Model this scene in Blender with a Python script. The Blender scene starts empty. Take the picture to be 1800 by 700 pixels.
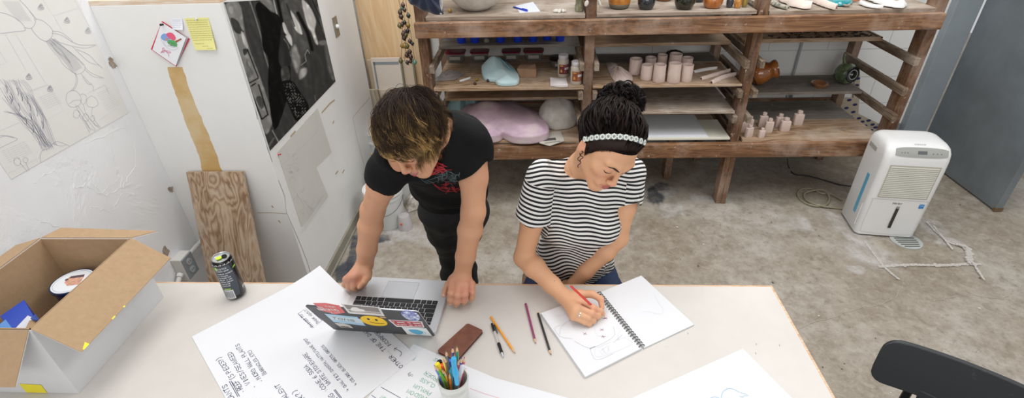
import bpy, math, random
import numpy as np
from mathutils import Vector, Matrix
random.seed(7); RS = np.random.RandomState(7)
SC = bpy.context.scene
COL = SC.collection
PI = math.pi
# ---------------------------------------------------------------- camera calibration
FPX = 897.0; CAMZ = 1.95
_p, _r, _y = [math.radians(a) for a in (32.7, -2.1, -3.6)]
def _rot():
    cz, sz = math.cos(_y), math.sin(_y)
    Rz = np.array([[cz, -sz, 0], [sz, cz, 0], [0, 0, 1]])
    cp, sp = math.cos(_p), math.sin(_p)
    Rc = np.array([[1, 0, 0], [0, -sp, -cp], [0, cp, -sp]])
    cr, sr = math.cos(_r), math.sin(_r)
    return np.array([[cr, -sr, 0], [sr, cr, 0], [0, 0, 1]]) @ Rc @ Rz
CR = _rot()
def ray(px, py): return CR.T @ np.array([(px - 900) / FPX, (py - 350) / FPX, 1.0])
def onz(px, py, z):
    d = ray(px, py); t = (z - CAMZ) / d[2]; return np.array([0, 0, CAMZ]) + t * d
def onx(px, py, x):
    d = ray(px, py); t = x / d[0]; return np.array([0, 0, CAMZ]) + t * d
def ony(px, py, y):
    d = ray(px, py); t = y / d[1]; return np.array([0, 0, CAMZ]) + t * d
def att(px, py, t): return np.array([0, 0, CAMZ]) + t * ray(px, py)
cam_d = bpy.data.cameras.new('camera'); cam = bpy.data.objects.new('camera', cam_d); COL.objects.link(cam)
cam_d.sensor_width = 36; cam_d.lens = FPX / 1800 * 36; cam_d.clip_start = .05
M = Matrix(((CR[0][0], -CR[1][0], -CR[2][0], 0), (CR[0][1], -CR[1][1], -CR[2][1], 0), (CR[0][2], -CR[1][2], -CR[2][2], CAMZ), (0, 0, 0, 1)))
cam.matrix_world = M
SC.camera = cam
# ---------------------------------------------------------------- materials
def lin(c):
    if isinstance(c, str):
        c = [int(c[i:i + 2], 16) / 255 for i in (0, 2, 4)]
    return tuple(((v / 12.92) if v <= .04045 else ((v + .055) / 1.055) ** 2.4) for v in c) + (1,)
_M = {}
class NT:
    def __init__(s, name):
        s.m = bpy.data.materials.new(name); s.m.use_nodes = True
        s.t = s.m.node_tree; s.n = s.t.nodes; s.b = s.n['Principled BSDF']; s._tc = None
    def node(s, typ, **kw):
        n = s.n.new(typ)
        for k, v in kw.items():
            if k in ('i',):
                for kk, vv in v.items(): n.inputs[kk].default_value = vv
            else: setattr(n, k, v)
        return n
    def link(s, a, b): s.t.links.new(a, b)
    def co(s, scale=(1, 1, 1), rot=(0, 0, 0), loc=(0, 0, 0)):
        if s._tc is None: s._tc = s.node('ShaderNodeTexCoord')
        m = s.node('ShaderNodeMapping'); m.inputs['Scale'].default_value = scale; m.inputs['Rotation'].default_value = rot; m.inputs['Location'].default_value = loc
        s.link(s._tc.outputs['Object'], m.inputs[0]); return m.outputs[0]
    def noise(s, vec, scale=5, detail=4, rough=.5, dist=0):
        n = s.node('ShaderNodeTexNoise', i={'Scale': scale, 'Detail': detail, 'Roughness': rough, 'Distortion': dist}); s.link(vec, n.inputs['Vector']); return n.outputs['Fac']
    def ramp(s, fac, stops, interp='LINEAR'):
        r = s.node('ShaderNodeValToRGB'); r.color_ramp.interpolation = interp
        e = r.color_ramp.elements
        while len(e) < len(stops): e.new(.5)
        for el, (p, c) in zip(e, stops):
            el.position = p; el.color = c if len(c) == 4 else (*c, 1)
        s.link(fac, r.inputs[0]); return r.outputs[0]
    def mix(s, fac, a, b, mode='MIX'):
        n = s.node('ShaderNodeMix', data_type='RGBA', blend_type=mode)
        for k, v in ((0, fac), (6, a), (7, b)):
            if isinstance(v, (int, float, tuple)): n.inputs[k].default_value = v
            else: s.link(v, n.inputs[k])
        return n.outputs[2]
    def math(s, op, a, b=None, c=None):
        n = s.node('ShaderNodeMath', operation=op)
        for k, v in enumerate((a, b, c)):
            if v is None: continue
            if isinstance(v, (int, float)): n.inputs[k].default_value = v
            else: s.link(v, n.inputs[k])
        return n.outputs[0]
    def col(s, v):
        if isinstance(v, tuple): s.b.inputs['Base Color'].default_value = v
        else: s.link(v, s.b.inputs['Base Color'])
    def bump(s, h, strength=.3, dist=.01, prev=None):
        b = s.node('ShaderNodeBump', i={'Strength': strength, 'Distance': dist}); s.link(h, b.inputs['Height'])
        if prev is not None: s.link(prev, b.inputs['Normal'])
        s.link(b.outputs[0], s.b.inputs['Normal']); return b.outputs[0]
    def setp(s, **kw):
        for k, v in kw.items(): s.b.inputs[k.replace('_', ' ')].default_value = v
        return s
def mat(name, c=None, rough=.6, metal=0, var=.0, vscale=8, bump=0, bscale=60, alpha=1, trans=0, coat=0, sheen=0, bdist=.002, spec=.5, sss=0):
    if name in _M: return _M[name]
    t = NT(name); base = lin(c)
    t.setp(Roughness=rough, Metallic=metal)
    t.b.inputs['Specular IOR Level'].default_value = spec
    if var:
        f = t.noise(t.co(), vscale, 6, .6)
        lo = tuple(v * (1 - var) for v in base[:3]) + (1,); hi = tuple(min(1, v * (1 + var * .6)) for v in base[:3]) + (1,)
        t.col(t.ramp(f, [(.3, lo), (.7, hi)]))
    else: t.col(base)
    if bump: t.bump(t.noise(t.co(), bscale, 5, .6), bump, bdist)
    if coat: t.setp(Coat_Weight=coat, Coat_Roughness=.06)
    if sheen: t.b.inputs['Sheen Weight'].default_value = sheen
    if trans: t.b.inputs['Transmission Weight'].default_value = trans
    if sss:
        t.b.inputs['Subsurface Weight'].default_value = sss; t.b.inputs['Subsurface Radius'].default_value = (.012, .005, .003); t.b.inputs['Subsurface Scale'].default_value = 1
    if alpha < 1: t.b.inputs['Alpha'].default_value = alpha
    _M[name] = t.m; return t.m
def wood(name, c0, c1, c2=None, axis=0, scale=1, grain=60, rough=.75, dirt=None, dirtamt=.45, bump=.25, rings=.6, dist=1.2, freq=9.0):
    if name in _M: return _M[name]
    t = NT(name); s = [grain * .6] * 3; s[axis] = grain * .03; s = tuple(v * scale for v in s)
    v = t.co(s)
    f1 = t.noise(v, 1.0, 5, .6, .4)
    s2 = [9 * scale] * 3; s2[axis] = .9 * scale
    f2 = t.noise(t.co(tuple(s2)), 1.2, 3, .55, dist)
    w = t.math('FRACT', t.math('MULTIPLY', f2, freq))
    w = t.math('ABSOLUTE', t.math('SUBTRACT', w, .5))
    f = t.math('ADD', t.math('MULTIPLY', f1, 1 - rings * .5), t.math('MULTIPLY', w, rings))
    col = t.ramp(f, [(.25, lin(c0)), (.5, lin(c1)), (.75, lin(c2 or c1))])
    if dirt:
        d = t.noise(t.co((3, 3, 3)), 1.3, 8, .65)
        fac = t.ramp(d, [(.62 - dirtamt * .5, (0, 0, 0)), (.75, (1, 1, 1))])
        col = t.mix(t.math('MULTIPLY', fac, .75), col, lin(dirt))
        k = t.noise(t.co((30, 30, 30)), 1.0, 4, .7)
        col = t.mix(t.math('MULTIPLY', t.ramp(k, [(.66, (0, 0, 0)), (.72, (1, 1, 1))]), .7), col, lin('d9cfc6'))
    t.col(col); t.setp(Roughness=rough); t.bump(f1, bump, .002)
    _M[name] = t.m; return t.m
def attrmat(name, attr='col', rough=.5, sss=0, bump=0, bscale=200, spec=.5, aniso=0, sheen=0):
    if name in _M: return _M[name]
    t = NT(name); a = t.node('ShaderNodeAttribute', attribute_name=attr); t.col(a.outputs['Color']); t.setp(Roughness=rough)
    t.b.inputs['Specular IOR Level'].default_value = spec
    if sss:
        t.b.inputs['Subsurface Weight'].default_value = sss; t.b.inputs['Subsurface Radius'].default_value = (.01, .004, .002); t.b.inputs['Subsurface Scale'].default_value = .6
    if bump: t.bump(t.noise(t.co(), bscale, 4, .6), bump, .001)
    if sheen: t.b.inputs['Sheen Weight'].default_value = sheen
    _M[name] = t.m; return t.m
# ---------------------------------------------------------------- mesh builder
def V3(*a): return np.array(a[0] if len(a) == 1 else a, float)
def unit(v): v = V3(v); return v / (np.linalg.norm(v) + 1e-12)
def frame(t, up=(0, 0, 1)):
    t = unit(t); up = V3(up)
    if abs(t @ unit(up)) > .98: up = V3(0, 1, 0) if abs(t[1]) < .9 else V3(1, 0, 0)
    x = unit(np.cross(up, t)); y = np.cross(t, x); return x, y, t
class MB:
    def __init__(s): s.v = []; s.f = []; s.mi = []; s.m = 0
    def add(s, vs, fs):
        o = len(s.v); s.v += [tuple(float(q) for q in p) for p in vs]; s.f += [tuple(i + o for i in f) for f in fs]; s.mi += [s.m] * len(fs); return s
    def box(s, lo, hi):
        (a, b, c), (d, e, f) = lo, hi
        vs = [(a, b, c), (d, b, c), (d, e, c), (a, e, c), (a, b, f), (d, b, f), (d, e, f), (a, e, f)]
        return s.add(vs, [(0, 3, 2, 1), (4, 5, 6, 7), (0, 1, 5, 4), (1, 2, 6, 5), (2, 3, 7, 6), (3, 0, 4, 7)])
    def obox(s, p, q, w, h, up=(0, 0, 1)):          # bar from p to q, width w (sideways), height h (along up)
        p, q = V3(p), V3(q); x, y, t = frame(q - p, up)
        vs = [c + x * sx * w / 2 + y * sy * h / 2 for c in (p, q) for sx, sy in ((-1, -1), (1, -1), (1, 1), (-1, 1))]
        return s.add(vs, [(0, 3, 2, 1), (4, 5, 6, 7), (0, 1, 5, 4), (1, 2, 6, 5), (2, 3, 7, 6), (3, 0, 4, 7)])
    def slab(s, poly, n, th):                        # poly: 3D points; extrude by n*th
        poly = [V3(p) for p in poly]; n = unit(n) * th; k = len(poly)
        vs = poly + [p + n for p in poly]
        nn = np.zeros(3)
        for i in range(k): nn += np.cross(poly[i], poly[(i + 1) % k])
        up = nn @ n > 0
        a = tuple(range(k)); b = tuple(range(k, 2 * k))
        fs = [a[::-1] if up else a, b if up else b[::-1]]
        for i in range(k):
            j = (i + 1) % k; q = (i, j, k + j, k + i); fs.append(q if up else q[::-1])
        return s.add(vs, fs)
    def tube(s, pts, r, n=8, cap=True, flat=None):
        pts = [V3(p) for p in pts]; k = len(pts)
        rs = [r] * k if isinstance(r, (int, float)) else list(r)
        vs = []; x = None
        for i, p in enumerate(pts):
            t = unit(pts[min(i + 1, k - 1)] - pts[max(i - 1, 0)])
            if x is None: x, y, _ = frame(t, flat if flat is not None else (0, 0, 1))
            else:
                x = unit(x - t * (x @ t)); y = np.cross(t, x)
            for j in range(n):
                a = 2 * PI * j / n; vs.append(p + (x * math.cos(a) + y * math.sin(a)) * rs[i])
        fs = []
        for i in range(k - 1):
            for j in range(n):
                a = i * n + j; b = i * n + (j + 1) % n; fs.append((a, b, b + n, a + n))
        if cap: fs += [tuple(range(n))[::-1], tuple(range((k - 1) * n, k * n))]
        return s.add(vs, fs)
    def lathe(s, prof, c=(0, 0, 0), n=32, axis=(0, 0, 1), cap=(True, True), wob=0, seed=0, wk=7, sq=None):
        x, y, t = frame(axis); c = V3(c); vs = []; R_ = np.random.RandomState(seed); ph = R_.rand(8) * 6.28
        for i, (r, z) in enumerate(prof):
            for j in range(n):
                a = 2 * PI * j / n; rr = r
                if wob: rr = r * (1 + wob * (math.sin(3 * a + ph[0] + z * 20) * .5 + math.sin(wk * a + ph[1] + z * 55) * .5 + math.sin(2 * a + ph[2]) * .4))
                sx, sy = (1, 1) if sq is None else sq
                vs.append(c + x * math.cos(a) * rr * sx + y * math.sin(a) * rr * sy + t * z)
        fs = []; k = len(prof)
        for i in range(k - 1):
            for j in range(n):
                a = i * n + j; b = i * n + (j + 1) % n; fs.append((a, b, b + n, a + n))
        if cap[0]: fs.append(tuple(range(n))[::-1])
        if cap[1]: fs.append(tuple(range((k - 1) * n, k * n)))
        return s.add(vs, fs)
    def grid(s, P):                                  # P: array (a,b,3)
        a, b = P.shape[:2]; o = P.reshape(-1, 3)
        fs = [(i * b + j, i * b + j + 1, (i + 1) * b + j + 1, (i + 1) * b + j) for i in range(a - 1) for j in range(b - 1)]
        return s.add(o, fs)
    def sheet(s, P, th, n=(0, 0, 1)):                # thick grid
        a, b = P.shape[:2]; n = unit(n) * th
        vs = np.concatenate([P.reshape(-1, 3), (P - n).reshape(-1, 3)]); o = a * b
        g = lambda i, j: i * b + j
        fs = []
        for i in range(a - 1):
            for j in range(b - 1):
                q = (g(i, j), g(i, j + 1), g(i + 1, j + 1), g(i + 1, j)); fs.append(q); fs.append(tuple(v + o for v in q[::-1]))
        ring = [g(0, j) for j in range(b)] + [g(i, b - 1) for i in range(1, a)] + [g(a - 1, j) for j in range(b - 2, -1, -1)] + [g(i, 0) for i in range(a - 2, 0, -1)]
        for i in range(len(ring)):
            u, w = ring[i], ring[(i + 1) % len(ring)]; fs.append((w, u, u + o, w + o))
        return s.add(vs, fs)
    def ball(s, c, r, n=12, m=8, R=None):
        r = V3((r, r, r)) if isinstance(r, (int, float)) else V3(r); c = V3(c); R = np.eye(3) if R is None else R
        vs = [c + R @ V3(0, 0, -r[2])]
        for i in range(1, m):
            ph = -PI / 2 + PI * i / m
            for j in range(n):
                a = 2 * PI * j / n; vs.append(c + R @ V3(r[0] * math.cos(ph) * math.cos(a), r[1] * math.cos(ph) * math.sin(a), r[2] * math.sin(ph)))
        vs.append(c + R @ V3(0, 0, r[2])); fs = []
        for j in range(n): fs.append((0, 1 + (j + 1) % n, 1 + j))
        for i in range(m - 2):
            for j in range(n):
                a = 1 + i * n + j; b = 1 + i * n + (j + 1) % n; fs.append((a, b, b + n, a + n))
        L = len(vs) - 1; q = 1 + (m - 2) * n
        for j in range(n): fs.append((q + j, q + (j + 1) % n, L))
        return s.add(vs, fs)
    def build(s, name, mats, parent=None, smooth=True, bevel=0, seg=2, sub=0, angle=40, loc=None, mw=None):
        P = np.array(s.v, float).reshape(-1, 3)
        if parent is not None: inv = np.array(parent.matrix_world.inverted()); off = None
        if parent is None:
            if loc is None:
                lo, hi = P.min(0), P.max(0); loc = ((lo[0] + hi[0]) / 2, (lo[1] + hi[1]) / 2, lo[2])
            P = P - V3(loc)
        else:
            l2 = parent.get('_w', None); pl = V3(l2) if l2 is not None else V3(0, 0, 0)
            P = P - pl
        me = bpy.data.meshes.new(name); me.from_pydata([tuple(p) for p in P], [], s.f)
        mats = mats if isinstance(mats, (list, tuple)) else [mats]
        for m in mats: me.materials.append(m)
        if len(mats) > 1: me.polygons.foreach_set('material_index', s.mi)
        return link(name, me, parent, loc, smooth, bevel, seg, sub, angle)
def link(name, me, parent, loc, smooth=True, bevel=0, seg=2, sub=0, angle=40):
    me.validate()
    o = bpy.data.objects.new(name, me); COL.objects.link(o)
    if parent is None:
        o.location = tuple(float(q) for q in loc) if loc is not None else (0, 0, 0)
        o['_w'] = [float(q) for q in o.location]
    else:
        o.parent = parent; o['_w'] = [float(q) for q in parent['_w']]
    if smooth:
        me.polygons.foreach_set('use_smooth', [True] * len(me.polygons))
        if angle < 180:
            try: me.set_sharp_from_angle(angle=math.radians(angle))
            except Exception: pass
    if bevel:
        b = o.modifiers.new('bevel', 'BEVEL'); b.width = bevel; b.segments = seg; b.limit_method = 'ANGLE'; b.angle_limit = math.radians(35)
    if sub:
        b = o.modifiers.new('sub', 'SUBSURF'); b.levels = sub; b.render_levels = sub
    return o
def thing(name, label, cat, loc, group=None):
    o = bpy.data.objects.new(name, None); COL.objects.link(o); o.empty_display_size = .05
    o.location = tuple(float(q) for q in loc); o['_w'] = [float(q) for q in loc]
    o['label'] = label; o['category'] = cat
    if group: o['group'] = group
    return o
def tag(o, label, cat, group=None, kind=None):
    o['label'] = label; o['category'] = cat
    if group: o['group'] = group
    if kind: o['kind'] = kind
    return o
def struct(o, label, cat=None):
    o['kind'] = 'structure'; o['label'] = label; o['category'] = cat or o.name.split('_')[0]; return o
def dup(root, loc, rot=None, scale=None, label=None):
    r = root.copy(); COL.objects.link(r); r.location = tuple(float(q) for q in loc)
    if rot is not None: r.rotation_euler = rot
    if scale is not None: r.scale = scale if isinstance(scale, (tuple, list)) else (scale,) * 3
    if label: r['label'] = label
    for ch in list(root.children):
        c = ch.copy(); COL.objects.link(c); c.parent = r
        for g in list(ch.children):
            d = g.copy(); COL.objects.link(d); d.parent = c
    return r
def setcol(o, cols, name='col'):
    a = o.data.color_attributes.new(name, 'FLOAT_COLOR', 'POINT'); a.data.foreach_set('color', np.asarray(cols, np.float32).reshape(-1))
# ---------------------------------------------------------------- handwriting
G = {'A': '0,0 2,6 4,0|1,2 3,2', 'B': '0,0 0,6 3,5.5 3,3.5 0,3|3,3.5 4,1.5 3,0 0,0', 'C': '4,5 2,6 0,4 0,2 2,0 4,1', 'D': '0,0 0,6 3,5 4,3 3,1 0,0', 'E': '4,6 0,6 0,0 4,0|0,3 3,3', 'F': '0,0 0,6 4,6|0,3 3,3',
     'G': '4,5 2,6 0,4 0,2 2,0 4,1 4,3 2.3,3', 'H': '0,0 0,6|4,0 4,6|0,3 4,3', 'I': '2,0 2,6', 'J': '4,6 4,1 2,0 0,1.5', 'K': '0,0 0,6|4,6 0,2.6|1,3.4 4,0', 'L': '0,6 0,0 4,0', 'M': '0,0 .5,6 2,2 3.5,6 4,0', 'N': '0,0 0,6 4,0 4,6',
     'O': '2,6 .5,5 0,3 .5,1 2,0 3.5,1 4,3 3.5,5 2,6', 'P': '0,0 0,6 3,6 4,4.5 3,3 0,3', 'Q': '2,6 .5,5 0,3 .5,1 2,0 3.5,1 4,3 3.5,5 2,6|2.5,1.5 4,-.5', 'R': '0,0 0,6 3,6 4,4.5 3,3 0,3|1.5,3 4,0', 'S': '4,5 2,6 0,5 .5,3.5 3.5,2.5 4,1 2,0 0,1',
     'T': '2,0 2,6|0,6 4,6', 'U': '0,6 0,1.5 2,0 4,1.5 4,6', 'V': '0,6 2,0 4,6', 'W': '0,6 1,0 2,4 3,0 4,6', 'X': '0,0 4,6|0,6 4,0', 'Y': '0,6 2,3 4,6|2,3 2,0', 'Z': '0,6 4,6 0,0 4,0', '5': '4,6 .5,6 .3,3.5 3,3.8 4,2 3,.3 0,.3',
     '6': '3.5,6 1,4 0,2 1.5,0 3.5,.8 3.5,2.6 1.5,3.3 .3,2', '(': '3,7 1.5,5 1.5,1.5 3,-1', ')': '1,7 2.5,5 2.5,1.5 1,-1', '?': '.5,5 2,6 3.5,5 3.3,3.8 2,3 2,1.7|2,.3 2,0', '/': '.5,-.5 3.5,6.5', ',': '1.5,.6 1,-.8', '.': '1.6,0 1.9,.3',
     ':': '2,.8 2,1.1|2,3.6 2,3.9', '-': '1,3 3,3', '>': '0,6 0,2.5 3.4,2.5|2.2,4 3.6,2.5 2.2,1', '*': '1.8,2.5 2.2,2.9', '&': '4,0 .8,4.6 2,6 3,4.8 0,1.6 1.2,0 4,2.6',
     'a': '3.5,3.6 1,4 0,2 1,0 3.5,1.2|3.5,4 3.6,0', 'e': '0,2 3.5,2.4 2.6,4 .6,3.4 0,1.6 1.4,0 3.6,.8', 'i': '2,0 2,4|2,5.3 2,5.6', 'r': '.5,0 .5,4|.5,2.6 1.8,4 3.4,3.6', 'l': '2,6 2,0'}
def glyphs(text, h, o, u, w, spacing=1.0, jit=.0, rnd=None, aspect=1.0):
    """polylines of a hand-drawn line of text; o origin, u reading direction, w up direction (unit 3D), h cap height"""
    rnd = rnd or random; u, w, o = unit(u), unit(w), V3(o); s = h / 6; x = 0; out = []
    for ch in text:
        if ch == ' ': x += 4.2 * spacing; continue
        g = G.get(ch)
        if g is None: g = G.get(ch.upper(), '')
        if g.startswith('0006'): g = g.split(' ', 1)[1]
        jx, jy, js = [rnd.uniform(-jit, jit) for _ in range(3)]
        for st in g.split('|'):
            if not st: continue
            pl = []
            for p in st.split():
                a, b = [float(q) for q in p.split(',')]
                a += rnd.uniform(-jit, jit) * .5; b += rnd.uniform(-jit, jit) * .5
                pl.append(o + u * (x + (a + jx + b * js * .12) * aspect) * s + w * (b + jy) * s)
            out.append(pl)
        x += (2.6 if ch in 'Iil.,:*' else 5.4) * spacing * aspect
    return out, x * s
def ribbon(mb, pl, width, n, lift=0.0004):
    """flat pen stroke following polyline pl on a surface with normal n"""
    n = unit(n); pl = [V3(p) + n * lift for p in pl]; L = []; k = len(pl)
    if k < 2: return
    for i in range(k):
        a = pl[max(i - 1, 0)]; b = pl[min(i + 1, k - 1)]; t = unit(b - a); sd = np.cross(n, t) * width / 2
        e = -t * width * .35 if i == 0 else (t * width * .35 if i == k - 1 else 0)
        L.append((pl[i] + e - sd, pl[i] + e + sd))
    vs = [p for q in L for p in q]
    mb.add(vs, [(2 * i, 2 * i + 2, 2 * i + 3, 2 * i + 1) for i in range(k - 1)])
def write(mb, text, h, o, u, w, width, n, **kw):
    gl, L = glyphs(text, h, o, u, w, **kw)
    for pl in gl: ribbon(mb, pl, width, n)
    return L
def smooth_line(pts, k=6, closed=False):
    pts = [V3(p) for p in pts]; out = []; n = len(pts)
    for i in range(n if closed else n - 1):
        if closed: p0, p1, p2, p3 = pts[(i - 1) % n], pts[i], pts[(i + 1) % n], pts[(i + 2) % n]
        else: p0, p1, p2, p3 = pts[max(i - 1, 0)], pts[i], pts[i + 1], pts[min(i + 2, n - 1)]
        for j in range(k):
            t = j / k
            out.append(.5 * ((2 * p1) + (-p0 + p2) * t + (2 * p0 - 5 * p1 + 4 * p2 - p3) * t * t + (-p0 + 3 * p1 - 3 * p2 + p3) * t ** 3))
    if not closed: out.append(pts[-1])
    return out
def poly_sdf(P, V):
    d = np.full(len(P), 9.0); ins = np.zeros(len(P), bool); n = len(V)
    for i in range(n):
        a, b = V[i], V[(i + 1) % n]; e = b - a; w = P - a; t = np.clip((w @ e) / (e @ e), 0, 1); d = np.minimum(d, np.linalg.norm(w - t[:, None] * e, axis=1))
        c = ((a[1] <= P[:, 1]) & (b[1] > P[:, 1])) | ((b[1] <= P[:, 1]) & (a[1] > P[:, 1])); ins ^= c & (P[:, 0] < a[0] + (P[:, 1] - a[1]) * e[0] / (e[1] if abs(e[1]) > 1e-9 else 1e-9))
    return np.where(ins, -d, d)
# ================================================================= SETTING
XW = -1.74; YB = 3.72; CX = -1.22; CY0 = 2.0; CY1 = 3.48; CTOP = 1.56
TZ = .75; TF = 1.322; TR = .782; TL = XW + .02; TN = .12
# --- floor: worn sealed concrete
t = NT('worn_concrete'); v = t.co()
n1 = t.noise(v, 1.1, 9, .62, .3); n2 = t.noise(v, 9, 8, .7); n3 = t.noise(v, 70, 3, .7); n4 = t.noise(t.co(loc=(4, 9, 0)), .8, 7, .6, .8)
c = t.ramp(n1, [(.28, lin('786d5e')), (.42, lin('9d9384')), (.55, lin('aca498')), (.72, lin('c0bab2'))])
c = t.mix(t.math('MULTIPLY', t.ramp(n2, [(.35, (1, 1, 1)), (.6, (0, 0, 0))]), .55), c, lin('786b5a'))
c = t.mix(t.math('MULTIPLY', t.ramp(n4, [(.55, (0, 0, 0)), (.64, (1, 1, 1))]), .45), c, lin('c9c5bf'))
c = t.mix(t.math('MULTIPLY', t.ramp(n3, [(.60, (0, 0, 0)), (.7, (1, 1, 1))]), .5), c, lin('675a4b'))
n5 = t.noise(t.co((1, 1, 1), (0, 0, .6)), 26, 9, .75, .6); c = t.mix(t.math('MULTIPLY', t.ramp(n5, [(.52, (0, 0, 0)), (.62, (1, 1, 1))]), .38), c, lin('bdb6ab')); c = t.mix(t.math('MULTIPLY', t.ramp(n5, [(.36, (1, 1, 1)), (.46, (0, 0, 0))]), .45), c, lin('6d6152'))
t.col(c); t.setp(Roughness=.45); t.link(t.ramp(n2, [(.3, (.32, .32, .32)), (.7, (.6, .6, .6))]), t.b.inputs['Roughness']); t.bump(n2, .25, .004)
mb = MB(); mb.box((-2.2, -3, -.1), (6, 7, 0)); fl = mb.build('floor', t.m, smooth=False, loc=(0, 0, 0)); struct(fl, 'worn mottled grey brown concrete floor', 'floor')
# plaster and slip marks on the concrete: thin skins with shapes of their own
def blob_poly(c, rx, ry, rot, n=40, amp=.25, seed=0):
    R_ = np.random.RandomState(seed); ph = R_.rand(6) * 6.28; out = []
    for i in range(n):
        a = 2 * PI * i / n; k = 1 + amp * (math.sin(2 * a + ph[0]) * .4 + math.sin(3 * a + ph[1]) * .4 + math.sin(5 * a + ph[2]) * .3 + math.sin(9 * a + ph[3]) * .25 + math.sin(14 * a + ph[4]) * .15)
        x, y = rx * k * math.cos(a), ry * k * math.sin(a)
        out.append((c[0] + x * math.cos(rot) - y * math.sin(rot), c[1] + x * math.sin(rot) + y * math.cos(rot)))
    return out
def patchmat(name, c, thr=.5, sc=14, soft=.1, fade=1.0):
    t = NT(name); t.col(lin(c)); t.setp(Roughness=.8); f = t.noise(t.co(), sc, 9, .75); at_ = t.node('ShaderNodeAttribute', attribute_name='fade'); g_ = t.math('MULTIPLY_ADD', at_.outputs['Fac'], .42, -.42)
    a = t.ramp(t.math('ADD', f, g_), [(thr - soft, (0, 0, 0)), (thr + soft, (fade,) * 3)]); t.link(a, t.b.inputs['Alpha']); return t.m
def fading(name, m, shapes, par, z0=.0012):
    """worn marks on the floor; each shape is (centre ring at 55 percent, outer ring) with an attribute that thins the mark out to its rim"""
    mb = MB(); fd = []
    for i, (c, ring) in enumerate(shapes):
        k = len(ring); z = z0 + i * .00012; c = V3(c[0], c[1], z); inner = [c + (V3(p[0], p[1], z) - c) * .5 for p in ring]; mb.add([c] + inner + [V3(p[0], p[1], z) for p in ring], [(0, 1 + j, 1 + (j + 1) % k) for j in range(k)] + [(1 + j, 1 + k + j, 1 + k + (j + 1) % k, 1 + (j + 1) % k) for j in range(k)]); fd += [1.0] * (1 + k) + [0.0] * k
    o = mb.build(name, m, par, smooth=False); a = o.data.attributes.new('fade', 'FLOAT', 'POINT'); a.data.foreach_set('value', fd); return o
def band(pl, w, seed=0):
    R_ = np.random.RandomState(seed); P_ = smooth_line([onz(a, b, 0) for a, b in pl], 7); out = []
    for i in range(len(P_) - 1):
        c = (P_[i] + P_[i + 1]) / 2; d = P_[i + 1] - P_[i]; out.append((c, blob_poly(c, np.linalg.norm(d) * .9 + .006, w * (.55 + .45 * R_.rand()), math.atan2(d[1], d[0]), 14, .3, seed + i)))
    return out
WH = patchmat('white_plaster_residue', 'd6d3ce', .46, 9, .16, .62); WH2 = patchmat('white_floor_line', 'cfcac3', .30, 30, .14, .75); BL = patchmat('blue_grey_stain', '434a55', .46, 9, .12, .75)
fading('dried_plaster_marks', WH, [(onz(px, py, 0), blob_poly(onz(px, py, 0), rx * 1.3, ry * 1.3, ro, seed=i)) for i, (px, py, rx, ry, ro) in enumerate([(720, 405, .22, .13, .1), (770, 425, .2, .1, -.2), (690, 415, .15, .1, 0), (1150, 335, .2, .12, .3), (1180, 370, .12, .1, .3), (1000, 330, .25, .1, 0), (1490, 400, .12, .2, .2), (1525, 445, .12, .2, .5), (1405, 395, .1, .1, 0), (1665, 425, .09, .05, 0), (1505, 474, .07, .04, 0), (690, 380, .12, .14, 0), (1250, 350, .14, .06, 0), (1640, 400, .1, .12, 0)])], fl)
ls = []
for i, (pl, w) in enumerate([(((1520, 425), (1552, 468), (1580, 492)), .011), (((1545, 470), (1600, 467), (1650, 468), (1700, 466), (1722, 466)), .020), (((1628, 392), (1662, 425), (1690, 436), (1704, 452), (1710, 466), (1728, 494)), .013), (((1640, 400), (1672, 440)), .010), (((1680, 432), (1700, 440), (1702, 466)), .024), (((1440, 470), (1500, 545)), .0)]):
    if w: ls += band(pl, w, i * 50)
fading('plaster_lines', WH2, ls, fl, .003)
mb = MB(); R_ = np.random.RandomState(3)
for pl, w in [(((1380, 585), (1500, 545), (1560, 530), (1590, 500)), .0016), (((1640, 530), (1700, 518), (1760, 524), (1800, 500)), .002), (((1660, 455), (1700, 445), (1760, 480)), .0014), (((1220, 372), (1300, 392), (1420, 400)), .0012)]:
    ribbon(mb, [p + V3(*(R_.randn(2) * .004), 0) for p in smooth_line([onz(a, b, .0028) for a, b in pl], 12)], w, (0, 0, 1))
mb.build('hairline_cracks', mat('crack_pale', 'bdb5a8', .9), fl, smooth=False)
mb = MB()
for k in range(60):
    c = onz(R_.uniform(1000, 1800), R_.uniform(290, 700), 0); mb.m = int(R_.rand() < .35); r_ = .0018 + .004 * R_.rand() ** 2; q_ = blob_poly(c, r_ * 1.4, r_, R_.rand() * 3, 9, .3, k); mb.add([(x, y, .0032) for x, y in q_], [tuple(range(9))])
mb.build('paint_specks', [mat('speck_dark', '5f5548', .9), mat('speck_pale', 'cfcac2', .9)], fl, smooth=False)
fading('blue_grey_stains', BL, [(onz(px, py, 0), blob_poly(onz(px, py, 0), rx * 1.3, ry * 1.3, ro, seed=i + 30)) for i, (px, py, rx, ry, ro) in enumerate([(622, 452, .05, .25, .2), (604, 478, .06, .12, 0), (672, 420, .07, .05, 0), (1150, 345, .06, .15, 0), (1160, 330, .1, .07, .3)])], fl, .0055)
# floor drain below the dehumidifier
dc = onz(1592, 424, 0); mb = MB(); mb.lathe([(.085, 0), (.085, .006), (.075, .007)], dc, 32, cap=(True, True))
for k in range(-3, 4): mb.m = 1; mb.box((dc[0] - .06 * math.cos(k * .25), dc[1] + k * .02 - .004, .007), (dc[0] + .06 * math.cos(k * .25), dc[1] + k * .02 + .004, .0075))
tag(mb.build('floor_drain', [mat('drain_metal', 'aeb2ad', .6, 0, .2), mat('drain_slot', '3a3d3a', .8)], smooth=False), 'round slotted floor drain cover beside the base of the white dehumidifier', 'drain')
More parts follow.
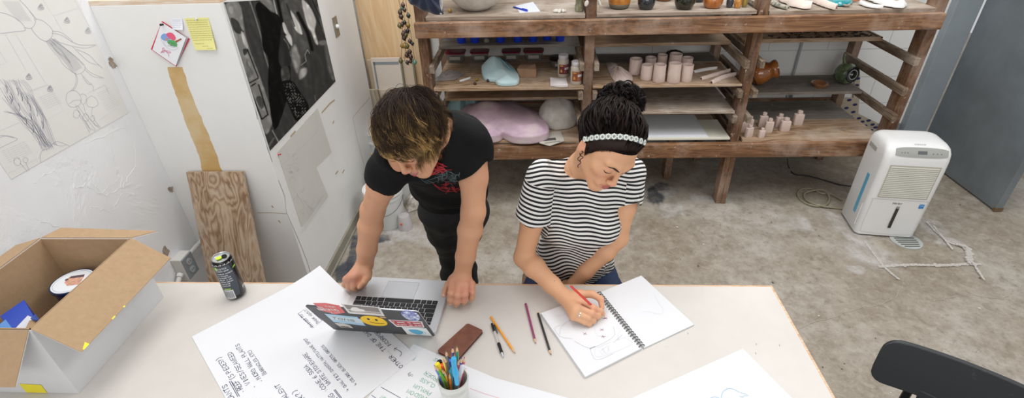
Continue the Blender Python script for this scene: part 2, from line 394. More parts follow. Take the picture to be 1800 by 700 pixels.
# --- painted block wall at the back
t = NT('painted_block_wall'); v = t.co((1, 1, 1), (PI / 2, 0, 0))
br = t.node('ShaderNodeTexBrick', i={'Scale': 1.0, 'Mortar Size': .0035, 'Mortar Smooth': .6, 'Brick Width': .41, 'Row Height': .203, 'Color1': (1, 1, 1, 1), 'Color2': (1, 1, 1, 1), 'Mortar': (0, 0, 0, 1)}); t.link(v, br.inputs['Vector'])
t.col(t.mix(br.outputs['Fac'], lin('e3e3e1'), lin('c3c6c6'))); t.setp(Roughness=.55)
b1 = t.bump(t.math('SUBTRACT', 1.0, br.outputs['Fac']), .5, .004)
b2 = t.node('ShaderNodeBump', i={'Strength': .12, 'Distance': .002}); t.link(t.noise(t.co(), 120, 4, .6), b2.inputs['Height']); t.link(b1, b2.inputs['Normal']); t.link(b2.outputs[0], t.b.inputs['Normal'])
mb = MB(); mb.box((-2.2, YB, 0), (2.95, YB + .15, 3.0)); mb.box((3.9, YB, 0), (6, YB + .15, 3.0)); mb.box((2.95, YB, 2.12), (3.9, YB + .15, 3.0))
w = mb.build('wall_back', t.m, smooth=False, loc=(0, YB, 0)); struct(w, 'white painted concrete block wall behind the wooden rack', 'wall')
# --- left plaster wall
def wallmat(name, c, amt=.3, patches=True):
    t = NT(name); v = t.co(); f = t.noise(v, 3, 6, .6); lo = tuple(x * .95 for x in lin(c)[:3]) + (1,)
    t.col(t.ramp(f, [(.35, lo), (.65, lin(c))])); t.setp(Roughness=.5)
    h = t.noise(v, 45, 6, .65)
    if patches:
        m = t.ramp(t.noise(v, 2.6, 6, .6, .5), [(.52, (0, 0, 0)), (.56, (1, 1, 1))])
        h2 = t.noise(t.co((25, 60, 25), (.6, 0, 0)), 3, 5, .7)
        h = t.math('ADD', t.math('MULTIPLY', h, .35), t.math('MULTIPLY', m, t.math('ADD', h2, .4)))
    t.bump(h, amt, .004); return t.m
mb = MB(); mb.box((XW - .12, -3, 0), (XW, YB, 3.0)); wl = mb.build('wall_left', wallmat('rough_white_plaster', 'eff0f2', .3), smooth=False, loc=(XW, 0, 0)); struct(wl, 'rough white plastered wall on the left', 'wall')
# plaster chips on it
CH = mat('chipped_plaster', 'a89888', .9, 0, .4, 60, .5, 90)
mb = MB()
for px, py, r in [(197, 111, .016), (300, 333, .013), (291, 443, .02)]:
    c = onx(px, py, XW + .001); mb.slab([(XW + .0012, c[1] + (x), c[2] + y) for x, y in blob_poly((0, 0), r, r * 1.3, .3, 18, .35, px)], (1, 0, 0), .001)
mb.build('plaster_chips', CH, wl, smooth=False)
# raised trowel patches
mb = MB()
for k, pl in enumerate([((150, 255), (215, 225), (236, 245), (238, 290), (215, 330), (180, 345), (150, 325), (130, 330), (125, 300)), ((60, 320), (95, 300), (120, 345), (105, 400), (80, 392), (60, 385), (30, 345)), ((175, 340), (215, 310), (212, 345), (195, 372), (160, 365)), ((150, 300), (160, 318), (172, 330), (182, 345))]):
    pts = [onx(a, b, XW) for a, b in pl]; R_ = np.random.RandomState(k)
    for i_ in range(len(pts) - 1):
        if R_.rand() < .25: continue
        seg_ = [pts[i_] + (pts[i_ + 1] - pts[i_]) * t_ + V3(0, *(R_.randn(2) * .0035)) for t_ in np.linspace(0, 1, 8)]; mb.tube(seg_, [.0004 + .0009 * R_.rand() for _ in seg_], 5)
tp = NT('trowelled_plaster'); tp.col(lin('eceded')); tp.setp(Roughness=.5); tp.bump(tp.noise(tp.co((30, 90, 30), (.6, 0, 0)), 3, 5, .7), .7, .004)
mb.build('trowelled_patches', tp.m, wl, smooth=False)
# --- boxed-in white painted plywood cupboard
CW = wallmat('painted_board', 'eeeeec', .12, False); CS = wallmat('painted_board_shaded', 'e0dfdb', .12, False)  # second one is the same paint with shade in its colour, unassigned
mb = MB(); mb.box((XW, CY0, 0), (CX, CY1, CTOP)); cl = mb.build('wall_closet', CW, smooth=False, bevel=.002, loc=(CX, CY0, 0)); struct(cl, 'white painted plywood box wall standing out in the left corner', 'wall')
mb = MB(); mb.box((XW, CY0 + .001, CTOP), (CX, CY1, CTOP + .018)); mb.build('timber_top', wood('raw_timber_edge', 'b98a5c', 'd8b48a', 'ecdcc8', 0, 1, 50, .8, 'e8e6e2', .6), cl, smooth=False)
def onf(px, py, off=.0): return ony(px, py, CY0 - off)
def ons(px, py, off=.0): return onx(px, py, CX + off)
# tan streak of old adhesive running down its front
tn = NT('tan_streak'); f = tn.noise(tn.co((90, 90, 6)), 1, 4, .6); g = tn.noise(tn.co(), 5, 4, .6)
tn.col(tn.mix(tn.ramp(g, [(.4, (0, 0, 0)), (.6, (1, 1, 1))]), lin('d6bf95'), lin('cba76b'))); tn.setp(Roughness=.55)
mb = MB(); L_ = smooth_line([onf(a, b, .0) for a, b in [(294, 118), (300, 140), (314, 180), (330, 225), (348, 268), (355, 300), (362, 330)]]); R2 = smooth_line([onf(a, b, .0) for a, b in [(321, 118), (326, 135), (344, 185), (362, 225), (378, 265), (390, 300), (397, 330)]])
R_ = np.random.RandomState(3); P = np.array([[a + V3(R_.randn() * .0012, -.0006, 0), b + V3(R_.randn() * .0015, -.0006, 0)] for a, b in zip(L_, R2)]); mb.grid(P)
mb.build('tan_paint_streak', tn.m, cl, smooth=False)
# scuffs, seams and cracks
SM = mat('wall_seam', '9a8d78', .8); mb = MB()
ribbon(mb, [ons(a, b, .0008) for a, b in [(650, 172), (634, 190), (620, 207), (628, 245), (640, 290)]], .003, (1, 0, 0))
for pl in [((566, 198), (573, 190), (580, 182), (588, 176)), ((511, 240), (519, 231)), ((594, 301), (590, 306)), ((605, 299), (602, 304)), ((587, 213), (585, 217))]: ribbon(mb, [ons(a, b, .0008) for a, b in pl], .009, (1, 0, 0))
ribbon(mb, [onf(453, 374, .0008), onf(478, 374, .0008), onf(503, 376, .0008)], .003, (0, -1, 0))
for a, b in [(478, 362), (490, 388)]: ribbon(mb, [onf(a, b, .0008), onf(a + 2, b + 3, .0008)], .006, (0, -1, 0))
mb.build('seams_and_scuffs', mat('seam_brown', 'b5a183', .8), cl, smooth=False)
mb = MB(); cr = [(447, 185), (452, 210), (463, 232), (470, 262), (478, 285), (489, 318), (500, 345), (503, 374), (517, 405), (530, 436), (540, 462), (546, 482)]
for i in range(len(cr) - 1):
    if i in (1, 4): continue
    ribbon(mb, [ons(cr[i][0], cr[i][1], .0008) + V3(0, .003, 0), ons(cr[i + 1][0], cr[i + 1][1], .0008) + V3(0, .003, 0)], .002, (1, 0, 0))
mb.build('edge_crack', mat('crack_dark', '55504a', .9), cl, smooth=False)
mb = MB(); mb.box((CX, CY0 + .0, 0), (CX + .014, CY1, .072)); mb.box((CX, CY0, 0), (CX + .022, CY1, .016))
o = mb.build('baseboard_left', mat('grey_vinyl_base', '9b9688', .6, 0, .1), smooth=False, bevel=.003, loc=(CX, CY0, 0)); struct(o, 'grey vinyl base strip along the white box wall', 'baseboard')
mb = MB(); mb.box((CX, YB - .012, 0), (2.76, YB, .24)); o = mb.build('baseboard_back', mat('grey_wall_base', '868a8b', .6, 0, .1), smooth=False, loc=(0, YB, 0)); struct(o, 'grey painted base band along the block wall', 'baseboard')
# --- grey steel door standing open, its frame
DG = NT('grey_door_paint'); f = DG.noise(DG.co(), 2.2, 6, .65); DG.col(DG.ramp(f, [(.35, lin('676e72')), (.7, lin('7d858a'))])); DG.setp(Roughness=.42); DG.bump(DG.noise(DG.co(), 90, 4, .6), .08, .001)
mb = MB(); mb.box((2.765, YB - .06, 0), (2.93, YB + .15, 2.12)); mb.box((2.765, YB - .06, 2.0), (3.95, YB + .15, 2.12)); mb.box((3.87, YB - .06, 0), (3.95, YB + .15, 2.0))
o = mb.build('door_frame', mat('grey_frame_paint', '8e979d', .45, 0, .08), smooth=False, bevel=.004, loc=(2.93, YB, 0)); struct(o, 'light grey steel door frame at the right end of the block wall', 'frame')
mb = MB(); mb.box((2.937, 2.862, .012), (2.982, 3.655, 2.0)); o = mb.build('door_1', DG.m, smooth=False, bevel=.002, loc=(2.937, 3.655, .012)); struct(o, 'grey steel door standing open into the room', 'door')
mb = MB(); mb.box((2.932, 2.858, .006), (2.985, 2.875, .03)); mb.build('edge_guard', mat('worn_brass', '7a6248', .5, .3), o, smooth=False)
mb = MB(); mb.box((3.9, 2.2, 0), (6, 7, .001)); 
mb = MB(); mb.box((6, -3, 0), (6.12, 7, 3)); o = mb.build('wall_right', wallmat('plain_wall', 'dcdcda', .1, False), smooth=False, loc=(6, 0, 0)); struct(o, 'plain white wall far to the right', 'wall')
# ================================================================= LIGHT
w = bpy.data.worlds.new('room_light'); SC.world = w; w.use_nodes = True
w.node_tree.nodes['Background'].inputs[0].default_value = (.97, .98, 1, 1); w.node_tree.nodes['Background'].inputs[1].default_value = .56
def area(name, loc, rot, sx, sy, power, c=(1, .99, .975)):
    d = bpy.data.lights.new(name, 'AREA'); d.shape = 'RECTANGLE'; d.size = sx; d.size_y = sy; d.energy = power; d.color = c
    o = bpy.data.objects.new(name, d); COL.objects.link(o); o.location = loc; o.rotation_euler = rot; return o
area('ceiling_and_fill_light', (-1.0, 1.6, 3.3), (0, math.radians(-6), 0), 1.2, 2.4, 32)
area('ceiling_and_fill_light', (1.7, 1.9, 3.3), (0, 0, 0), 1.2, 2.4, 42)
area('ceiling_and_fill_light', (.4, 2.6, 3.3), (math.radians(10), 0, 0), 3.0, .8, 20)
area('ceiling_and_fill_light', (.3, -3.6, 2.7), (math.radians(66), 0, 0), 4.0, 2.0, 60)  # added fill lamp behind the camera, tilted forward to brighten rack and faces
vs = SC.view_settings; vs.view_transform = 'Standard'; vs.look = 'None'; vs.exposure = .06; vs.gamma = 1; vs.use_curve_mapping = False
# ================================================================= RACK
RZ = [(.47), (.66), (.825), (1.0)]
RW = wood('rack_timber', '4f3521', '7b5538', '97714f', 0, 1, 45, .7, 'bfa896', .32)
RWZ = wood('rack_timber_upright', '3f2a1b', '664630', '80603f', 2, 1, 45, .75, 'b39c8b', .35)
RWY = wood('rack_timber_rail', '4d3c2e', '72604e', '8f7f6c', 1, 1, 45, .8, 'b8aa9c', .3)
rack = thing('storage_rack', 'long rough brown timber storage rack with open bays against the block wall', 'rack', (.75, 2.95, 0))
PX = [-.675, .295, 1.235, 2.17]
for i, x in enumerate(PX):
    mb = MB(); top = 1.95; z0 = 0
    mb.box((x - .028, 2.97, z0), (x + .028, 3.06, top)); 
    if i == 2: mb.box((x + .002, 2.965, 0), (x + .032, 3.0, .37)); mb.box((x - .034, 2.968, 0), (x - .002, 3.05, .36))
    if i in (0, 1, 3): # these uprights stop at the bottom beam
        mb = MB(); mb.box((x - .028, 2.97, .37), (x + .028, 3.06, top))
    mb.build('front_post', RWZ, rack, smooth=False, bevel=.004)
    mb = MB(); mb.box((x - .024, 3.58, 0), (x + .024, 3.66, top)); mb.build('rear_post', RWZ, rack, smooth=False, bevel=.004)
mb = MB(); mb.obox((-.705, 2.95, 1.202), (2.185, 2.95, 1.196), .04, .086); 
mb.build('front_beam', RW, rack, smooth=False, bevel=.004)
mb = MB(); mb.obox((-.705, 2.95, .415), (2.15, 2.95, .425), .04, .096); mb.build('front_beam', RW, rack, smooth=False, bevel=.004)
for z in (.42, 1.2):
    mb = MB(); mb.box((-.705, 3.66, z - .045), (2.2, 3.70, z + .045)); mb.build('rear_beam', RW, rack, smooth=False, bevel=.004)
mb = MB(); mb.box((.92, 3.3, 0), (.97, 3.38, .36)); mb.build('rear_post', RWZ, rack, smooth=False, bevel=.004)
mb = MB(); mb.box((1.80, 3.08, .30), (1.86, 3.5, .37)); mb.build('under_brace', RWY, rack, smooth=False, bevel=.004)
for i, x in enumerate(PX):
    for sd in ((1,) if i == 0 else (-1,) if i == 3 else (-1, 1)):
        for j, z in enumerate((.66, .823, 1.0)):
            mb = MB(); xx = x + sd * .043; mb.obox((xx, 2.925, z - .025), (xx, 3.62, z - .02), .028, .045); mb.build('shelf_rail', RWY, rack, smooth=False, bevel=.003)
        mb = MB(); xx = x + sd * .043; mb.obox((xx, 2.97, .43), (xx, 3.66, .43), .03, .07); mb.build('shelf_rail', RWY, rack, smooth=False, bevel=.003)
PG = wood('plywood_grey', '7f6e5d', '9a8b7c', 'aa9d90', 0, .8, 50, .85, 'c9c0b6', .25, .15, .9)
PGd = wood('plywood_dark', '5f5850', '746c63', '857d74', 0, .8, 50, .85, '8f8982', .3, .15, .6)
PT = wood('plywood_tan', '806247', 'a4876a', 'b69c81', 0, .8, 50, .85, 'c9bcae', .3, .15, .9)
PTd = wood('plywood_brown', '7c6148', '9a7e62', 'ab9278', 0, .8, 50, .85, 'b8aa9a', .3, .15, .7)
EDG = wood('plywood_edge', '9c7a52', 'c2a47c', '8c6a46', 0, 3, 80, .8)
def board(x0, x1, y0, y1, z, m, lab, th=.018, e=None, grp=None):
    mb = MB(); mb.box((x0, y0, z - th), (x1, y1, z)); o = mb.build('shelf_board', [m], smooth=False, bevel=.0015); tag(o, lab, 'shelf'); return o
B_T = 1.266
tag_ = 'on the rack'
board(-.644, .262, 2.975, 3.62, B_T, PG, 'worn plywood board on the top level holding the big white dome and the blue pen', .022)
board(.325, 1.2, 2.97, 3.62, B_T, PG, 'worn plywood board on the top level under the row of glazed pots', .018)
board(1.268, 2.155, 2.972, 3.62, B_T - .006, PG, 'worn plywood board on the top level under the ridged white ceramic pieces', .022)
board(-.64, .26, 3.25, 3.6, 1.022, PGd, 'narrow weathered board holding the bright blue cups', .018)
board(-.643, .272, 2.965, 3.6, .848, PT, 'plywood board with swirling grain holding the pale blue mould and two jars', .02)
board(-.63, .262, 3.22, 3.55, .682, PTd, 'narrow board set back just above the pink carved form', .018)
board(-.62, .262, 2.975, 3.6, .482, PT, 'plywood board under the pink carved form', .016)
board(.335, 1.19, 3.24, 3.6, 1.022, PTd, 'narrow brown board high in the middle bay above the clay cups', .02)
board(.325, 1.205, 2.965, 3.4, .847, PT, 'plywood board holding the group of pink clay cups, front half', .014)
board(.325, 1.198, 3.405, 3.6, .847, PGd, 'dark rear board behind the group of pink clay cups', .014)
board(.335, 1.19, 2.945, 3.45, .683, PG, 'bare dusty grey board in the middle bay below the clay cups', .014)
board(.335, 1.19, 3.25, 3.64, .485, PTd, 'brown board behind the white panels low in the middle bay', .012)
board(1.28, 2.125, 2.96, 3.255, .487, PT, 'front plank under the little pink bottles in the right bay', .018)
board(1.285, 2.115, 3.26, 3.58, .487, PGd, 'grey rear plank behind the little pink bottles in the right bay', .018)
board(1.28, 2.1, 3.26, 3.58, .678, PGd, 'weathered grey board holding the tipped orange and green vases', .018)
# shallow tray of clay crumbs
x0, x1, y0, y1, z = 1.28, 2.105, 3.255, 3.6, 1.02
mb = MB(); mb.box((x0, y0, z - .016), (x1, y1, z)); mb.box((x0, y0, z), (x1, y0 + .012, z + .008)); mb.box((x1 - .012, y0, z), (x1, y1, z + .008)); mb.box((x0, y1 - .012, z), (x1, y1, z + .008))
tray = mb.build('tray_board', PTd, smooth=False, bevel=.001); tag(tray, 'shallow wooden tray of dark clay bits at the top of the right bay', 'tray')
mb = MB(); R_ = np.random.RandomState(5)
for k in range(260):
    a, b = R_.rand(2); x = x0 + .03 + (a ** .8) * (x1 - x0 - .06); y = y0 + .03 + b * .28
    r = .004 + R_.rand() * .008; mb.m = int(R_.rand() < .3); mb.ball((x, y, z + r * .4), (r * 1.6, r * .8, r * .5), 5, 4, np.array(Matrix.Rotation(R_.rand() * 6.28, 3, 'Z')))
o = mb.build('clay_crumbs', [mat('crumb_dark', '3f332d', .8, 0, .3), mat('crumb_pale', '8d7468', .8)], loc=(1.7, 3.4, z + .0)); tag(o, 'scattered dark dried clay crumbs lying in the shallow tray', 'clay crumbs', kind='stuff')
# white panels low in the middle bay
mb = MB(); mb.box((.34, 2.958, .487), (1.2, 3.24, .50)); tag(mb.build('foam_panel', mat('cream_panel', 'dfddcd', .7, 0, .04), smooth=False, bevel=.001), 'wide cream panel lying low in the middle bay', 'panel')
mb = MB()
for k in range(4): mb.box((.36, 2.972 + k * .003, .5005 + k * .003), (1.07 - k * .004, 3.30, .503 + k * .003))
tag(mb.build('paper_stack', mat('white_sheet_stack', 'e3e6ea', .7), smooth=False), 'stack of large white sheets lying on the cream panel', 'paper')
# conduit and wall plate on the block wall
p = ony(1407, 80, YB); q = ony(1392, 137, YB)
mb = MB(); mb.tube([(p[0], YB - .012, 0.05), (p[0], YB - .012, 2.2)], .009, 10); o = mb.build('wall_conduit', mat('conduit_grey', 'aeb3b6', .4, .3)); tag(o, 'thin grey vertical conduit on the block wall behind the right bay', 'conduit')
c = ony(1390, 180, YB); mb = MB(); mb.box((c[0] - .05, YB - .035, c[2] - .045), (c[0] + .05, YB, c[2] + .04)); mb.m = 1; mb.box((c[0] - .02, YB - .04, c[2] - .02), (c[0] + .025, YB - .034, c[2] + .02)); mb.lathe([(.01, 0), (.01, .03)], (c[0] - .02, YB - .02, c[2] + .035), 10)
tag(mb.build('outlet_box', [mat('galv_box', 'b9bcbb', .5, .2), mat('galv_dark', '6f7271', .5)], smooth=False), 'small metal outlet box low on the block wall behind the little bottles', 'outlet')
# printed cloth pinned behind the right bay
cpx = [(1440, 172), (1500, 172), (1503, 128), (1512, 130), (1511, 165), (1509, 200), (1525, 208), (1542, 216), (1537, 240), (1530, 262), (1440, 262)]
mb = MB(); mb.slab([ony(a, b, YB - .016) for a, b in cpx], (0, 1, 0), .003); cl2 = mb.build('printed_cloth', mat('cloth_ground', 'b3a794', .9, 0, .15), smooth=False); tag(cl2, 'beige cloth printed with dark blue seed shapes hanging behind the right bay', 'cloth')
bs = mat('cloth_blue', '2c2a5c', .8); mb = MB()
for a, b in [(1446, 180), (1462, 176), (1477, 181), (1493, 176), (1503, 184), (1488, 190), (1500, 197), (1506, 150), (1508, 138), (1507, 164), (1495, 205), (1510, 208), (1500, 215), (1516, 214), (1527, 212), (1521, 221), (1534, 219), (1511, 224), (1531, 229), (1539, 224), (1524, 234), (1500, 232), (1470, 192), (1454, 190)]:
    p = ony(a, b, YB - .018); mb.ball(p, (.017, .002, .010), 12, 5)
mb.build('printed_marks', bs, cl2)
# ================================================================= TABLE
def wz(px, py, z=.7503): return onz(px, py, z)
tt = NT('table_laminate'); f = tt.noise(tt.co(), 3, 7, .65); g = tt.noise(tt.co(), 60, 3, .7)
tc_ = tt.ramp(f, [(.35, lin('cdc8c1')), (.65, lin('d5d0ca'))]); tc_ = tt.mix(tt.math('MULTIPLY', tt.ramp(g, [(.68, (0, 0, 0)), (.74, (1, 1, 1))]), .3), tc_, lin('b8aea4')); tt.col(tc_); tt.setp(Roughness=.42)
tab = thing('work_table', 'large cream topped work table with a raw wood edge in the foreground', 'table', (-.48, .7, 0))
mb = MB(); mb.box((TL, TN, TZ - .035), (TR - .006, TF - .006, TZ)); mb.build('tabletop', tt.m, tab, smooth=False)
mb = MB(); ew = wood('edge_band', 'c59a73', 'dcb693', 'ead0b4', 0, 2, 50, .6)
mb.box((TL, TF - .006, TZ - .037), (TR, TF, TZ + .0004)); mb.box((TR - .006, TN, TZ - .037), (TR, TF - .006, TZ + .0004)); mb.box((TL, TN - .006, TZ - .037), (TR, TN, TZ + .0004)); mb.build('edge_band', ew, tab, smooth=False)
mb = MB(); mb.box((TL + .1, TN + .08, TZ - .12), (TR - .08, TN + .12, TZ - .035)); mb.box((TL + .1, TF - .12, TZ - .12), (TR - .08, TF - .08, TZ - .035)); mb.box((TL + .1, TN + .08, TZ - .12), (TL + .14, TF - .08, TZ - .035)); mb.box((TR - .12, TN + .08, TZ - .12), (TR - .08, TF - .08, TZ - .035)); mb.build('apron', mat('table_apron', 'b59a7c', .7, 0, .15), tab, smooth=False)
for x in (TL + .13, TR - .12):
    for y in (TN + .11, TF - .11): mb = MB(); mb.box((x - .035, y - .035, 0), (x + .035, y + .035, TZ - .035)); mb.build('leg', mat('table_apron', ''), tab, smooth=False, bevel=.004)
PAP = mat('white_paper', 'e2e3e6', .65); PAP2 = mat('white_paper_warm', 'e4e5e7', .65)
INK = mat('navy_ink', '343c5c', .6); GRN = mat('green_ink', '5cab88', .6); PNK = mat('pink_ink', 'e8a0ae', .6); PENC = mat('pencil_line', '9a9a9e', .8); PENL = mat('pencil_faint', 'cdcdd2', .8); BLU = mat('cyan_ink', '7fb9d6', .6)
def pen(mb, pl, w, z=.7515, k=5, close=False): ribbon(mb, smooth_line([onz(a, b, z) for a, b in pl], k, close) if k else [onz(a, b, z) for a, b in pl], w, (0, 0, 1))
def wtext(mb, text, p0, p1, h, w, z, jit=.25, seed=1):
    a, b = onz(*p0, z), onz(*p1, z); u = unit(b - a); L = np.linalg.norm(b - a); wv = np.cross((0, 0, 1), u); rnd = random.Random(seed)
    _, l0 = glyphs(text, h, a, u, wv, jit=0); asp = L / max(l0, 1e-6)
    gl, _ = glyphs(text, h, a, u, wv, jit=jit, rnd=rnd, aspect=asp, spacing=1.0)
    # spaces do not scale with aspect, accept the small drift
    for pl in gl: ribbon(mb, [p for p in pl], w, (0, 0, 1))
def paper(name, corners, z, th=.0003, lift=None, m=None, n=14):
    c = [V3(*q) for q in corners]; P = np.zeros((n, n, 3))
    for i in range(n):
        for j in range(n):
            u, v = i / (n - 1), j / (n - 1); p = c[0] * (1 - u) * (1 - v) + c[1] * u * (1 - v) + c[2] * u * v + c[3] * (1 - u) * v
            p = V3(p[0], p[1], z + (lift(u, v) if lift else 0)); P[i, j] = p
    mb = MB(); mb.sheet(P, th, (0, 0, 1)); return mb.build(name, m or PAP, loc=(c[0][0], c[0][1], z - th))
# big sheet of notes
ZS = .7518
c0, c1, c2 = wz(337, 592, ZS), wz(563, 470, ZS + .012), wz(733, 626, ZS)
_d1, _d2 = wz(395.7, 698.5, ZS) - c0, wz(640.6, 698.5, ZS) - c2; _q = np.linalg.solve(np.array([[_d1[0], -_d2[0]], [_d1[1], -_d2[1]]]), (c2 - c0)[:2]); c3 = c0 + _d1 * _q[0]
sh = paper('note_sheet', [c0, c1, c2, c3], ZS, lift=lambda u, v: .02 * max(0, u - .6) ** 2 * max(0, 1 - v * 2.6) / .16, n=30)
tag(sh, 'large white sheet of blue handwritten notes lying under the laptop', 'paper')
mb = MB(); z = ZS + .0001; I = 0
for s, a, b, h, w in [('PLANTS', (416, 708), (397, 674), .0125, .0018), ('REEF (5 PIECES?)', (427, 683), (387, 626), .0125, .0017), ('VINES/SEAWEED', (440, 674), (406, 617), .0125, .0016), ('MICRO WALL PLANTS', (458, 665), (419, 603), .0115, .0016), ('(BARNACLES, ETC)', (469, 658), (440, 614), .0095, .0014),
                   ('EQUIVALENT', (524, 722), (489, 673), .012, .0017), ('LAYER?)', (560, 722), (517, 683), .012, .0016), ('RING', (600, 706), (582, 690), .013, .0018), (':', (578, 687), (575, 684), .01, .0015), ('CONE 6 SODA', (574, 682), (539, 640), .012, .0016), ('WHITE STONEWARE', (582, 674), (537, 619), .011, .0015),
                   ('> QUALITIES: SMOOTH, MATTE/SAME SPOT', (614, 685), (537, 593), .0085, .0012), ('> COLORS: BLUES, GREYS, GREENS', (628, 675), (568, 606), .0085, .0012), ('OTHER... TIME OF DAY', (709, 644), (640, 577), .0115, .0017), ('INCORPORATE', (689, 607), (652, 571), .0115, .0016),
                   ('THINGS TO', (552, 574), (529, 551), .0085, .0013), ('THINK ABOUT', (562, 567), (538, 543), .0085, .0013), ('CURRENTS', (563, 553), (543, 534), .0085, .0012)]:
    I += 1; wtext(mb, s, a, b, h, w, z, seed=I)
for pl in [((421, 697), (406, 670)), ((418, 697.5), (403, 671)), ((600, 703), (587, 686)), ((602, 702), (589, 685))]: pen(mb, pl, .0016, z, 0)
pen(mb, [(524, 552), (539.6, 541), (566, 563.6), (551.4, 577), (524, 552)], .0014, z, 0)
pen(mb, [(703, 627), (706, 621), (702, 617), (694, 613)], .0016, z); pen(mb, [(698, 611.5), (693, 613), (694, 617)], .0016, z, 0)
for px, py in [(447, 680), (459, 669.5), (427, 688)]: pen(mb, [(px, py), (px + .7, py + .7)], .0016, z, 0)
mb.build('handwriting', INK, sh, smooth=False)
# paper with green notes
ZP = .7508
q0, q1 = wz(727, 605, ZP), wz(768, 622, ZP); ang = unit(q1 - q0); nn = np.cross((0, 0, 1), ang)
q0b = q0 - nn * .42; g1 = q0 + ang * .30; g2 = g1 - nn * .42
gs = paper('note_paper', [q0, g1, g2, q0b], ZP, m=PAP2, n=6, lift=lambda u, v: 0); tag(gs, 'white paper with green handwritten words lying behind the pencil cup', 'paper')
mb = MB(); mb2 = MB(); z = ZP + .0001
for s, a, b, h in [('ORDER', (775, 668), (748, 652), .012), ('CLASS', (766, 677), (741, 664), .012), ('PHYLUM', (759, 690), (729, 675), .0115), ('KINGDOM', (760, 703), (716, 684), .0115), ('DOMAIN', (752, 716), (714, 697), .0115), ('SPECIES', (731, 630), (706, 618), .01), ('NATION', (694, 712), (672, 694), .011), ('S', (770, 632), (765, 628), .011)]:
    wtext(mb, s, a, b, h, .0013, z, seed=len(s))
mb.build('green_writing', GRN, gs, smooth=False)
for pl in [((670, 681), (704, 700)), ((653, 695), (662, 701))]: pen(mb2, pl, .0014, z, 0)
pen(mb2, [(726, 660), (719, 657)], .0009, z, 0); pen(mb2, [(725, 662), (717.5, 659)], .0009, z, 0); pen(mb2, [(722, 654.5), (717, 657.5), (719.5, 662.5)], .0011, z, 0)
mb2.build('blue_lines', INK, gs, smooth=False)
# paper in the bottom middle
a = wz(828, 653, ZP + .0005); b = wz(1000, 700, ZP + .0005); u_ = unit(b - a); n_ = np.cross((0, 0, 1), u_)
mp = paper('sketch_paper', [a, a + u_ * .43, a + u_ * .43 - n_ * .4, a - n_ * .4], ZP + .0006, m=PAP, n=6); tag(mp, 'white paper with a thin pink line at the bottom edge beside the pencil cup', 'paper')
mb = MB(); pen(mb, [(826, 683), (850, 692), (880, 701)], .001, ZP + .0007, 0); mb.build('pink_line', PNK, mp, smooth=False)
# white tag by the cup
lt = paper('paper_tag', [wz(815, 640, ZP + .0012), wz(822, 647, ZP + .0012), wz(816, 660, ZP + .0012), wz(809, 653, ZP + .0012)], ZP + .0014, m=PAP, n=3); tag(lt, 'tiny white paper tag lying right behind the pencil cup', 'tag')
mb = MB(); pen(mb, [(819, 648), (815.5, 654)], .0012, ZP + .0015, 0); pen(mb, [(816.5, 646.5), (813, 652)], .0012, ZP + .0015, 0); mb.build('dark_lines', INK, lt, smooth=False)
# drawing paper bottom right
a, b, c = wz(1110, 700, ZP), wz(1306, 613, ZP), wz(1392, 700, ZP); a2 = b + (a - b) * 1.25; c2_ = b + (c - b) * 2.2
dp = paper('drawing_paper', [b, a2, a2 + (c2_ - b), c2_], ZP, m=PAP, n=6); tag(dp, 'white paper with blue outline drawing in the lower right of the table', 'paper')
mb = MB(); z = ZP + .0001
pen(mb, [(1270, 704), (1268, 697), (1272, 688), (1281, 683.5), (1290, 685), (1300, 690)], .0011, z); pen(mb, [(1302, 691), (1310, 693), (1316, 695.5), (1308, 696.5), (1306, 698.5), (1300, 697)], .0011, z, 0); pen(mb, [(1249, 700), (1255, 698), (1262, 699), (1266, 702)], .0011, z)
mb.build('drawn_outline', BLU, dp, smooth=False)
# small marks on the tabletop
mb = MB()
for px, py in [(1329, 604), (1209, 585), (1370, 606), (1328, 620), (1164, 553)]: pen(mb, [(px, py), (px + .6, py + 3)], .0014, TZ + .0002, 0)
mb.build('table_marks', mat('mark_grey', '8b8580', .8), tab, smooth=False)
# ---------------------------------------------------------------- sketchbook
ZK = .7515
p_ul, p_ur = wz(951, 551, .757), wz(1051, 515, .757); p_lr, p_ll = wz(1130, 612, .757), wz(1029, 663, .757); r_ur, r_lr = wz(1127, 484, .757), wz(1220, 570, .757)
sk = thing('sketchbook', 'open spiral sketchbook with a pencil drawing under the drawing hand', 'sketchbook', (p_ur[0], p_ur[1], TZ))
sx = unit(p_lr - p_ur); sn = np.cross(sx, (0, 0, 1)); sn = sn if sn @ (p_ul - p_ur) > 0 else -sn
def quad(mb, a, b, c, d, z0, z1): mb.slab([V3(q[0], q[1], z0) for q in (a, b, c, d)], (0, 0, 1), z1 - z0)
mb = MB(); quad(mb, p_ul + sn * .002, p_ur + sn * .006, p_lr + sn * .006, p_ll + sn * .002, TZ + .0003, TZ + .0018); quad(mb, p_ur - sn * .006, r_ur, r_lr, p_lr - sn * .006, TZ + .0003, TZ + .0018); mb.build('cover', mat('book_cover', 'cfcfd0', .6), sk, smooth=False)
R_ = np.random.RandomState(2); mb = MB()
for k in range(7):
    j = sn * (R_.rand() * .0015); quad(mb, p_ul + j, p_ur + sn * .005, p_lr + sn * .005, p_ll + j, TZ + .002 + k * .0009, TZ + .0027 + k * .0009)
mb.build('left_pages', PAP, sk, smooth=False)
mb = MB()
for k in range(4):
    j = sn * (-R_.rand() * .0015); quad(mb, p_ur - sn * .005, r_ur + j, r_lr + j, p_lr - sn * .005, TZ + .002 + k * .0009, TZ + .0027 + k * .0009)
mb.build('right_pages', PAP, sk, smooth=False)
mb = MB(); nC = 23
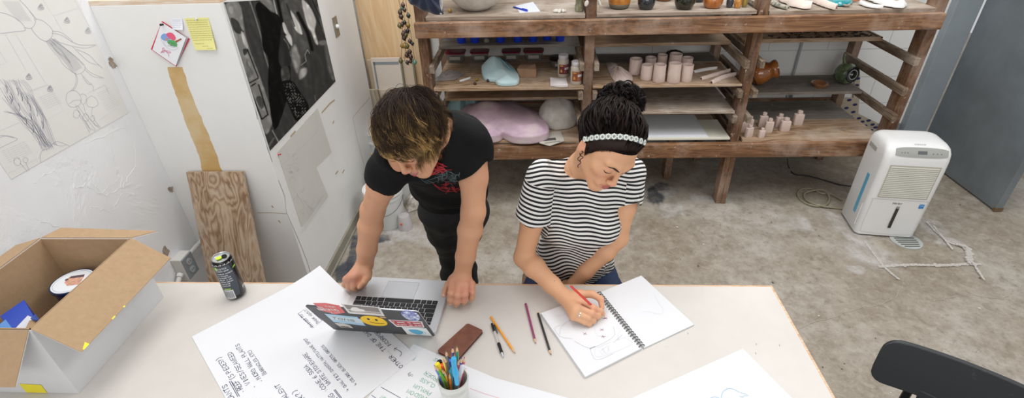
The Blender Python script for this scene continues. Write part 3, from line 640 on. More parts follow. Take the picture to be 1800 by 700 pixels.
for k in range(nC):
    c = p_ur + (p_lr - p_ur) * ((k + .4) / nC); c = V3(c[0], c[1], TZ + .0075)
    for dd in (-.0012, .0012):
        pts = [c + sx * (dd + .0008 * math.sin(a_)) + sn * (.0095 * math.cos(a_)) + V3(0, 0, .0068 * math.sin(a_)) for a_ in np.linspace(-.4, PI + .4, 11)]; mb.tube(pts, .0008, 5)
mb.build('spiral_binding', mat('dark_wire', '44464a', .35, .8), sk)
mb = MB(); ml = MB(); mp_ = MB(); z = TZ + .0082
for pl in [((984, 588), (986, 576), (997, 566), (1010, 561)), ((1002, 566), (1004, 560), (1012, 558)), ((1010, 600), (1035, 612), (1060, 604), (1080, 590), (1078, 575)), ((985, 572), (975, 578), (985, 592), (1006, 596)), ((1038, 612), (1040, 622), (1050, 633), (1078, 622)), ((1078, 603), (1094, 589)), ((1036, 614), (1047, 609))]: pen(ml, pl, .0007, z, 5)
for pl in [((1046, 613), (1052, 628), (1110, 606), (1100, 596)), ((1052, 616), (1060, 624)), ((1060, 612), (1064, 622)), ((1068, 610), (1072, 619)), ((1050, 612), (1075, 601)), ((1085, 598), (1110, 590)), ((976, 558), (996, 551)), ((1045, 575), (1050, 590), (1070, 592)), ((1056, 617), (1070, 608), (1066, 622), (1058, 613)), ((1092, 580), (1086, 590), (1088, 600))]: pen(mb, pl, .0007, z, 4)
pen(ml, [(1037, 614), (1046, 609)], .0013, z, 0)
mb.build('faint_pencil_drawing', PENL, sk, smooth=False); ml.build('pencil_drawing', mat('pencil_mid', 'a9a9ad', .8), sk, smooth=False)
for px, py in [(1028, 587), (1058, 580), (1060, 592)]:
    for k in range(4): a_ = k * 1.5 + px; pen(mp_, [(px, py), (px + 4 * math.cos(a_), py + 2.5 * math.sin(a_))], .0013, z, 0)
for k in range(2): pen(mp_, [(1060, 561), (1067, 559 + k)], .0013, z, 0)
mp_.build('magenta_marks', mat('magenta_pencil', 'a04f80', .7), sk, smooth=False)
mr = MB(); pen(mr, [(1150, 518), (1156, 530), (1166, 545), (1160, 553), (1142, 549), (1128, 548)], .0006, TZ + .0055); mr.build('faint_sketch', PENL, sk, smooth=False)
# ---------------------------------------------------------------- loose pencils and pen
def pencil(p, q, col, lab, lead=None, r=.0038, stripe=None, group=None, name='pencil'):
    p, q = V3(p), V3(q); d = unit(q - p); L = np.linalg.norm(q - p)
    t_ = thing(name, lab, 'pencil', p + V3(0, 0, -r * .9), group)
    R6 = lambda a, b, r0, r1: MB().tube([p + d * a, p + d * b], [r0, r1], 6)
    R6(.004, L - .018, r, r).build('barrel', mat('paint_' + col, col, .3, 0, 0, coat=.4), t_, smooth=False)
    mb = MB(); mb.tube([p + d * (L - .018), p + d * (L - .006)], [r * .98, r * .42], 10); mb.build('sharpened_wood', mat('pencil_wood', 'd9b48e', .7), t_)
    mb = MB(); mb.tube([p + d * (L - .006), p + d * L], [r * .42, r * .08], 8); mb.build('lead', mat('lead_' + (lead or col), lead or col, .5), t_)
    mb = MB(); mb.tube([p, p + d * .001, p + d * .004], [r * .7, r * .97, r * 1.0], 10); mb.build('end_cap', mat('paint_' + (stripe or col), stripe or col, .35), t_)
    return t_
zt = TZ + .0039
pencil(wz(924, 534, zt), wz(942, 605, zt), '8e2f62', 'plum purple coloured pencil lying between the orange pencil and the black one', '9a3d6c', stripe='5e2043')
pencil(wz(945.5, 550, zt), wz(969, 625, zt), '1c1c1e', 'black pencil with sharpened tip lying just left of the sketchbook', '2a2a2a', stripe='c9a84a')
op = pencil(wz(862.5, 557, zt), wz(906, 622, zt), 'f0a030', 'yellow orange pencil lying beside the black grip pen', 'b56f20', r=.0036)
a, b = wz(865, 571, TZ + .0055), wz(885, 629, TZ + .0045); d = unit(b - a); L = np.linalg.norm(b - a)
pn = thing('ballpoint_pen', 'clear ballpoint pen with black rubber grip and clip lying beside the orange pencil', 'pen', (a[0], a[1], TZ))
MB().tube([a + d * .03, a + d * (L * .6)], .0038, 12).build('barrel', mat('pen_clear', 'd6d2cf', .15, alpha=.75), pn)
mb = MB(); mb.tube([a + d * (L * .58), a + d * (L * .6), a + d * (L * .72), a + d * (L * .87)], [.0042, .0052, .0046, .005], 14); mb.build('grip', mat('black_rubber', '17181a', .55), pn)
mb = MB(); mb.tube([a + d * (L * .87), a + d * (L * .95), a + d * L], [.0045, .0028, .0008], 12); mb.build('tip', mat('pen_metal', 'b9bcc0', .3, .8), pn)
mb = MB(); mb.tube([a - d * .004, a + d * .03], [.0038, .0046], 10); s_ = np.cross(d, (0, 0, 1)); mb.obox(a + d * .004 - s_ * .006 + V3(0, 0, .001), a + d * .04 - s_ * .007 + V3(0, 0, .001), .0025, .003); mb.obox(a + d * .005, a + d * .005 - s_ * .007, .003, .003); mb.build('clip', mat('black_plastic', '141416', .3), pn, bevel=.0004)
# ---------------------------------------------------------------- phone
cs = [wz(768, 619, .756), wz(822, 570, .756), wz(850, 583, .756), wz(803, 636, .756)]
def roundpoly(c, r, n=6):
    out = []; k = len(c)
    for i in range(k):
        p, a_, b_ = c[i], c[i - 1], c[(i + 1) % k]; ua, ub = unit(a_ - p), unit(b_ - p)
        for j in range(n + 1): t = j / n; out.append((p + ua * r) * (1 - t) ** 2 + p * 2 * t * (1 - t) + (p + ub * r) * t ** 2)
    return out
ph = thing('phone_in_case', 'phone in a brown leather flip case lying in front of the laptop', 'phone', (cs[0][0], cs[0][1], TZ))
mb = MB(); rp = roundpoly([V3(c[0], c[1], TZ + .0003) for c in cs], .009); mb.slab(rp, (0, 0, 1), .003); mb.slab([p + V3(0, 0, .0085) for p in rp], (0, 0, 1), .0028)
br_ = NT('brown_leather'); br_.col(br_.ramp(br_.noise(br_.co(), 30, 5, .6), [(.3, lin('6b4034')), (.7, lin('83543f'))])); br_.setp(Roughness=.5); br_.bump(br_.noise(br_.co(), 400, 3, .5), .2, .0006)
mb.build('leather_case', br_.m, ph, smooth=False, bevel=.001)
cc = sum(cs) / 4; mb = MB(); mb.slab([V3(cc[0], cc[1], 0) * .04 + V3(p[0], p[1], 0) * .96 + V3(0, 0, TZ + .0034) for p in rp], (0, 0, 1), .0052); mb.build('phone_body', mat('phone_black', '1a1a1c', .25), ph, smooth=False)
# ---------------------------------------------------------------- drink can
cc = onz(416.5, 518, TZ); H = .168; Rr = .033
can = thing('drink_can', 'open tall black energy drink can with lime green pull tab', 'can', (cc[0], cc[1], TZ))
mb = MB(); mb.lathe([(.024, 0.0), (.025, .001), (.029, .007), (Rr, .013), (Rr, H - .018), (.0325, H - .014), (.0275, H - .004)], cc, 48, cap=(True, False)); mb.build('body', mat('can_black', '0f1011', .28, .5, coat=.4), can, angle=60)
mb = MB(); mb.lathe([(.0275, H - .004), (.0282, H - .001), (.0275, H), (.0262, H - .0015), (.0258, H - .006), (.0, H - .0055)], cc, 48, cap=(False, False)); mb.build('lid', mat('can_aluminium', 'c9cbcd', .3, .9), can, angle=60)
cd = unit(V3(-cc[0], -cc[1], 0)); cs_ = np.cross((0, 0, 1), cd)    # towards / right as seen by the camera
def on_can(a_, z, r=Rr + .0003): return cc + cd * (r * math.cos(a_)) + cs_ * (r * math.sin(a_)) + V3(0, 0, z)
def can_patch(mb, a0, a1, z0, z1, r=Rr + .0003, n=12, m=2, f0=None, f1=None):
    P = np.zeros((m, n, 3))
    for i in range(m):
        zz = i / (m - 1)
        for j in range(n):
            A0 = a0 if f0 is None else f0(zz); A1 = a1 if f1 is None else f1(zz)
            P[i, j] = on_can(A0 + (A1 - A0) * j / (n - 1), z0 + (z1 - z0) * zz, r)
    mb.grid(P)
top = cc + V3(0, 0, H - .0045)
mb = MB(); mb.slab([top + V3(0, 0, .0003) + cs_ * (.010 + .0085 * math.cos(a_)) + cd * (-.001 + .011 * math.sin(a_)) for a_ in np.linspace(0, 2 * PI, 20)[:-1]], (0, 0, 1), .0006); mb.build('mouth_opening', mat('can_hole', '050505', .9), can, smooth=False)
mb = MB(); rr_ = roundpoly([top + V3(0, 0, .002) + cs_ * x + cd * y for x, y in ((-.015, -.007), (-.015, .009), (.002, .009), (.003, -.007))], .006); mb.slab(rr_, (0, 0, 1), .0012); mb.build('pull_tab', mat('lime_tab', 'd4f23c', .35, .3), can, smooth=False)
mb = MB(); can_patch(mb, 0, 0, .022, .150, f0=lambda z: -1.15, f1=lambda z: .28 + .28 * math.sin(z * PI * .9 + .1), m=14); mb.build('grey_panel', mat('can_grey', '474d56', .35, .3), can)
def can_text(mb, s, a0, z, h, w, asp=1.0):
    gl, L_ = glyphs(s, h, (0, 0, 0), (1, 0, 0), (0, 1, 0), aspect=asp)
    for pl in gl:
        pp = [on_can(a0 + p[0] / Rr, z + p[1], Rr + .0007) for p in pl]; nrm = unit(pp[0] - V3(cc[0], cc[1], pp[0][2])); ribbon(mb, pp, w, nrm, 0.0002)
mb = MB(); k_ = 0
for i, s in enumerate(['MONSTER', 'ENERGY DRINK', 'TAURINE GINSENG', 'B VITAMINS', 'UNLEASH THE', 'BEAST IN YOU', 'SUGAR SODIUM', 'CARNITINE', 'CAFFEINE']):
    can_text(mb, s, -.95, .138 - i * .0085 - (i > 1) * .003, .0038 if i else .0055, .0008, 1.0)
can_text(mb, 'M', .85, .035, .011, .0022, 1.2); mb.build('white_lettering', mat('can_white', 'e8e9ea', .5), can, smooth=False)
mb = MB(); can_patch(mb, -1.05, -.15, .012, .05, Rr + .0006); mb.build('barcode_label', mat('can_label', 'dadbdd', .5), can)
mb = MB()
for i in range(14): can_patch(mb, -.98 + i * .055, -.98 + i * .055 + (.02 if i % 3 else .032), .016, .046, Rr + .0010, 3)
mb.build('barcode_bars', mat('bar_dark', '55585c', .5), can)
mb = MB()
for k in range(22):
    a_ = -1.4 + k * .13; can_patch(mb, a_, a_ + .06, H - .0155, H - .0135 + .002 * (k % 3), .0331, 3)
mb.build('rim_print', mat('can_white', ''), can)
mb = MB(); can_patch(mb, .5, .95, .128, .134, Rr + .0006, f0=lambda z: .55 + z * .3, f1=lambda z: 1.0 + z * .1); can_patch(mb, -1.05, -.8, .135, .147, Rr + .0006); can_patch(mb, -.9, -.3, .053, .057, Rr + .0006); mb.build('green_marks', mat('can_green', '9bcf3c', .4), can)
# ---------------------------------------------------------------- laptop
lt = thing('laptop', 'open silver laptop whose black lid is covered in stickers', 'laptop', (-.48, 1.2, TZ))
Hr = V3(-.3195, 1.083, TZ + .0024); lu = unit((-.9976, .07, 0)); lv = unit((.07, .9976, 0)); LW, LD = .325, .236
def lp(s, t, z=0): return Hr + lu * s + lv * t + V3(0, 0, z)     # s to the left, t towards the keyboard user
ALU = mat('aluminium', 'd4d6da', .35, .35, .02)
mb = MB(); mb.slab(roundpoly([lp(0, 0, 0), lp(0, LD, 0), lp(LW, LD, 0), lp(LW, 0, 0)], .01), (0, 0, 1), .0135); mb.build('base', ALU, lt, smooth=False, bevel=.0012)
ZB = .0135
mb = MB(); mb.slab([lp(s, t, ZB - .0002) for s, t in ((.108, .138), (.108, .218), (.218, .218), (.218, .138))], (0, 0, 1), .0004); mb.build('trackpad', mat('trackpad', 'cccfd4', .25, .2), lt, smooth=False)
mb = MB(); tp4 = [lp(s, t, ZB + .0003) for s, t in ((.108, .138), (.108, .218), (.218, .218), (.218, .138), (.108, .138))]; ribbon(mb, tp4, .0008, (0, 0, 1)); mb.build('trackpad_outline', mat('pad_line', 'a9abb0', .5), lt, smooth=False)
mb = MB(); rows = [(.030, .010, [1] * 14), (.0425, .017, [1] * 13 + [1.5]), (.0615, .017, [1.5] + [1] * 13), (.0805, .017, [1.8] + [1] * 11 + [1.7]), (.0995, .017, [2.3] + [1] * 10 + [2.2]), (.1185, .017, [1, 1, 1, 1.25, 5.3, 1.25, 1, 1, 1, 1])]
mk = MB()
for t0, hh, ks in rows:
    tot = sum(ks); s = .022; W_ = LW - .044
    for k in ks:
        w_ = W_ * k / tot; a0, a1 = s + .0012, s + w_ - .0012
        mb.slab([lp(a, b, ZB) for a, b in ((a0, t0), (a0, t0 + hh), (a1, t0 + hh), (a1, t0))], (0, 0, 1), .0011); s += w_
        if hh > .012 and k < 1.2: ribbon(mk, [lp((a0 + a1) / 2 - .0015, t0 + hh * .5, ZB + .0012), lp((a0 + a1) / 2 + .0015, t0 + hh * .6, ZB + .0012)], .001, (0, 0, 1))
mb.build('keys', mat('key_black', '1c1d20', .5), lt, smooth=False); mk.build('key_letters', mat('key_grey', '8d9096', .6), lt, smooth=False)
lt_dir = unit(V3(*( -.098 * lv * 1.0)) + V3(0, 0, .200)); ln = unit(np.cross(lt_dir, lu)); 
if ln @ V3(0, -1, 0) < 0: ln = -ln
LH = .222; L0 = lp(0, -.0015, .004)
def ld(s, t, o=0): return L0 + lu * (LW - s) + lt_dir * t + ln * o    # s from the left of the picture, t up
mb = MB(); mb.slab(roundpoly([ld(0, 0, 0), ld(LW, 0, 0), ld(LW, LH, 0), ld(0, LH, 0)], .012), ln, .004); mb.build('lid', mat('lid_black', '3d3f42', .45, 0, .12, 40), lt, smooth=False, bevel=.001)
mb = MB(); mb.slab(roundpoly([ld(.002, 0, 0), ld(LW - .002, 0, 0), ld(LW - .002, LH - .001, 0), ld(.002, LH - .001, 0)], .011), -ln, .0035); mb.build('screen_shell', ALU, lt, smooth=False, bevel=.0006)
mb = MB(); mb.slab([ld(.012, .014, -.0036), ld(LW - .012, .014, -.0036), ld(LW - .012, LH - .012, -.0036), ld(.012, LH - .012, -.0036)], -ln, .0004); mb.build('screen', mat('screen_glass', '101214', .1), lt, smooth=False)
def onlid(px, py, o=.0042):
    P0 = L0 + ln * o; d = ray(px, py); C_ = V3(0, 0, CAMZ); t = ((P0 - C_) @ ln) / (d @ ln); return C_ + d * t
def stick(name, pts, c, o=.0042, k=0):
    P_ = [onlid(a, b, o) for a, b in pts]
    if k: P_ = smooth_line(P_, k, True)
    mb = MB(); mb.slab(P_, ln, .0003); return mb.build(name, c if not isinstance(c, str) else mat('sticker_' + c, c, .45), lt, smooth=False)
RS_ = stick('red_sticker', [(549.5, 532.8), (571, 532.5), (596, 537), (607, 550), (590, 552.5), (568, 547)], 'd9605f')
stick('grey_sticker', [(599, 534), (667, 540), (676.5, 556), (613, 551)], 'd7d3ce'); stick('grey_photo', [(604.5, 536), (664, 541.5), (670, 552), (614, 547.5)], '857d78', .0046)
stick('blob_white', [(618, 541), (626, 540.5), (632, 543), (640, 545), (640, 548), (618, 546.5)], 'e6e3df', .005, 3); stick('photo_strip', [(610, 543.5), (668, 549.5), (669, 550.8), (611.5, 545)], 'c9c5bf', .0048)
stick('blue_sticker', [(570, 551.5), (628, 557.5), (643, 573), (587, 566.5)], 'a9cbe2'); stick('blue_sticker_band', [(577, 555), (633, 561), (640, 569), (583, 561.5)], 'c9d8e0', .0046)
stick('wheel_sticker', [(588, 568), (603, 568.5), (615, 572), (621, 577), (600, 576)], 'd2cbc4', .0044); stick('wheel_dark', [(598, 573.5), (612, 574.5), (616, 576.5), (600, 575.5)], '6c5a4e', .0048)
ycx, ycy = 657, 564.5
P_ = smooth_line([onlid(a, b) for a, b in [(633.5, 560), (638, 556), (650, 555.5), (665, 558), (676, 563), (681, 569), (677, 572.5), (664, 573), (650, 571), (638, 566)]], 4, True)
mb = MB(); mb.slab(P_, ln, .0003); mb.build('yellow_face_sticker', mat('sticker_yellow', 'f5c81c', .45), lt, smooth=False)
mb = MB()
for px, py in [(647.5, 561), (661.5, 562.5)]: mb.slab(smooth_line([onlid(px + x, py + y, .0046) for x, y in ((-2.6, -1), (0, -1.2), (2.8, .8), (1.5, 1.8), (-1.5, 1))], 3, True), ln, .0003)
ribbon(mb, smooth_line([onlid(a, b, .0048) for a, b in [(650, 566), (656, 567.5), (664, 568.5), (675, 569)]]), .0028, ln); mb.build('face_features', mat('sticker_black', '2c2c26', .5), lt, smooth=False)
P_ = smooth_line([onlid(a, b) for a, b in [(705, 551), (709, 546.5), (719, 546), (731, 550), (738, 558), (736, 563), (728, 564.5), (714, 560)]], 4, True)
globe = NT('globe_sticker'); gf = globe.noise(globe.co(), 70, 6, .7); globe.col(globe.ramp(gf, [(.42, lin('e3e6ef')), (.5, lin('8d97c9')), (.6, lin('4b56a0'))])); globe.setp(Roughness=.45)
mb = MB(); mb.slab(P_, ln, .0003); mb.build('round_blue_sticker', globe.m, lt, smooth=False)
stick('red_text_border', [(682, 562), (742, 565.5), (746, 576), (697, 574.5)], 'e9e4e2'); stick('red_text_sticker', [(686, 563.2), (740, 566.8), (744, 575), (698, 572.8)], 'b5394a', .0046)
stick('white_sticker', [(706, 575), (749, 577.5), (760, 591), (716.5, 588)], 'e9edee')
mb = MB(); mb.slab(smooth_line([onlid(a, b, .0046) for a, b in [(718, 580), (724, 579.5), (732, 580), (741, 582.5), (744, 586), (736, 588.5), (728, 586.5), (722, 583.5)]], 3, True), ln, .0003); ribbon(mb, smooth_line([onlid(a, b, .0048) for a, b in [(733, 581), (745, 583.5), (748, 587), (738, 589.3)]]), .001, ln); mb.build('cyan_splash', mat('sticker_cyan', '5ab3d8', .45), lt, smooth=False)
stick('torn_strip', [(667, 556.5), (678, 557.5), (679, 559.5), (669, 558.5)], 'cda27c', .0045)
def lidtext(mb, s, a, b, h, w, o=.005):
    A, B = onlid(*a, o), onlid(*b, o); u = unit(B - A); wv = lt_dir - u * (lt_dir @ u); _, l0 = glyphs(s, h, A, u, wv); gl, _ = glyphs(s, h, A, u, wv, aspect=np.linalg.norm(B - A) / l0)
    for pl in gl: ribbon(mb, pl, w, ln)
mb = MB(); lidtext(mb, 'DEEP', (559.5, 540.8), (570, 541.3), .009, .0018); lidtext(mb, 'Ellum', (573, 539), (591, 541), .012, .0018); lidtext(mb, 'BREWING', (562, 545.3), (597.5, 546.8), .017, .0032); lidtext(mb, 'CO', (589, 549.2), (599.5, 549.6), .008, .0018); lidtext(mb, 'X', (583.5, 551.5), (588.5, 551.7), .018, .0012)
mb.build('white_letters', mat('letters_pale', 'f4d9d6', .5), lt, smooth=False)
mb = MB(); lidtext(mb, 'TOMS', (585, 560.8), (626.5, 566.3), .020, .0022); mb.build('grey_letters', mat('letters_grey', '6f757c', .5), lt, smooth=False)
mb = MB(); lidtext(mb, 'IN ROUTE TO BROKEN', (691, 566.8), (738, 569.8), .010, .0018); lidtext(mb, 'HEARTS OR GLORY', (699, 571.3), (741, 573.9), .010, .0018); mb.build('pale_letters', mat('letters_white', 'ece0e0', .5), lt, smooth=False)
mb = MB(); mb.tube([lp(.03, .005, ZB * .9), lp(LW - .03, .005, ZB * .9)], .003, 10); mb.build('hinge', mat('hinge_black', '202124', .5), lt)
# ---------------------------------------------------------------- pencil cup with pencils
CC = onz(796, 664, TZ + .105); CC = V3(CC[0], CC[1], TZ); CR_ = .041; CHt = .105
cup = thing('pencil_cup', 'grey white cup packed with coloured pencils and pens', 'cup', (CC[0], CC[1], TZ))
gc = NT('grey_glaze'); gc.col(gc.ramp(gc.noise(gc.co((1, 1, 3)), 12, 5, .6, 1), [(.3, lin('b3b3ac')), (.5, lin('cfcfc8')), (.7, lin('dedfda'))])); gc.setp(Roughness=.25); gc.b.inputs['Coat Weight'].default_value = .5
mb = MB(); mb.lathe([(.030, 0), (.033, .002), (.036, .03), (.037, .06), (CR_, CHt - .003), (CR_ - .001, CHt), (CR_ - .004, CHt - .001), (.033, .06), (.030, .006), (0, .005)], CC, 40, cap=(True, False)); mb.build('vessel', gc.m, cup)
def in_cup(px, py, z, L, col, kind='p', r=.0038, lead=None):   # tip seen at px,py at height z
    tip = onz(px, py, z); b = V3(CC[0], CC[1], TZ + .008); d = b - tip; o2 = d.copy(); 
    foot = b + V3(-(tip[0] - b[0]) * .35, -(tip[1] - b[1]) * .3, 0)
    return foot, tip
cupL = [(764, 643, .905, '6cc23a', 'light green'), (762.5, 641, .91, '5a7fd0', 'pale blue'), (767, 646, .895, '4c6fbe', 'cornflower blue'), (773, 651, .885, '9cc045', 'olive green'), (776, 648, .89, '2f8a78', 'teal green'), (780, 651, .882, 'b0486a', 'crimson pink'),
        (777, 628, .935, 'e8dc30', 'lemon yellow'), (784, 616, .955, '5e6a66', 'dark grey'), (782.5, 627, .935, '7a5a36', 'brown'), (795.5, 609.5, .965, '27337e', 'navy blue'), (803, 608, .965, '2f8f5e', 'green tipped natural wood'), (797, 617, .95, 'c9703a', 'burnt orange'),
        (790, 656, .88, 'f2871e', 'bright orange'), (781, 652, .884, 'f3c21e', 'golden yellow'), (811.5, 628, .93, '3d56b5', 'royal blue'), (816.5, 627, .93, 'c23a44', 'red'), (805.5, 632, .925, 'c05f66', 'rose red'), (770, 652, .885, '7fb23c', 'grass green')]
R_ = np.random.RandomState(11)
for i, (px, py, z, c, nm) in enumerate(cupL):
    tip = onz(px, py, z); rel = tip - V3(CC[0], CC[1], 0)
    # the pencil leans on the rim side its tip is on
    hz = z - TZ; k = min(1, .031 / max(1e-6, math.hypot(rel[0], rel[1]))); ft = V3(CC[0] + rel[0] * .25 + R_.uniform(-.008, .008), CC[1] + rel[1] * .25 + R_.uniform(-.008, .008), TZ + .010)
    rim = ft + (tip - ft) * ((CHt) / (hz)); rr_ = math.hypot(rim[0] - CC[0], rim[1] - CC[1])
    if rr_ > .033: ft = V3(CC[0] - rel[0] * .3, CC[1] - rel[1] * .3, TZ + .010)
    pencil(ft, tip, c, '%s coloured pencil standing in the pencil cup' % nm, c, r=.0037, group='pencils in the cup')
def marker(px, py, z, c, lab, r=.006, name='marker_pen', m=None, cap=.02):
    tip = onz(px, py, z); rel = tip - V3(CC[0], CC[1], 0); ft = V3(CC[0] - rel[0] * .2, CC[1] - rel[1] * .2, TZ + .012); d = unit(tip - ft); L = np.linalg.norm(tip - ft)
    t_ = thing(name, lab, 'pen', ft); mm = m or mat('plastic_' + c, c, .3)
    MB().tube([ft, ft + d * (L - .03)], r * .9, 14).build('barrel', mm, t_)
    mb = MB(); mb.tube([ft + d * (L - .032), ft + d * (L - .004), ft + d * (L - .001), tip], [r, r, r * .85, r * .4], 14); mb.build('cap', mm, t_); return t_
marker(767.5, 639, .892, 'f2d928', 'yellow highlighter standing at the left of the pencil cup', .0075); marker(776, 641, .885, 'e5503a', 'orange red marker standing in the pencil cup', .007); marker(790, 633, .90, '3f63c4', 'mid blue marker standing behind the turquoise pen', .007)
marker(791, 648, .885, '2f9fb5', 'dark teal marker standing in front of the blue marker', .007); marker(813, 641, .905, 'd9dbe3', 'clear capped white pen standing at the right of the cup', .0065); marker(771, 634, .885, '1c1c1e', 'black marker standing at the back left of the cup', .0075)
# turquoise scissors/pen handle leaning out over the rim
TQ = mat('turquoise_plastic', '38a8d8', .3, 0, .05, coat=.3)
p0, p1, p2, p3 = onz(797.5, 628, .945), onz(798, 641, .925), onz(801, 657, .90), onz(803.5, 677, .862)
sc = thing('craft_scissors', 'turquoise plastic scissors standing handles up in the cup', 'scissors', (CC[0], CC[1], TZ + .01))
mb = MB(); mb.tube(smooth_line([p0, p1, p2, p2 * .6 + p3 * .4]), [.006, .0068, .0075, .0078, .0075, .007, .0068, .0068, .007, .0075, .008, .0085, .0085, .008, .0075, .007, .0065, .006, .006], 12); mb.build('upper_handle', TQ, sc, sub=1)
mb = MB(); mb.tube(smooth_line([p2, p2 * .4 + p3 * .6 + V3(0, 0, .004), p3], 5), [.006] * 3 + [.0062] * 6 + [.0058, .004], 10); mb.build('lower_handle', TQ, sc, sub=1)
mb = MB(); mb.obox(p2 + V3(0, .004, -.004), (CC[0], CC[1], TZ + .012), .009, .002); mb.build('blades', mat('pen_metal', ''), sc, smooth=False)
# ---------------------------------------------------------------- cardboard box
bx0, bx1, by0, by1, bz = -1.60, -1.295, .858, 1.245, 1.005; th = .004
KR = NT('cardboard'); KR.col(KR.ramp(KR.noise(KR.co(), 60, 5, .7), [(.3, lin('a98c6b')), (.7, lin('b39675'))])); KR.setp(Roughness=.85); KR = KR.m
BW = mat('white_carton', 'd5d6d8', .6, 0, .05, 5)
bx = thing('cardboard_box', 'open white cardboard box with brown inside standing at the left end of the table', 'box', (-1.45, 1.05, TZ))
mb = MB(); mb.box((bx0, by0, TZ + .0005), (bx1, by0 + th, bz - .004)); mb.box((bx0, by1 - th, TZ + .0005), (bx1, by1, bz - .004)); mb.box((bx0, by0 + th, TZ + .0005), (bx0 + th, by1 - th, bz - .004)); mb.box((bx1 - th, by0 + th, TZ + .0005), (bx1, by1 - th, bz - .004)); mb.build('outer_walls', BW, bx, smooth=False)
mb = MB(); e = .0045; mb.box((bx0 + e, by0 + e, TZ + .001), (bx1 - e, by1 - e, TZ + .004)); mb.box((bx0 + e, by0 + e, TZ), (bx1 - e, by0 + e + .002, bz)); mb.box((bx0 + e, by1 - e - .002, TZ + .002), (bx1 - e, by1 - e, bz)); mb.box((bx0 + e, by0 + e, TZ + .002), (bx0 + e + .002, by1 - e, bz)); mb.box((bx1 - e - .002, by0 + e, TZ + .002), (bx1 - e, by1 - e, bz)); mb.build('inner_lining', KR, bx, smooth=False)
def flap(c, nrm, nm):
    mb = MB(); mb.m = 0; mb.slab(c, nrm, .0022); o = mb.build(nm, KR, bx, smooth=False)
    mb = MB(); nn_ = unit(nrm); mb.slab([p - nn_ * .0002 for p in c], -nn_, .0018); mb.build(nm + '_face', BW, bx, smooth=False)
F1, F2 = ony(153, 616, by0), ony(292, 458, by1); F1 = V3((F1[0] + F2[0]) / 2, by0, (F1[2] + F2[2]) / 2); F2 = V3(F1[0], by1, F1[2])
flap([V3(bx1, by0 + .002, bz), V3(bx1, by1 - .002, bz), F2, F1], (.4, 0, 1), 'right_flap')
F3 = onx(277, 407, -1.255); flap([V3(bx1 - .002, by1, bz), V3(bx0 + .002, by1, bz), V3(bx0 + .03, F3[1] - .01, F3[2] + .02), F3], (0, .3, 1), 'back_flap')
flap([V3(bx0 + .002, by0, bz), V3(bx1 - .003, by0, bz), V3(bx1 - .03, by0 - .085, bz - .115), V3(bx0 + .002, by0 - .085, bz - .115)], (0, -.6, .5), 'front_flap')
flap([V3(bx0, by1 - .002, bz), V3(bx0, by0 + .002, bz), V3(bx0 - .10, by0 + .002, bz - .03), V3(bx0 - .10, by1 - .002, bz - .03)], (0, 0, 1), 'left_flap')
YT = mat('yellow_tape', 'efe02e', .5)
mb = MB(); f_ = lambda a, b: ony(a, b, by0 - .0008); mb.slab([f_(34, 675), (f_(72, 677)), f_(83, 691), f_(46, 690)], (0, -1, 0), .0004)
t1 = F1 + (F2 - F1) * .03; fn = unit(np.cross(F2 - F1, V3(bx1, by0, bz) - F1)); fn = fn if fn[2] > 0 else -fn
for a_, b_ in ((.02, .07), (.30, .33), (.42, .435)):
    A, B = F1 + (F2 - F1) * a_, F1 + (F2 - F1) * b_; inn = unit(V3(bx1, by0, bz) - F1) * .012; mb.slab([A, B, B + inn * (1 if a_ < .1 else .3), A + inn * .3], fn, .0026)
mb.build('yellow_tape', YT, bx, smooth=False)
# tin inside the box
tc = onz(127, 494, .905); tin = thing('round_tin', 'round dark blue tub with a white printed lid standing inside the cardboard box', 'tub', (tc[0], tc[1], TZ + .004))
tz = .905; mb = MB(); mb.lathe([(.048, TZ + .0045), (.050, TZ + .01), (.056, tz - .008)], (tc[0], tc[1], 0), 40); mb.build('tub', mat('tub_navy', '1b2440', .35), tin)
mb = MB(); mb.lathe([(.056, tz - .012), (.061, tz - .010), (.061, tz - .001), (.058, tz), (.057, tz - .002), (0, tz - .002)], (tc[0], tc[1], 0), 40, cap=(False, False)); mb.build('lid_rim', mat('tub_rim', '22304f', .3), tin)
mb = MB(); mb.lathe([(.0565, tz - .0018), (.0565, tz - .0006), (0, tz - .0006)], (tc[0], tc[1], 0), 40, cap=(False, False)); mb.build('lid', mat('tub_lid', 'e3e7ec', .35), tin)
mb = MB(); q = lambda a, b: onz(a, b, tz - .0004)
mb.slab([q(113, 497), (q(122, 487)), q(148, 486), q(139, 500), q(118, 503)], (0, 0, 1), .0003); mb.build('lid_print', mat('tub_print', 'd6a48c', .5, 0, .4, 90), tin, smooth=False)
mb = MB(); mb.slab([q(125, 486), q(149, 482.5), q(147, 487), q(122, 490)], (0, 0, 1), .0006); mb.lathe([(.005, 0), (.005, .0008)], q(117.5, 492), 12); mb.build('lid_lettering', mat('tub_dark_print', '5c4a50', .5), tin, smooth=False)
mb = MB(); rng = [(tc[0] + .051 * math.cos(a_), tc[1] + .051 * math.sin(a_), tz - .0005) for a_ in np.linspace(0, 6.283, 40)]; ribbon(mb, rng, .0009, (0, 0, 1)); mb.build('lid_ring', mat('tub_ring', '8e9bb0', .5), tin)
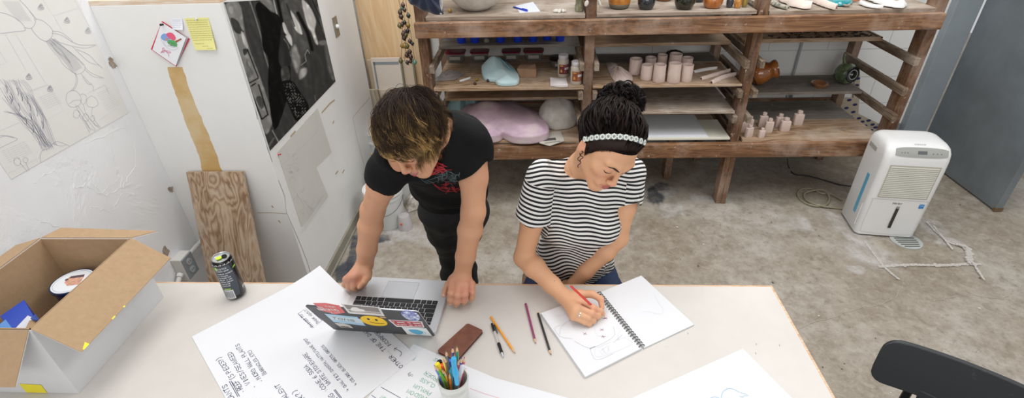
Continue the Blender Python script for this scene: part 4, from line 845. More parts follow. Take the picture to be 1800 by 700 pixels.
# blue packet
bp = thing('blue_packet', 'blue printed packet with torn white label standing in the near corner of the cardboard box', 'packet', (-1.52, .93, TZ + .004))
A, B, C_, D = onz(0, 556, .93), onz(42, 527, .93), onz(62, 561, .93), onz(22, 588, .93)
mb = MB(); mb.slab([V3(p[0], p[1], .80) for p in (A, B, C_, D)], (0, 0, 1), .13); mb.build('carton', mat('packet_blue', '2547b0', .35), bp, smooth=False, bevel=.001)
mb = MB(); q = lambda a, b: onz(a, b, .9305); mb.slab([q(25, 580), q(49, 555), q(62, 561), q(38, 586)], (0, 0, 1), .0006); mb.build('label', mat('packet_label', 'cfd2da', .6), bp, smooth=False)
mb = MB(); mb.slab([q(0, 570), q(10, 562), q(22, 578), q(12, 588), q(0, 588)], (0, 0, 1), .0006); mb.build('pale_print', mat('packet_light', '5b8fd0', .5), bp, smooth=False)
mb = MB(); mb.slab([V3(p[0], p[1], TZ + .0045) for p in (A, B, C_, D)], (0, 0, 1), .045); mb.build('lower_carton', mat('packet_blue', ''), bp, smooth=False)
sp = thing('kraft_scrap', 'folded strip of brown paper and blue plastic beside the blue packet in the box', 'paper', (-1.42, .93, TZ + .004))
mb = MB(); mb.slab([onz(40, 590, .925), onz(52, 565, .94), onz(66, 560, .94), onz(56, 583, .925)], (0, 0, 1), .002); mb.build('paper', KR, sp, smooth=False)
mb = MB(); mb.slab([onz(54, 561, .945), onz(63, 553, .95), onz(70, 563, .945), onz(60, 565, .94)], (0, 0, 1), .002); mb.slab([onz(40, 588, .85), onz(56, 580, .85), onz(66, 570, .85), onz(50, 570, .85)], (0, 0, 1), .07); mb.build('blue_plastic', mat('packet_blue2', '31509e', .4), sp, smooth=False)
# ================================================================= ON THE LEFT WALL
XP = XW + .0015
def xl(px, py, o=.0015): return onx(px, py, XW + o)
cor = [xl(20, 315), xl(226, 198), xl(128, -10), xl(-70, 60)]
A, B = xl(20, 315), xl(226, 198); zb = (A[2] + B[2]) / 2 ; y0, y1 = A[1], B[1]
mb = MB(); mb.slab([V3(XW + .0005, A[1], A[2]), V3(XW + .0005, B[1], B[2]), V3(XW + .0005, B[1] + .01, 2.0), V3(XW + .0005, A[1] - .32, 2.0), V3(XW + .0005, A[1] - .32, A[2] + .02)][:2] + [V3(XW + .0005, B[1] + .012, 2.0), V3(XW + .0005, A[1] - .03, 2.0)], (1, 0, 0), .0012)
draw = mb.build('botanical_drawing', mat('drawing_paper', 'e4e3df', .7, 0, .02), smooth=False); tag(draw, 'large pencil drawing of squid and mushrooms hanging on the left plaster wall', 'drawing')
def wall_lines(nm, par, lines, w, m, fn, nrm, k=5):
    mb = MB()
    for pl in lines: ribbon(mb, smooth_line([fn(a, b) for a, b in pl], k) if k and len(pl) > 2 else [fn(a, b) for a, b in pl], w, nrm, .0003)
    return mb.build(nm, m, par, smooth=False)
GP = mat('graphite_violet', 'b1b0bf', .8); GL = mat('graphite_faint', 'd0d0d4', .8); GD = mat('graphite_dark', '94949f', .8)
dl = lambda a, b: xl(a, b, .002)
s4 = 4.374
c1 = lambda *p: [(x / s4, y / s4) for x, y in p]; s5 = 4.117; c2f = lambda *p: [(x / s5, 140 + y / s5) for x, y in p]
squid = [c1((0, 95), (60, 110), (120, 140), (170, 180), (190, 215), (190, 235), (100, 245), (0, 258)), c1((150, 0), (200, 50), (250, 110), (275, 145), (265, 190), (235, 218), (190, 210)), c1((275, 145), (330, 160), (380, 200), (405, 240), (395, 290), (355, 318)), c1((240, 215), (270, 260), (310, 300), (355, 318)),
         c1((355, 318), (400, 385), (450, 440), (490, 500), (560, 555), (600, 570), (640, 550), (652, 510), (620, 470), (540, 400), (440, 330), (390, 290)), c1((380, 300), (430, 350), (480, 400), (540, 480)), c1((400, 255), (470, 270), (520, 300), (550, 320)), c1((405, 240), (470, 250), (540, 300), (560, 325)),
         c1((440, 320), (520, 345), (580, 360), (660, 370), (735, 350)), c1((550, 320), (620, 345), (735, 345)), c1((560, 360), (620, 420), (690, 480), (760, 500)), c1((590, 380), (680, 420), (740, 480), (785, 520)), c1((520, 390), (580, 440), (640, 500)), c1((655, 520), (700, 560), (790, 598)), c1((650, 535), (720, 590), (800, 600)),
         c1((570, 560), (595, 600), (590, 650), (560, 700)), c1((580, 560), (585, 610), (575, 660), (545, 700)), c1((625, 570), (670, 620), (700, 650), (670, 640), (635, 590)), c1((700, 640), (718, 670), (715, 700)), c1((390, 330), (440, 400), (500, 440), (560, 520)), c1((230, 90), (260, 130), (265, 160))]
wall_lines('squid_outline', draw, squid, .0012, GP, dl, (1, 0, 0))
fan = []
for i in range(16): t_ = i / 15; fan.append(c1((360 + 60 * t_, 315 - 20 * t_), (420 + 70 * t_, 390 - 30 * t_), (490 + 90 * t_, 470 - 20 * t_), (560 + 70 * t_, 560 - 40 * t_)))
for i in range(10): t_ = i / 9; fan.append(c1((20 + 120 * t_, 10), (60 + 130 * t_, 60 + 30 * t_), (140 + 100 * t_, 160)))
wall_lines('squid_shading', draw, fan, .0011, GL, dl, (1, 0, 0))
coral = []
R_ = np.random.RandomState(4)
roots = [((0, 0), (60, 80), (130, 240), (250, 370), (330, 490)), ((30, 10), (90, 120), (160, 220), (260, 350), (345, 500)), ((95, 0), (130, 60), (220, 200), (240, 330), (360, 500)), ((130, 0), (190, 60), (250, 180), (310, 300), (380, 480)), ((15, 120), (60, 180), (120, 250), (230, 330), (300, 500)), ((25, 230), (110, 260), (170, 330), (270, 420), (310, 520)), ((160, 90), (230, 160), (310, 270), (315, 340), (370, 470)), ((200, 110), (270, 210), (300, 300), (290, 400), (350, 490)), ((60, 0), (110, 30), (140, 100), (220, 270), (320, 480)), ((0, 60), (50, 140), (120, 240), (200, 350), (290, 480))]
for r_ in roots:
    for off in (0, 14, 26): coral.append(c2f(*[(x + off * (1 + .4 * math.sin(i * 2 + off)), y + R_.randn() * 4) for i, (x, y) in enumerate(r_)]))
wall_lines('coral_strands', draw, coral, .0009, GP, dl, (1, 0, 0))
dk = [c2f((x, y), (x + 12, y + 30), (x + 10, y + 55)) for x, y in [(120, 60), (70, 120), (150, 100), (210, 170), (130, 170), (215, 240), (300, 300), (80, 100), (190, 120), (260, 210), (180, 270), (230, 330), (40, 40)]]
wall_lines('coral_shadows', draw, dk, .002, GD, dl, (1, 0, 0))
shp = [c2f((295, 600), (290, 550), (310, 510), (350, 500), (400, 450), (440, 455), (500, 480)), c2f((390, 460), (430, 480), (470, 478)), c2f((0, 405), (50, 405), (100, 418), (125, 432), (60, 465), (0, 495)), c2f((0, 420), (30, 410), (60, 412), (100, 422)),
       c2f((478, 130), (485, 100), (520, 78), (560, 90), (585, 130), (580, 175), (540, 200), (500, 190), (478, 150), (478, 130)), c2f((500, 175), (540, 150), (585, 150)), c2f((580, 110), (600, 103), (625, 120), (620, 160), (600, 180), (580, 150)), c2f((625, 175), (632, 140), (665, 118), (700, 145), (708, 180), (680, 200), (640, 195), (625, 175)), c2f((530, 250), (540, 222), (565, 225), (578, 250), (560, 278), (535, 270), (530, 250)), c2f((600, 265), (615, 245), (640, 262), (640, 290), (620, 300), (600, 280), (600, 265)), c2f((655, 275), (670, 258), (685, 275), (680, 298), (662, 298), (655, 275)),
       c2f((545, 180), (570, 230), (620, 310), (655, 370)), c2f((560, 185), (600, 240), (640, 300), (690, 360)), c2f((605, 185), (625, 250), (680, 320), (720, 350)), c2f((670, 200), (665, 250), (690, 300), (730, 350)), c2f((570, 255), (610, 310), (650, 390)), c2f((620, 300), (650, 350), (690, 370)), c2f((675, 300), (690, 330), (715, 335)), c2f((100, 600), (105, 572), (130, 568), (150, 590), (140, 620), (115, 618), (100, 600)), c2f((165, 580), (180, 562), (200, 575), (195, 598), (175, 598), (165, 580)), c2f((145, 605), (170, 630), (195, 665)), c2f((185, 597), (195, 620), (210, 655))]
wall_lines('mushroom_outline', draw, shp, .0011, GP, dl, (1, 0, 0))
sq = []
for x, y in [(315, 52), (515, 155), (677, 235), (222, 588), (385, 680)]:
    for r in (24, 15, 8): sq.append(c1(*[(x + r * math.cos(a_) * .8 + r * .3 * math.sin(a_ * 2), y + r * math.sin(a_)) for a_ in np.linspace(0, 6.0, 9)]))
wall_lines('shell_doodles', draw, sq, .0012, GD, dl, (1, 0, 0))
txt = []
for X0, Y0, X1, Y1, n, fl_ in [(285, 130, 400, 150, 7, c2f), (700, 100, 800, 120, 10, c2f), (10, 520, 200, 440, 7, c2f)]:
    for i in range(n):
        x = X0 + i * (8 if fl_ is c2f and n > 7 else 9); y = Y0 + i * 13
        for k in range(6):
            a_ = x + k * (X1 - X0) / 6.3; b_ = y - k * (X1 - X0) / 6.3 * .42; txt.append(fl_((a_, b_), (a_ + (X1 - X0) / 9, b_ - (X1 - X0) / 9 * .42)))
wall_lines('tiny_captions', draw, txt, .0011, GL, dl, (1, 0, 0), 0)
fr = [c2f((215, 80), (340, 35), (460, 225), (320, 300)), c2f((0, 370), (140, 310)), c2f((630, 100), (760, 40), (840, 215), (720, 290)), c2f((60, 680), (290, 560)), c1((330, 0), (410, 120), (600, 65)), c1((410, 120), (480, 240)), c1((570, 0), (720, 260)), c1((40, 260), (200, 540)), c1((120, 260), (350, 640)), c1((250, 700), (370, 650), (380, 690)), c1((0, 400), (50, 480), (0, 500)), c1((720, 700), (805, 650), (830, 700))]
wall_lines('caption_frames', draw, fr, .0008, GL, dl, (1, 0, 0), 0)
# ---------------------------------------------------------------- card, notes and pins on the box wall
cf = lambda a, b, o=.001: ony(a, b, CY0 - o); cc_ = 7.0; ck = lambda *p: [(255 + x / cc_, 25 + y / cc_) for x, y in p]
card = thing('greeting_card', 'white card with an ice cream bowl pinned by its corner to the box wall', 'card', cf(300, 75))
def fslab(nm, par, pts, o, th, m, k=0):
    P_ = [cf(a, b, o) for a, b in pts]; P_ = smooth_line(P_, k, True) if k else P_
    mb = MB(); mb.slab(P_, (0, -1, 0), th); return mb.build(nm, m, par, smooth=False)
RED = mat('card_red', 'cf3a50', .6); CWt = mat('card_white', 'eef0f4', .55)
fslab('red_envelope', card, ck((210, 85), (75, 430), (385, 645), (550, 305)), .002, .002, RED); fslab('inner_leaf', card, ck((225, 120), (110, 430), (400, 625), (530, 290)), .0045, .001, mat('card_grey', 'c3c6cc', .6)); fslab('front_leaf', card, ck((205, 98), (92, 437), (378, 635), (505, 290)), .012, .001, CWt)
fslab('blue_scoop', card, ck((195, 285), (215, 245), (260, 240), (300, 280), (300, 330), (230, 320)), .0135, .0004, mat('scoop_blue', '86a8e0', .7), 3); fslab('pink_scoop', card, ck((260, 245), (310, 225), (355, 250), (378, 300), (350, 320), (290, 290)), .0137, .0004, mat('scoop_pink', 'e6607e', .7), 3); fslab('green_scoop', card, ck((275, 330), (330, 315), (385, 345), (390, 395), (340, 395), (290, 365)), .0139, .0004, mat('scoop_green', '63b06c', .7), 3)
fslab('wafer', card, ck((370, 330), (440, 298), (452, 310), (385, 348)), .0141, .0004, mat('wafer_brown', 'a8583f', .7)); fslab('orange_fruit', card, ck((255, 300), (272, 290), (282, 315), (262, 322)), .0143, .0004, mat('fruit_orange', 'e8923c', .7))
mb = MB()
R_ = np.random.RandomState(8)
for k in range(16): x, y = 285 + R_.rand() * 95, 330 + R_.rand() * 55; ribbon(mb, [cf(*ck((x, y))[0], .0145), cf(*ck((x + 6, y + 4))[0], .0145)], .0013, (0, -1, 0))
mb.build('green_specks', mat('speck_dark', '2e5c3c', .7), card, smooth=False)
mb = MB()
for pl in [((192, 285), (210, 340), (250, 390), (300, 430), (350, 440)), ((350, 440), (385, 430), (398, 405), (330, 385), (260, 345), (200, 290)), ((230, 330), (245, 380), (290, 400)), ((280, 380), (320, 400), (370, 415))]: ribbon(mb, smooth_line([cf(*q_, .0145) for q_ in ck(*pl)], 5), .0007, (0, -1, 0))
mb.build('bowl_outline', mat('bowl_line', '8b93a5', .8), card, smooth=False)
mb = MB()
for pl in [((250, 450), (222, 410), (218, 440), (250, 450)), ((250, 450), (300, 455), (312, 475), (280, 470), (250, 450)), ((250, 450), (200, 470), (195, 480)), ((255, 455), (285, 490), (290, 520)), ((235, 470), (200, 465), (225, 445))]: ribbon(mb, smooth_line([cf(*q_, .0145) for q_ in ck(*pl)], 4), .0017, (0, -1, 0))
mb.build('pink_ribbon', mat('ribbon_pink', 'dc6f93', .7), card, smooth=False)
pin = thing('push_pin', 'black push pin holding the corner of the ice cream card', 'pin', cf(285, 43, .013))
mb = MB(); mb.lathe([(.0045, 0), (.003, .003), (.0028, .008), (.0045, .010), (.0045, .013), (0, .0135)], cf(286, 43, .013), 14, (0, -1, .1)); mb.build('head', mat('pin_black', '17181b', .3), pin)
mb = MB(); mb.lathe([(.0006, 0), (.0006, .016)], cf(286, 43, -.001), 6, (0, -1, .1)); mb.build('needle', mat('pen_metal', ''), pin)
def curled(nm, lab, pts, m, lift, cat='note', n=8):
    c = [cf(*q_) for q_ in pts]; P = np.zeros((n, n, 3))
    for i in range(n):
        for j in range(n):
            u, v = i / (n - 1), j / (n - 1); p = c[0] * (1 - u) * (1 - v) + c[1] * u * (1 - v) + c[2] * u * v + c[3] * (1 - u) * v; p = p + V3(0, -.001 - lift * v ** 2 * (.4 + .6 * u), 0); P[i, j] = p
    mb = MB(); mb.sheet(P, .0003, (0, -1, 0)); o = mb.build(nm, m); tag(o, lab, cat); return o, P
wn, WP = curled('white_note', 'small white note with blue writing between the card and the yellow note', ck((322, 50), (455, 50), (480, 185), (345, 190)), mat('note_white', 'eef0f6', .6), .008)
yn, YP = curled('yellow_note', 'yellow sticky sheet of handwriting pinned to the box wall', ck((485, 50), (775, 40), (893, 428), (628, 438)), mat('note_yellow', 'eeea9a', .6), .012)
def note_lines(par, P, rows, m, w, nm):
    n = P.shape[0] - 1; mb = MB(); R_ = np.random.RandomState(3)
    def at(u, v):
        a_, b_ = min(u * n, n - 1e-6), min(v * n, n - 1e-6); i, j = int(a_), int(b_); f, g = a_ - i, b_ - j
        return P[i, j] * (1 - f) * (1 - g) + P[i + 1, j] * f * (1 - g) + P[i, j + 1] * (1 - f) * g + P[i + 1, j + 1] * f * g
    for v, u0, u1 in rows:
        u = u0
        while u < u1:
            L = .05 + R_.rand() * .09; pts = [at(min(u + L * k / 6, 1), min(1, v + (.012 if k % 2 else -.012) * (.5 + R_.rand()))) + V3(0, -.0006, 0) for k in range(7)]; ribbon(mb, pts, w, (0, -1, 0)); u += L + .03
    mb.build(nm, m, par, smooth=False)
note_lines(wn, WP, [(.15 + .16 * i, .08, .85) for i in range(5)], mat('blue_pen', '8f98cc', .7), .0007, 'blue_writing')
note_lines(yn, YP, [(.07 + .068 * i, .05, .93) for i in range(10)] + [(.80, .1, .5), (.88, .4, .7), (.95, .6, .85)], mat('olive_pen', '8f8a55', .7), .0009, 'handwriting_lines')
t_ = thing('clear_push_pin', 'clear push pin at the top of the yellow note', 'pin', cf(346, 32, .002)); mb = MB(); mb.lathe([(.004, 0), (.0026, .003), (.0026, .007), (.004, .009), (.004, .011)], cf(346, 33, .003), 12, (0, -1, 0)); mb.build('head', mat('pin_clear', 'dfe2e0', .15), t_)
# ---------------------------------------------------------------- charcoal portrait poster on the side of the box wall
sf = lambda a, b, o=.0015: onx(a, b, CX + o)
TLp, BLp, BRp = sf(396, 8), sf(475, 265), sf(590, 143); zt_ = 1.62
def sy(y, z): return V3(CX + .0015, y, z)
pz0 = (BLp[2] + BRp[2]) / 2
nu, nv = 150, 240; U, V_ = np.meshgrid(np.linspace(0, 1, nu), np.linspace(0, 1, nv), indexing='ij'); cq = [V3(a, b, 0)[:2] for a, b in ((394, 4), (556, -6), (590, 143), (475, 265))]
PXY = cq[0] * ((1 - U) * (1 - V_))[..., None] + cq[1] * (U * (1 - V_))[..., None] + cq[2] * (U * V_)[..., None] + cq[3] * ((1 - U) * V_)[..., None]
PW_ = np.array([[sf(x, y, .0025) for x, y in row] for row in PXY]); mb = MB(); mb.sheet(PW_, .0015, (1, 0, 0)); pos = mb.build('portrait_poster', attrmat('charcoal_drawing', 'col', .9, spec=.12), smooth=False); tag(pos, 'black charcoal portrait poster of a girl in profile on the side of the box wall', 'poster')
Q2 = (PXY.reshape(-1, 2) - [380, 0]) * 4.36; X2, Y2 = Q2[:, 0], Q2[:, 1]; sk_ = X2 - Y2 * .28
ns = lambda a, b, c=0: .5 + .5 * np.sin(sk_ * a + 2.1 * np.sin(Y2 * b + c) + 1.3 * np.sin(sk_ * a * .37 + Y2 * b * 1.7 + c)); val = .025 + .02 * ns(.13, .01)
def soft(poly, v, blur, mot=.18, st=None):
    global val
    if st: 
        d = np.full(len(Q2), 1e9)
        for a, b in zip(poly[:-1], poly[1:]): a, b = V3(*a, 0)[:2], V3(*b, 0)[:2]; e = b - a; w = Q2 - a; t = np.clip(w @ e / (e @ e), 0, 1); d = np.minimum(d, np.linalg.norm(w - t[:, None] * e, axis=1))
        d = d - st / 2
    else: d = poly_sdf(Q2, np.array([V3(*p, 0)[:2] for p in smooth_line([(a, b, 0) for a, b in poly], 4, True)]))
    al = np.clip(.5 - d / blur, 0, 1); al = al * al * (3 - 2 * al); val = val * (1 - al) + v * (1 - mot + mot * 2 * ns(.09, .012, v * 9) * ns(.05, .03, v * 5)) * al
soft([(65, 40), (150, 10), (190, 60), (215, 210), (240, 330), (290, 470), (340, 600), (400, 780), (435, 900), (425, 960), (370, 1020), (280, 720), (220, 560), (130, 300), (80, 150)], .50, 14)
for p_, v_, b_ in [([(110, 140), (165, 160), (200, 230), (215, 240), (185, 260), (140, 240)], .04, 10), ([(205, 380), (235, 375), (240, 400), (215, 425)], .03, 8), ([(95, 60), (125, 50), (130, 95), (110, 105)], .75, 12), ([(190, 250), (207, 250), (242, 345), (235, 372), (205, 320)], .85, 7), ([(305, 755), (340, 738), (370, 800), (345, 835)], .12, 9), ([(235, 450), (250, 500), (285, 560), (250, 600), (230, 540)], .30, 8),
                   ([(340, 0), (420, 0), (450, 90), (400, 75), (370, 60)], .45, 30), ([(500, 20), (640, 0), (700, 200), (720, 370), (690, 400), (660, 480), (690, 560), (640, 590), (570, 480), (570, 400), (560, 330), (520, 180)], .22, 40), ([(600, 340), (622, 380), (645, 470), (620, 560), (590, 480), (575, 400)], .50, 28), ([(640, 540), (690, 520), (690, 570), (640, 610)], .55, 22),
                   ([(505, 165), (525, 180), (550, 240), (578, 290), (582, 350), (555, 322), (520, 250)], .82, 9), ([(570, 85), (600, 120), (640, 190), (660, 262), (622, 245), (590, 190)], .85, 14), ([(655, 5), (700, 30), (740, 90), (765, 170), (755, 240), (782, 335), (762, 332), (730, 250), (698, 190)], .82, 14), ([(830, 350), (860, 360), (910, 590), (885, 600), (850, 480)], .32, 24), ([(790, 318), (840, 308), (850, 340), (800, 346)], .4, 16), ([(775, 60), (800, 80), (830, 240), (815, 230)], .35, 14)]: soft(p_, v_, b_)
for p_, w_, v_, b_ in [([(255, 0), (300, 130), (350, 300), (372, 420), (430, 600)], 8, .42, 10), ([(440, 0), (466, 110)], 8, .55, 8), ([(470, 0), (505, 165)], 22, .02, 10), ([(700, 0), (812, 222)], 5, .06, 6), ([(735, 0), (835, 205)], 6, .05, 6), ([(625, 100), (700, 250), (735, 380)], 26, .03, 14), ([(650, 500), (690, 470), (680, 420), (700, 380), (716, 410)], 4, .6, 6), ([(540, 30), (600, 200)], 8, .06, 14), ([(240, 380), (322, 592)], 9, .04, 7), ([(205, 510), (248, 640), (322, 600)], 9, .04, 7), ([(280, 735), (350, 915), (397, 878), (325, 650)], 10, .04, 7), ([(300, 640), (270, 660)], 10, .05, 6), ([(430, 1000), (480, 1092)], 9, .45, 8), ([(442, 1060), (398, 1130)], 14, .3, 10), ([(755, 730), (765, 780)], 5, .3, 8)]: soft(p_, v_, b_, .1, w_)
soft([(300, 60), (330, 15), (380, 50), (420, 90), (470, 112), (500, 160), (507, 200), (495, 300), (482, 480), (560, 500), (570, 560), (560, 700), (450, 1000), (400, 700), (400, 460), (360, 380), (345, 250), (335, 180)], .028, 9, .5)
soft([(500, 190), (520, 240), (536, 268), (530, 285), (566, 348), (573, 374), (562, 388), (576, 408), (570, 430), (577, 470), (558, 502), (500, 520), (480, 420), (490, 300)], .11, 9, .2); soft([(520, 300), (545, 330), (560, 372)], .42, 12, .1, 5); soft([(567, 395), (571, 430)], .45, 8, .1, 4); soft([(524, 262), (536, 268)], .02, 5, .1, 5); soft([(500, 520), (555, 518), (562, 612), (505, 622)], .20, 10, .3)
soft([(500, 630), (580, 620), (640, 700), (712, 830), (620, 930), (560, 820), (520, 720)], .03, 10); inside = poly_sdf(Q2, np.array([(515, 645), (580, 632), (640, 705), (708, 832), (625, 915), (570, 820), (530, 720)], float)) < 0
sp = np.sin(X2 * .16 + 2 * np.sin(Y2 * .09)) * np.sin(Y2 * .14 + 2.2 * np.sin(X2 * .08)) + .4 * np.sin(X2 * .31 + Y2 * .27); val = np.where(inside & (sp > .35), .20 + .08 * ns(.2, .1), val)
cv = np.stack([np.clip(val, 0, 1) ** 1.6 * k_ for k_ in (1.0, .98, .93)] + [np.ones_like(val)], 1); setcol(pos, np.concatenate([cv, cv]))
mb = MB(); ribbon(mb, [sf(394, 4, .001), sf(410, 62, .001), sf(440, 160, .001), sf(473, 263, .001)], .012, (1, 0, 0)); mb.build('white_margin', mat('poster_margin', 'dfe0df', .6), pos, smooth=False)
# tracing paper below with red pin
tp_ = [(487, 268), (530, 400), (577, 345), (556, 295), (583, 268), (558, 190)]
mb = MB(); mb.slab([sf(a, b, .0006) for a, b in tp_], (1, 0, 0), .0006); tr = mb.build('tracing_paper', mat('tracing_paper', 'd3d2cc', .5, 0, .03), smooth=False); tag(tr, 'torn sheet of tracing paper with faint drawings pinned below the poster', 'paper')
mb = MB(); mb.slab([sf(528, 408, .001), sf(534, 406, .001), sf(577, 346, .006), sf(571, 342, .012)], (1, 0, 0), .0006); mb.build('curled_edge', mat('tracing_edge', 'e6e6e3', .4), tr, smooth=False)
tl = []; R_ = np.random.RandomState(12)
for k in range(26):
    x, y = 492 + R_.rand() * 34, 270 + R_.rand() * 105; x += (y - 270) * .28
    pl = [(x, y)]
    for q_ in range(5): pl.append((pl[-1][0] + R_.uniform(-3, 4), pl[-1][1] + R_.uniform(-4, 5)))
    tl.append(pl)
tl += [((535, 215), (552, 200), (560, 225), (545, 245)), ((497, 290), (540, 250)), ((503, 300), (520, 285), (525, 300)), ((515, 330), (545, 380))]
wall_lines('faint_lines', tr, tl, .0009, mat('trace_line', 'b3b2ae', .8), lambda a, b: sf(a, b, .0014), (1, 0, 0), 3)
t_ = thing('red_push_pin', 'red push pin holding the tracing paper under the poster', 'pin', sf(489, 272, .001)); mb = MB(); mb.lathe([(.004, 0), (.0026, .003), (.0026, .008), (.004, .010), (.004, .012)], sf(489, 272, .0015), 12, (1, 0, .1)); mb.build('head', mat('pin_red', 'c8323a', .3), t_)
# switch plate with round knob
a, b = sf(590, 48), sf(0, 0); swp = thing('dimmer_switch', 'steel switch plate with a round white knob beside the poster', 'switch', sf(591, 47))
c_ = sf(590.5, 47); mb = MB(); mb.box((CX, c_[1] - .035, c_[2] - .058), (CX + .005, c_[1] + .035, c_[2] + .058)); mb.build('plate', mat('brushed_steel', '9c978c', .4, .6), swp, smooth=False, bevel=.0015)
mb = MB(); mb.lathe([(.013, 0), (.013, .004), (.011, .016), (0, .017)], V3(CX + .005, c_[1] + .004, c_[2]), 20, (1, 0, 0)); mb.build('knob', mat('knob_white', 'eceff0', .35), swp)
# outlet box on the left wall, its conduit
oc = onx(333, 466, XW + .05); oy, oz = oc[1], oc[2]
ob = thing('surface_outlet', 'grey surface mounted double socket box low on the left wall', 'outlet', (XW + .03, oy, oz - .06))
mb = MB(); mb.box((XW, oy - .04, oz - .065), (XW + .05, oy + .04, oz + .06)); mb.build('back_box', mat('box_white', 'd6d5d0', .5), ob, smooth=False, bevel=.004)
mb = MB(); mb.box((XW + .05, oy - .037, oz - .06), (XW + .056, oy + .038, oz + .056)); mb.build('cover_plate', mat('plate_grey', '98a1a8', .4, .4), ob, smooth=False, bevel=.003)
for dz in (-.024, .022):
    mb = MB(); mb.lathe([(.017, 0), (.017, .003), (0, .003)], V3(XW + .056, oy, oz + dz), 20, (1, 0, 0)); s_ = mb.build('socket', mat('socket_grey', 'a9aeb0', .45), ob)
    mb = MB(); [mb.box((XW + .0591, oy + y_ - .0012, oz + dz - .005), (XW + .0597, oy + y_ + .0012, oz + dz + .005)) for y_ in (-.006, .006)]; mb.build('slots', mat('slot_dark', '34363a', .7), s_, smooth=False)
mb = MB(); mb.tube([(XW + .022, oy + .04, oz + .02), (XW + .022, CY0 + .0, oz + .02)], .011, 12); mb.tube([(XW + .022, oy - .04, oz - .02), (XW + .022, oy - .1, oz - .06), (XW + .022, oy - .16, oz - .13), (XW + .022, oy - .17, 0.01)], .011, 12); mb.tube([(XW + .022, oy - .04, oz - .02), (XW + .022, oy - .055, oz - .028)], .015, 12); mb.build('conduit', mat('conduit_white', 'd9d8d4', .45), ob)
# leaning plywood board
by_ = CY0 - .004
ta, tb = ony(331, 303, CY0 - .01), ony(433, 300, CY0 - .01); zt2 = (ta[2] + tb[2]) / 2
mb = MB(); n_ = unit((0, -zt2, -.22)) ; d0 = V3(0, -.225, -zt2)
pb = [V3(ta[0], CY0 - .008, zt2), V3(tb[0] - .012, CY0 - .008, zt2), V3(tb[0] - .0, CY0 - .233, .001), V3(ta[0] - .01, CY0 - .233, .001)]; nrm = unit(np.cross(pb[1] - pb[0], pb[3] - pb[0])); nrm = nrm if nrm[1] < 0 else -nrm
mb.slab(pb, nrm, .016); lb = mb.build('plywood_board', wood('weathered_ply', '86694f', 'b0957a', 'c4ae95', 2, .8, 50, .8, 'c9bfb2', .25, .3, .8, .3, 14.0), smooth=False, bevel=.001); tag(lb, 'weathered plywood board with wavy grain leaning against the box wall', 'board')
# ================================================================= FAR LEFT CORNER
# tall sheet of clean plywood leaning on the block wall
q0, q1 = ony(637, 0, YB - .03), ony(700, 0, YB - .03)
cp = wood('clean_plywood', 'd3ae80', 'e0c096', 'ead0aa', 2, .5, 30, .6, None, 0, .08, .5)
mb = MB(); xa = -1.275; xb = -.78; pb = [V3(xa, YB - .055, 0), V3(xb, YB - .055, 0), V3(xb, YB - .006, 1.9), V3(xa, YB - .006, 1.9)]; mb.slab(pb, (0, -1, -.1), .016); o = mb.build('plywood_sheet', cp, smooth=False); tag(o, 'tall clean blond plywood sheet leaning on the block wall beside the rack', 'board')
# three cream panels leaning in front of it
def lean_panel(px0, px1, pyt, y_top, lab, w_edge=True, th=.02, m='e2d6c6'):
    a = ony(px0, pyt, y_top); b = ony(px1, pyt, y_top); zt = a[2]; foot = .03
    mb = MB(); P_ = [V3(a[0], y_top - foot, 0), V3(b[0], y_top - foot, 0), V3(b[0], y_top, zt), V3(a[0], y_top, zt)]
    o = thing('cream_panel', lab, 'panel', ((a[0] + b[0]) / 2, y_top - foot, 0), 'cream panels leaning beside the rack')
    mb.slab(P_, (0, 1, 0), th); mb.build('board', mat('cream_face_' + m, m, .7, 0, .05), o, smooth=False)
    if w_edge:
        mb = MB(); i = .018
        for u0, u1, v0, v1 in ((i, i + .014, 0, 1), (0, 1, 1 - i - .014, 1 - i)):
            W_, H_ = b[0] - a[0], zt
            def pt(u, v): return P_[0] + (P_[1] - P_[0]) * u + (P_[3] - P_[0]) * v + V3(0, -.0006, 0)
            if u1 < .5: mb.slab([pt(.07, 0), pt(.13, 0), pt(.13, .97), pt(.07, .97)], (0, -1, 0), .0006)
            else: mb.slab([pt(.07, .945), pt(.96, .945), pt(.96, .97), pt(.07, .97)], (0, -1, 0), .0006)
        mb.build('grey_border', mat('panel_grey_line', '8f9599', .6), o, smooth=False)
    mb = MB(); mb.slab([V3(b[0] + .001, y_top - foot, 0), V3(b[0] + .012, y_top - foot, 0), V3(b[0] + .012, y_top, zt), V3(b[0] + .001, y_top, zt)], (0, 1, 0), th); mb.build('dark_edge', mat('panel_edge', '8c8470', .7), o, smooth=False)
lean_panel(645, 724, 106, 3.625, 'wide cream panel leaning rearmost of the three by the rack', False, .02, 'd8c7ae'); lean_panel(651, 702, 103, 3.595, 'cream panel bordered by a grey line leaning in front of the tall plywood', True, .02, 'ddd3c6'); 
lean_panel(646, 690, 158, 3.565, 'short cream panel with cut top corner leaning lowest behind the standing person', False, .02, 'd9cdb9')
mb = MB(); a = ony(661, 158, 3.52); mb.obox((a[0] + .03, 3.50, 0), (a[0], 3.52, a[2]), .03, .03, (0, 1, 0)); mb.obox((a[0] + .10, 3.50, 0), (a[0] + .055, 3.52, a[2] - .03), .03, .02, (0, 1, 0)); o = mb.build('timber_offcut', wood('grey_offcut', '7d705f', '9b8d79', 'ab9e8b', 2, 1, 50), smooth=False, bevel=.002); tag(o, 'grey timber offcuts standing against the cream panels', 'timber')
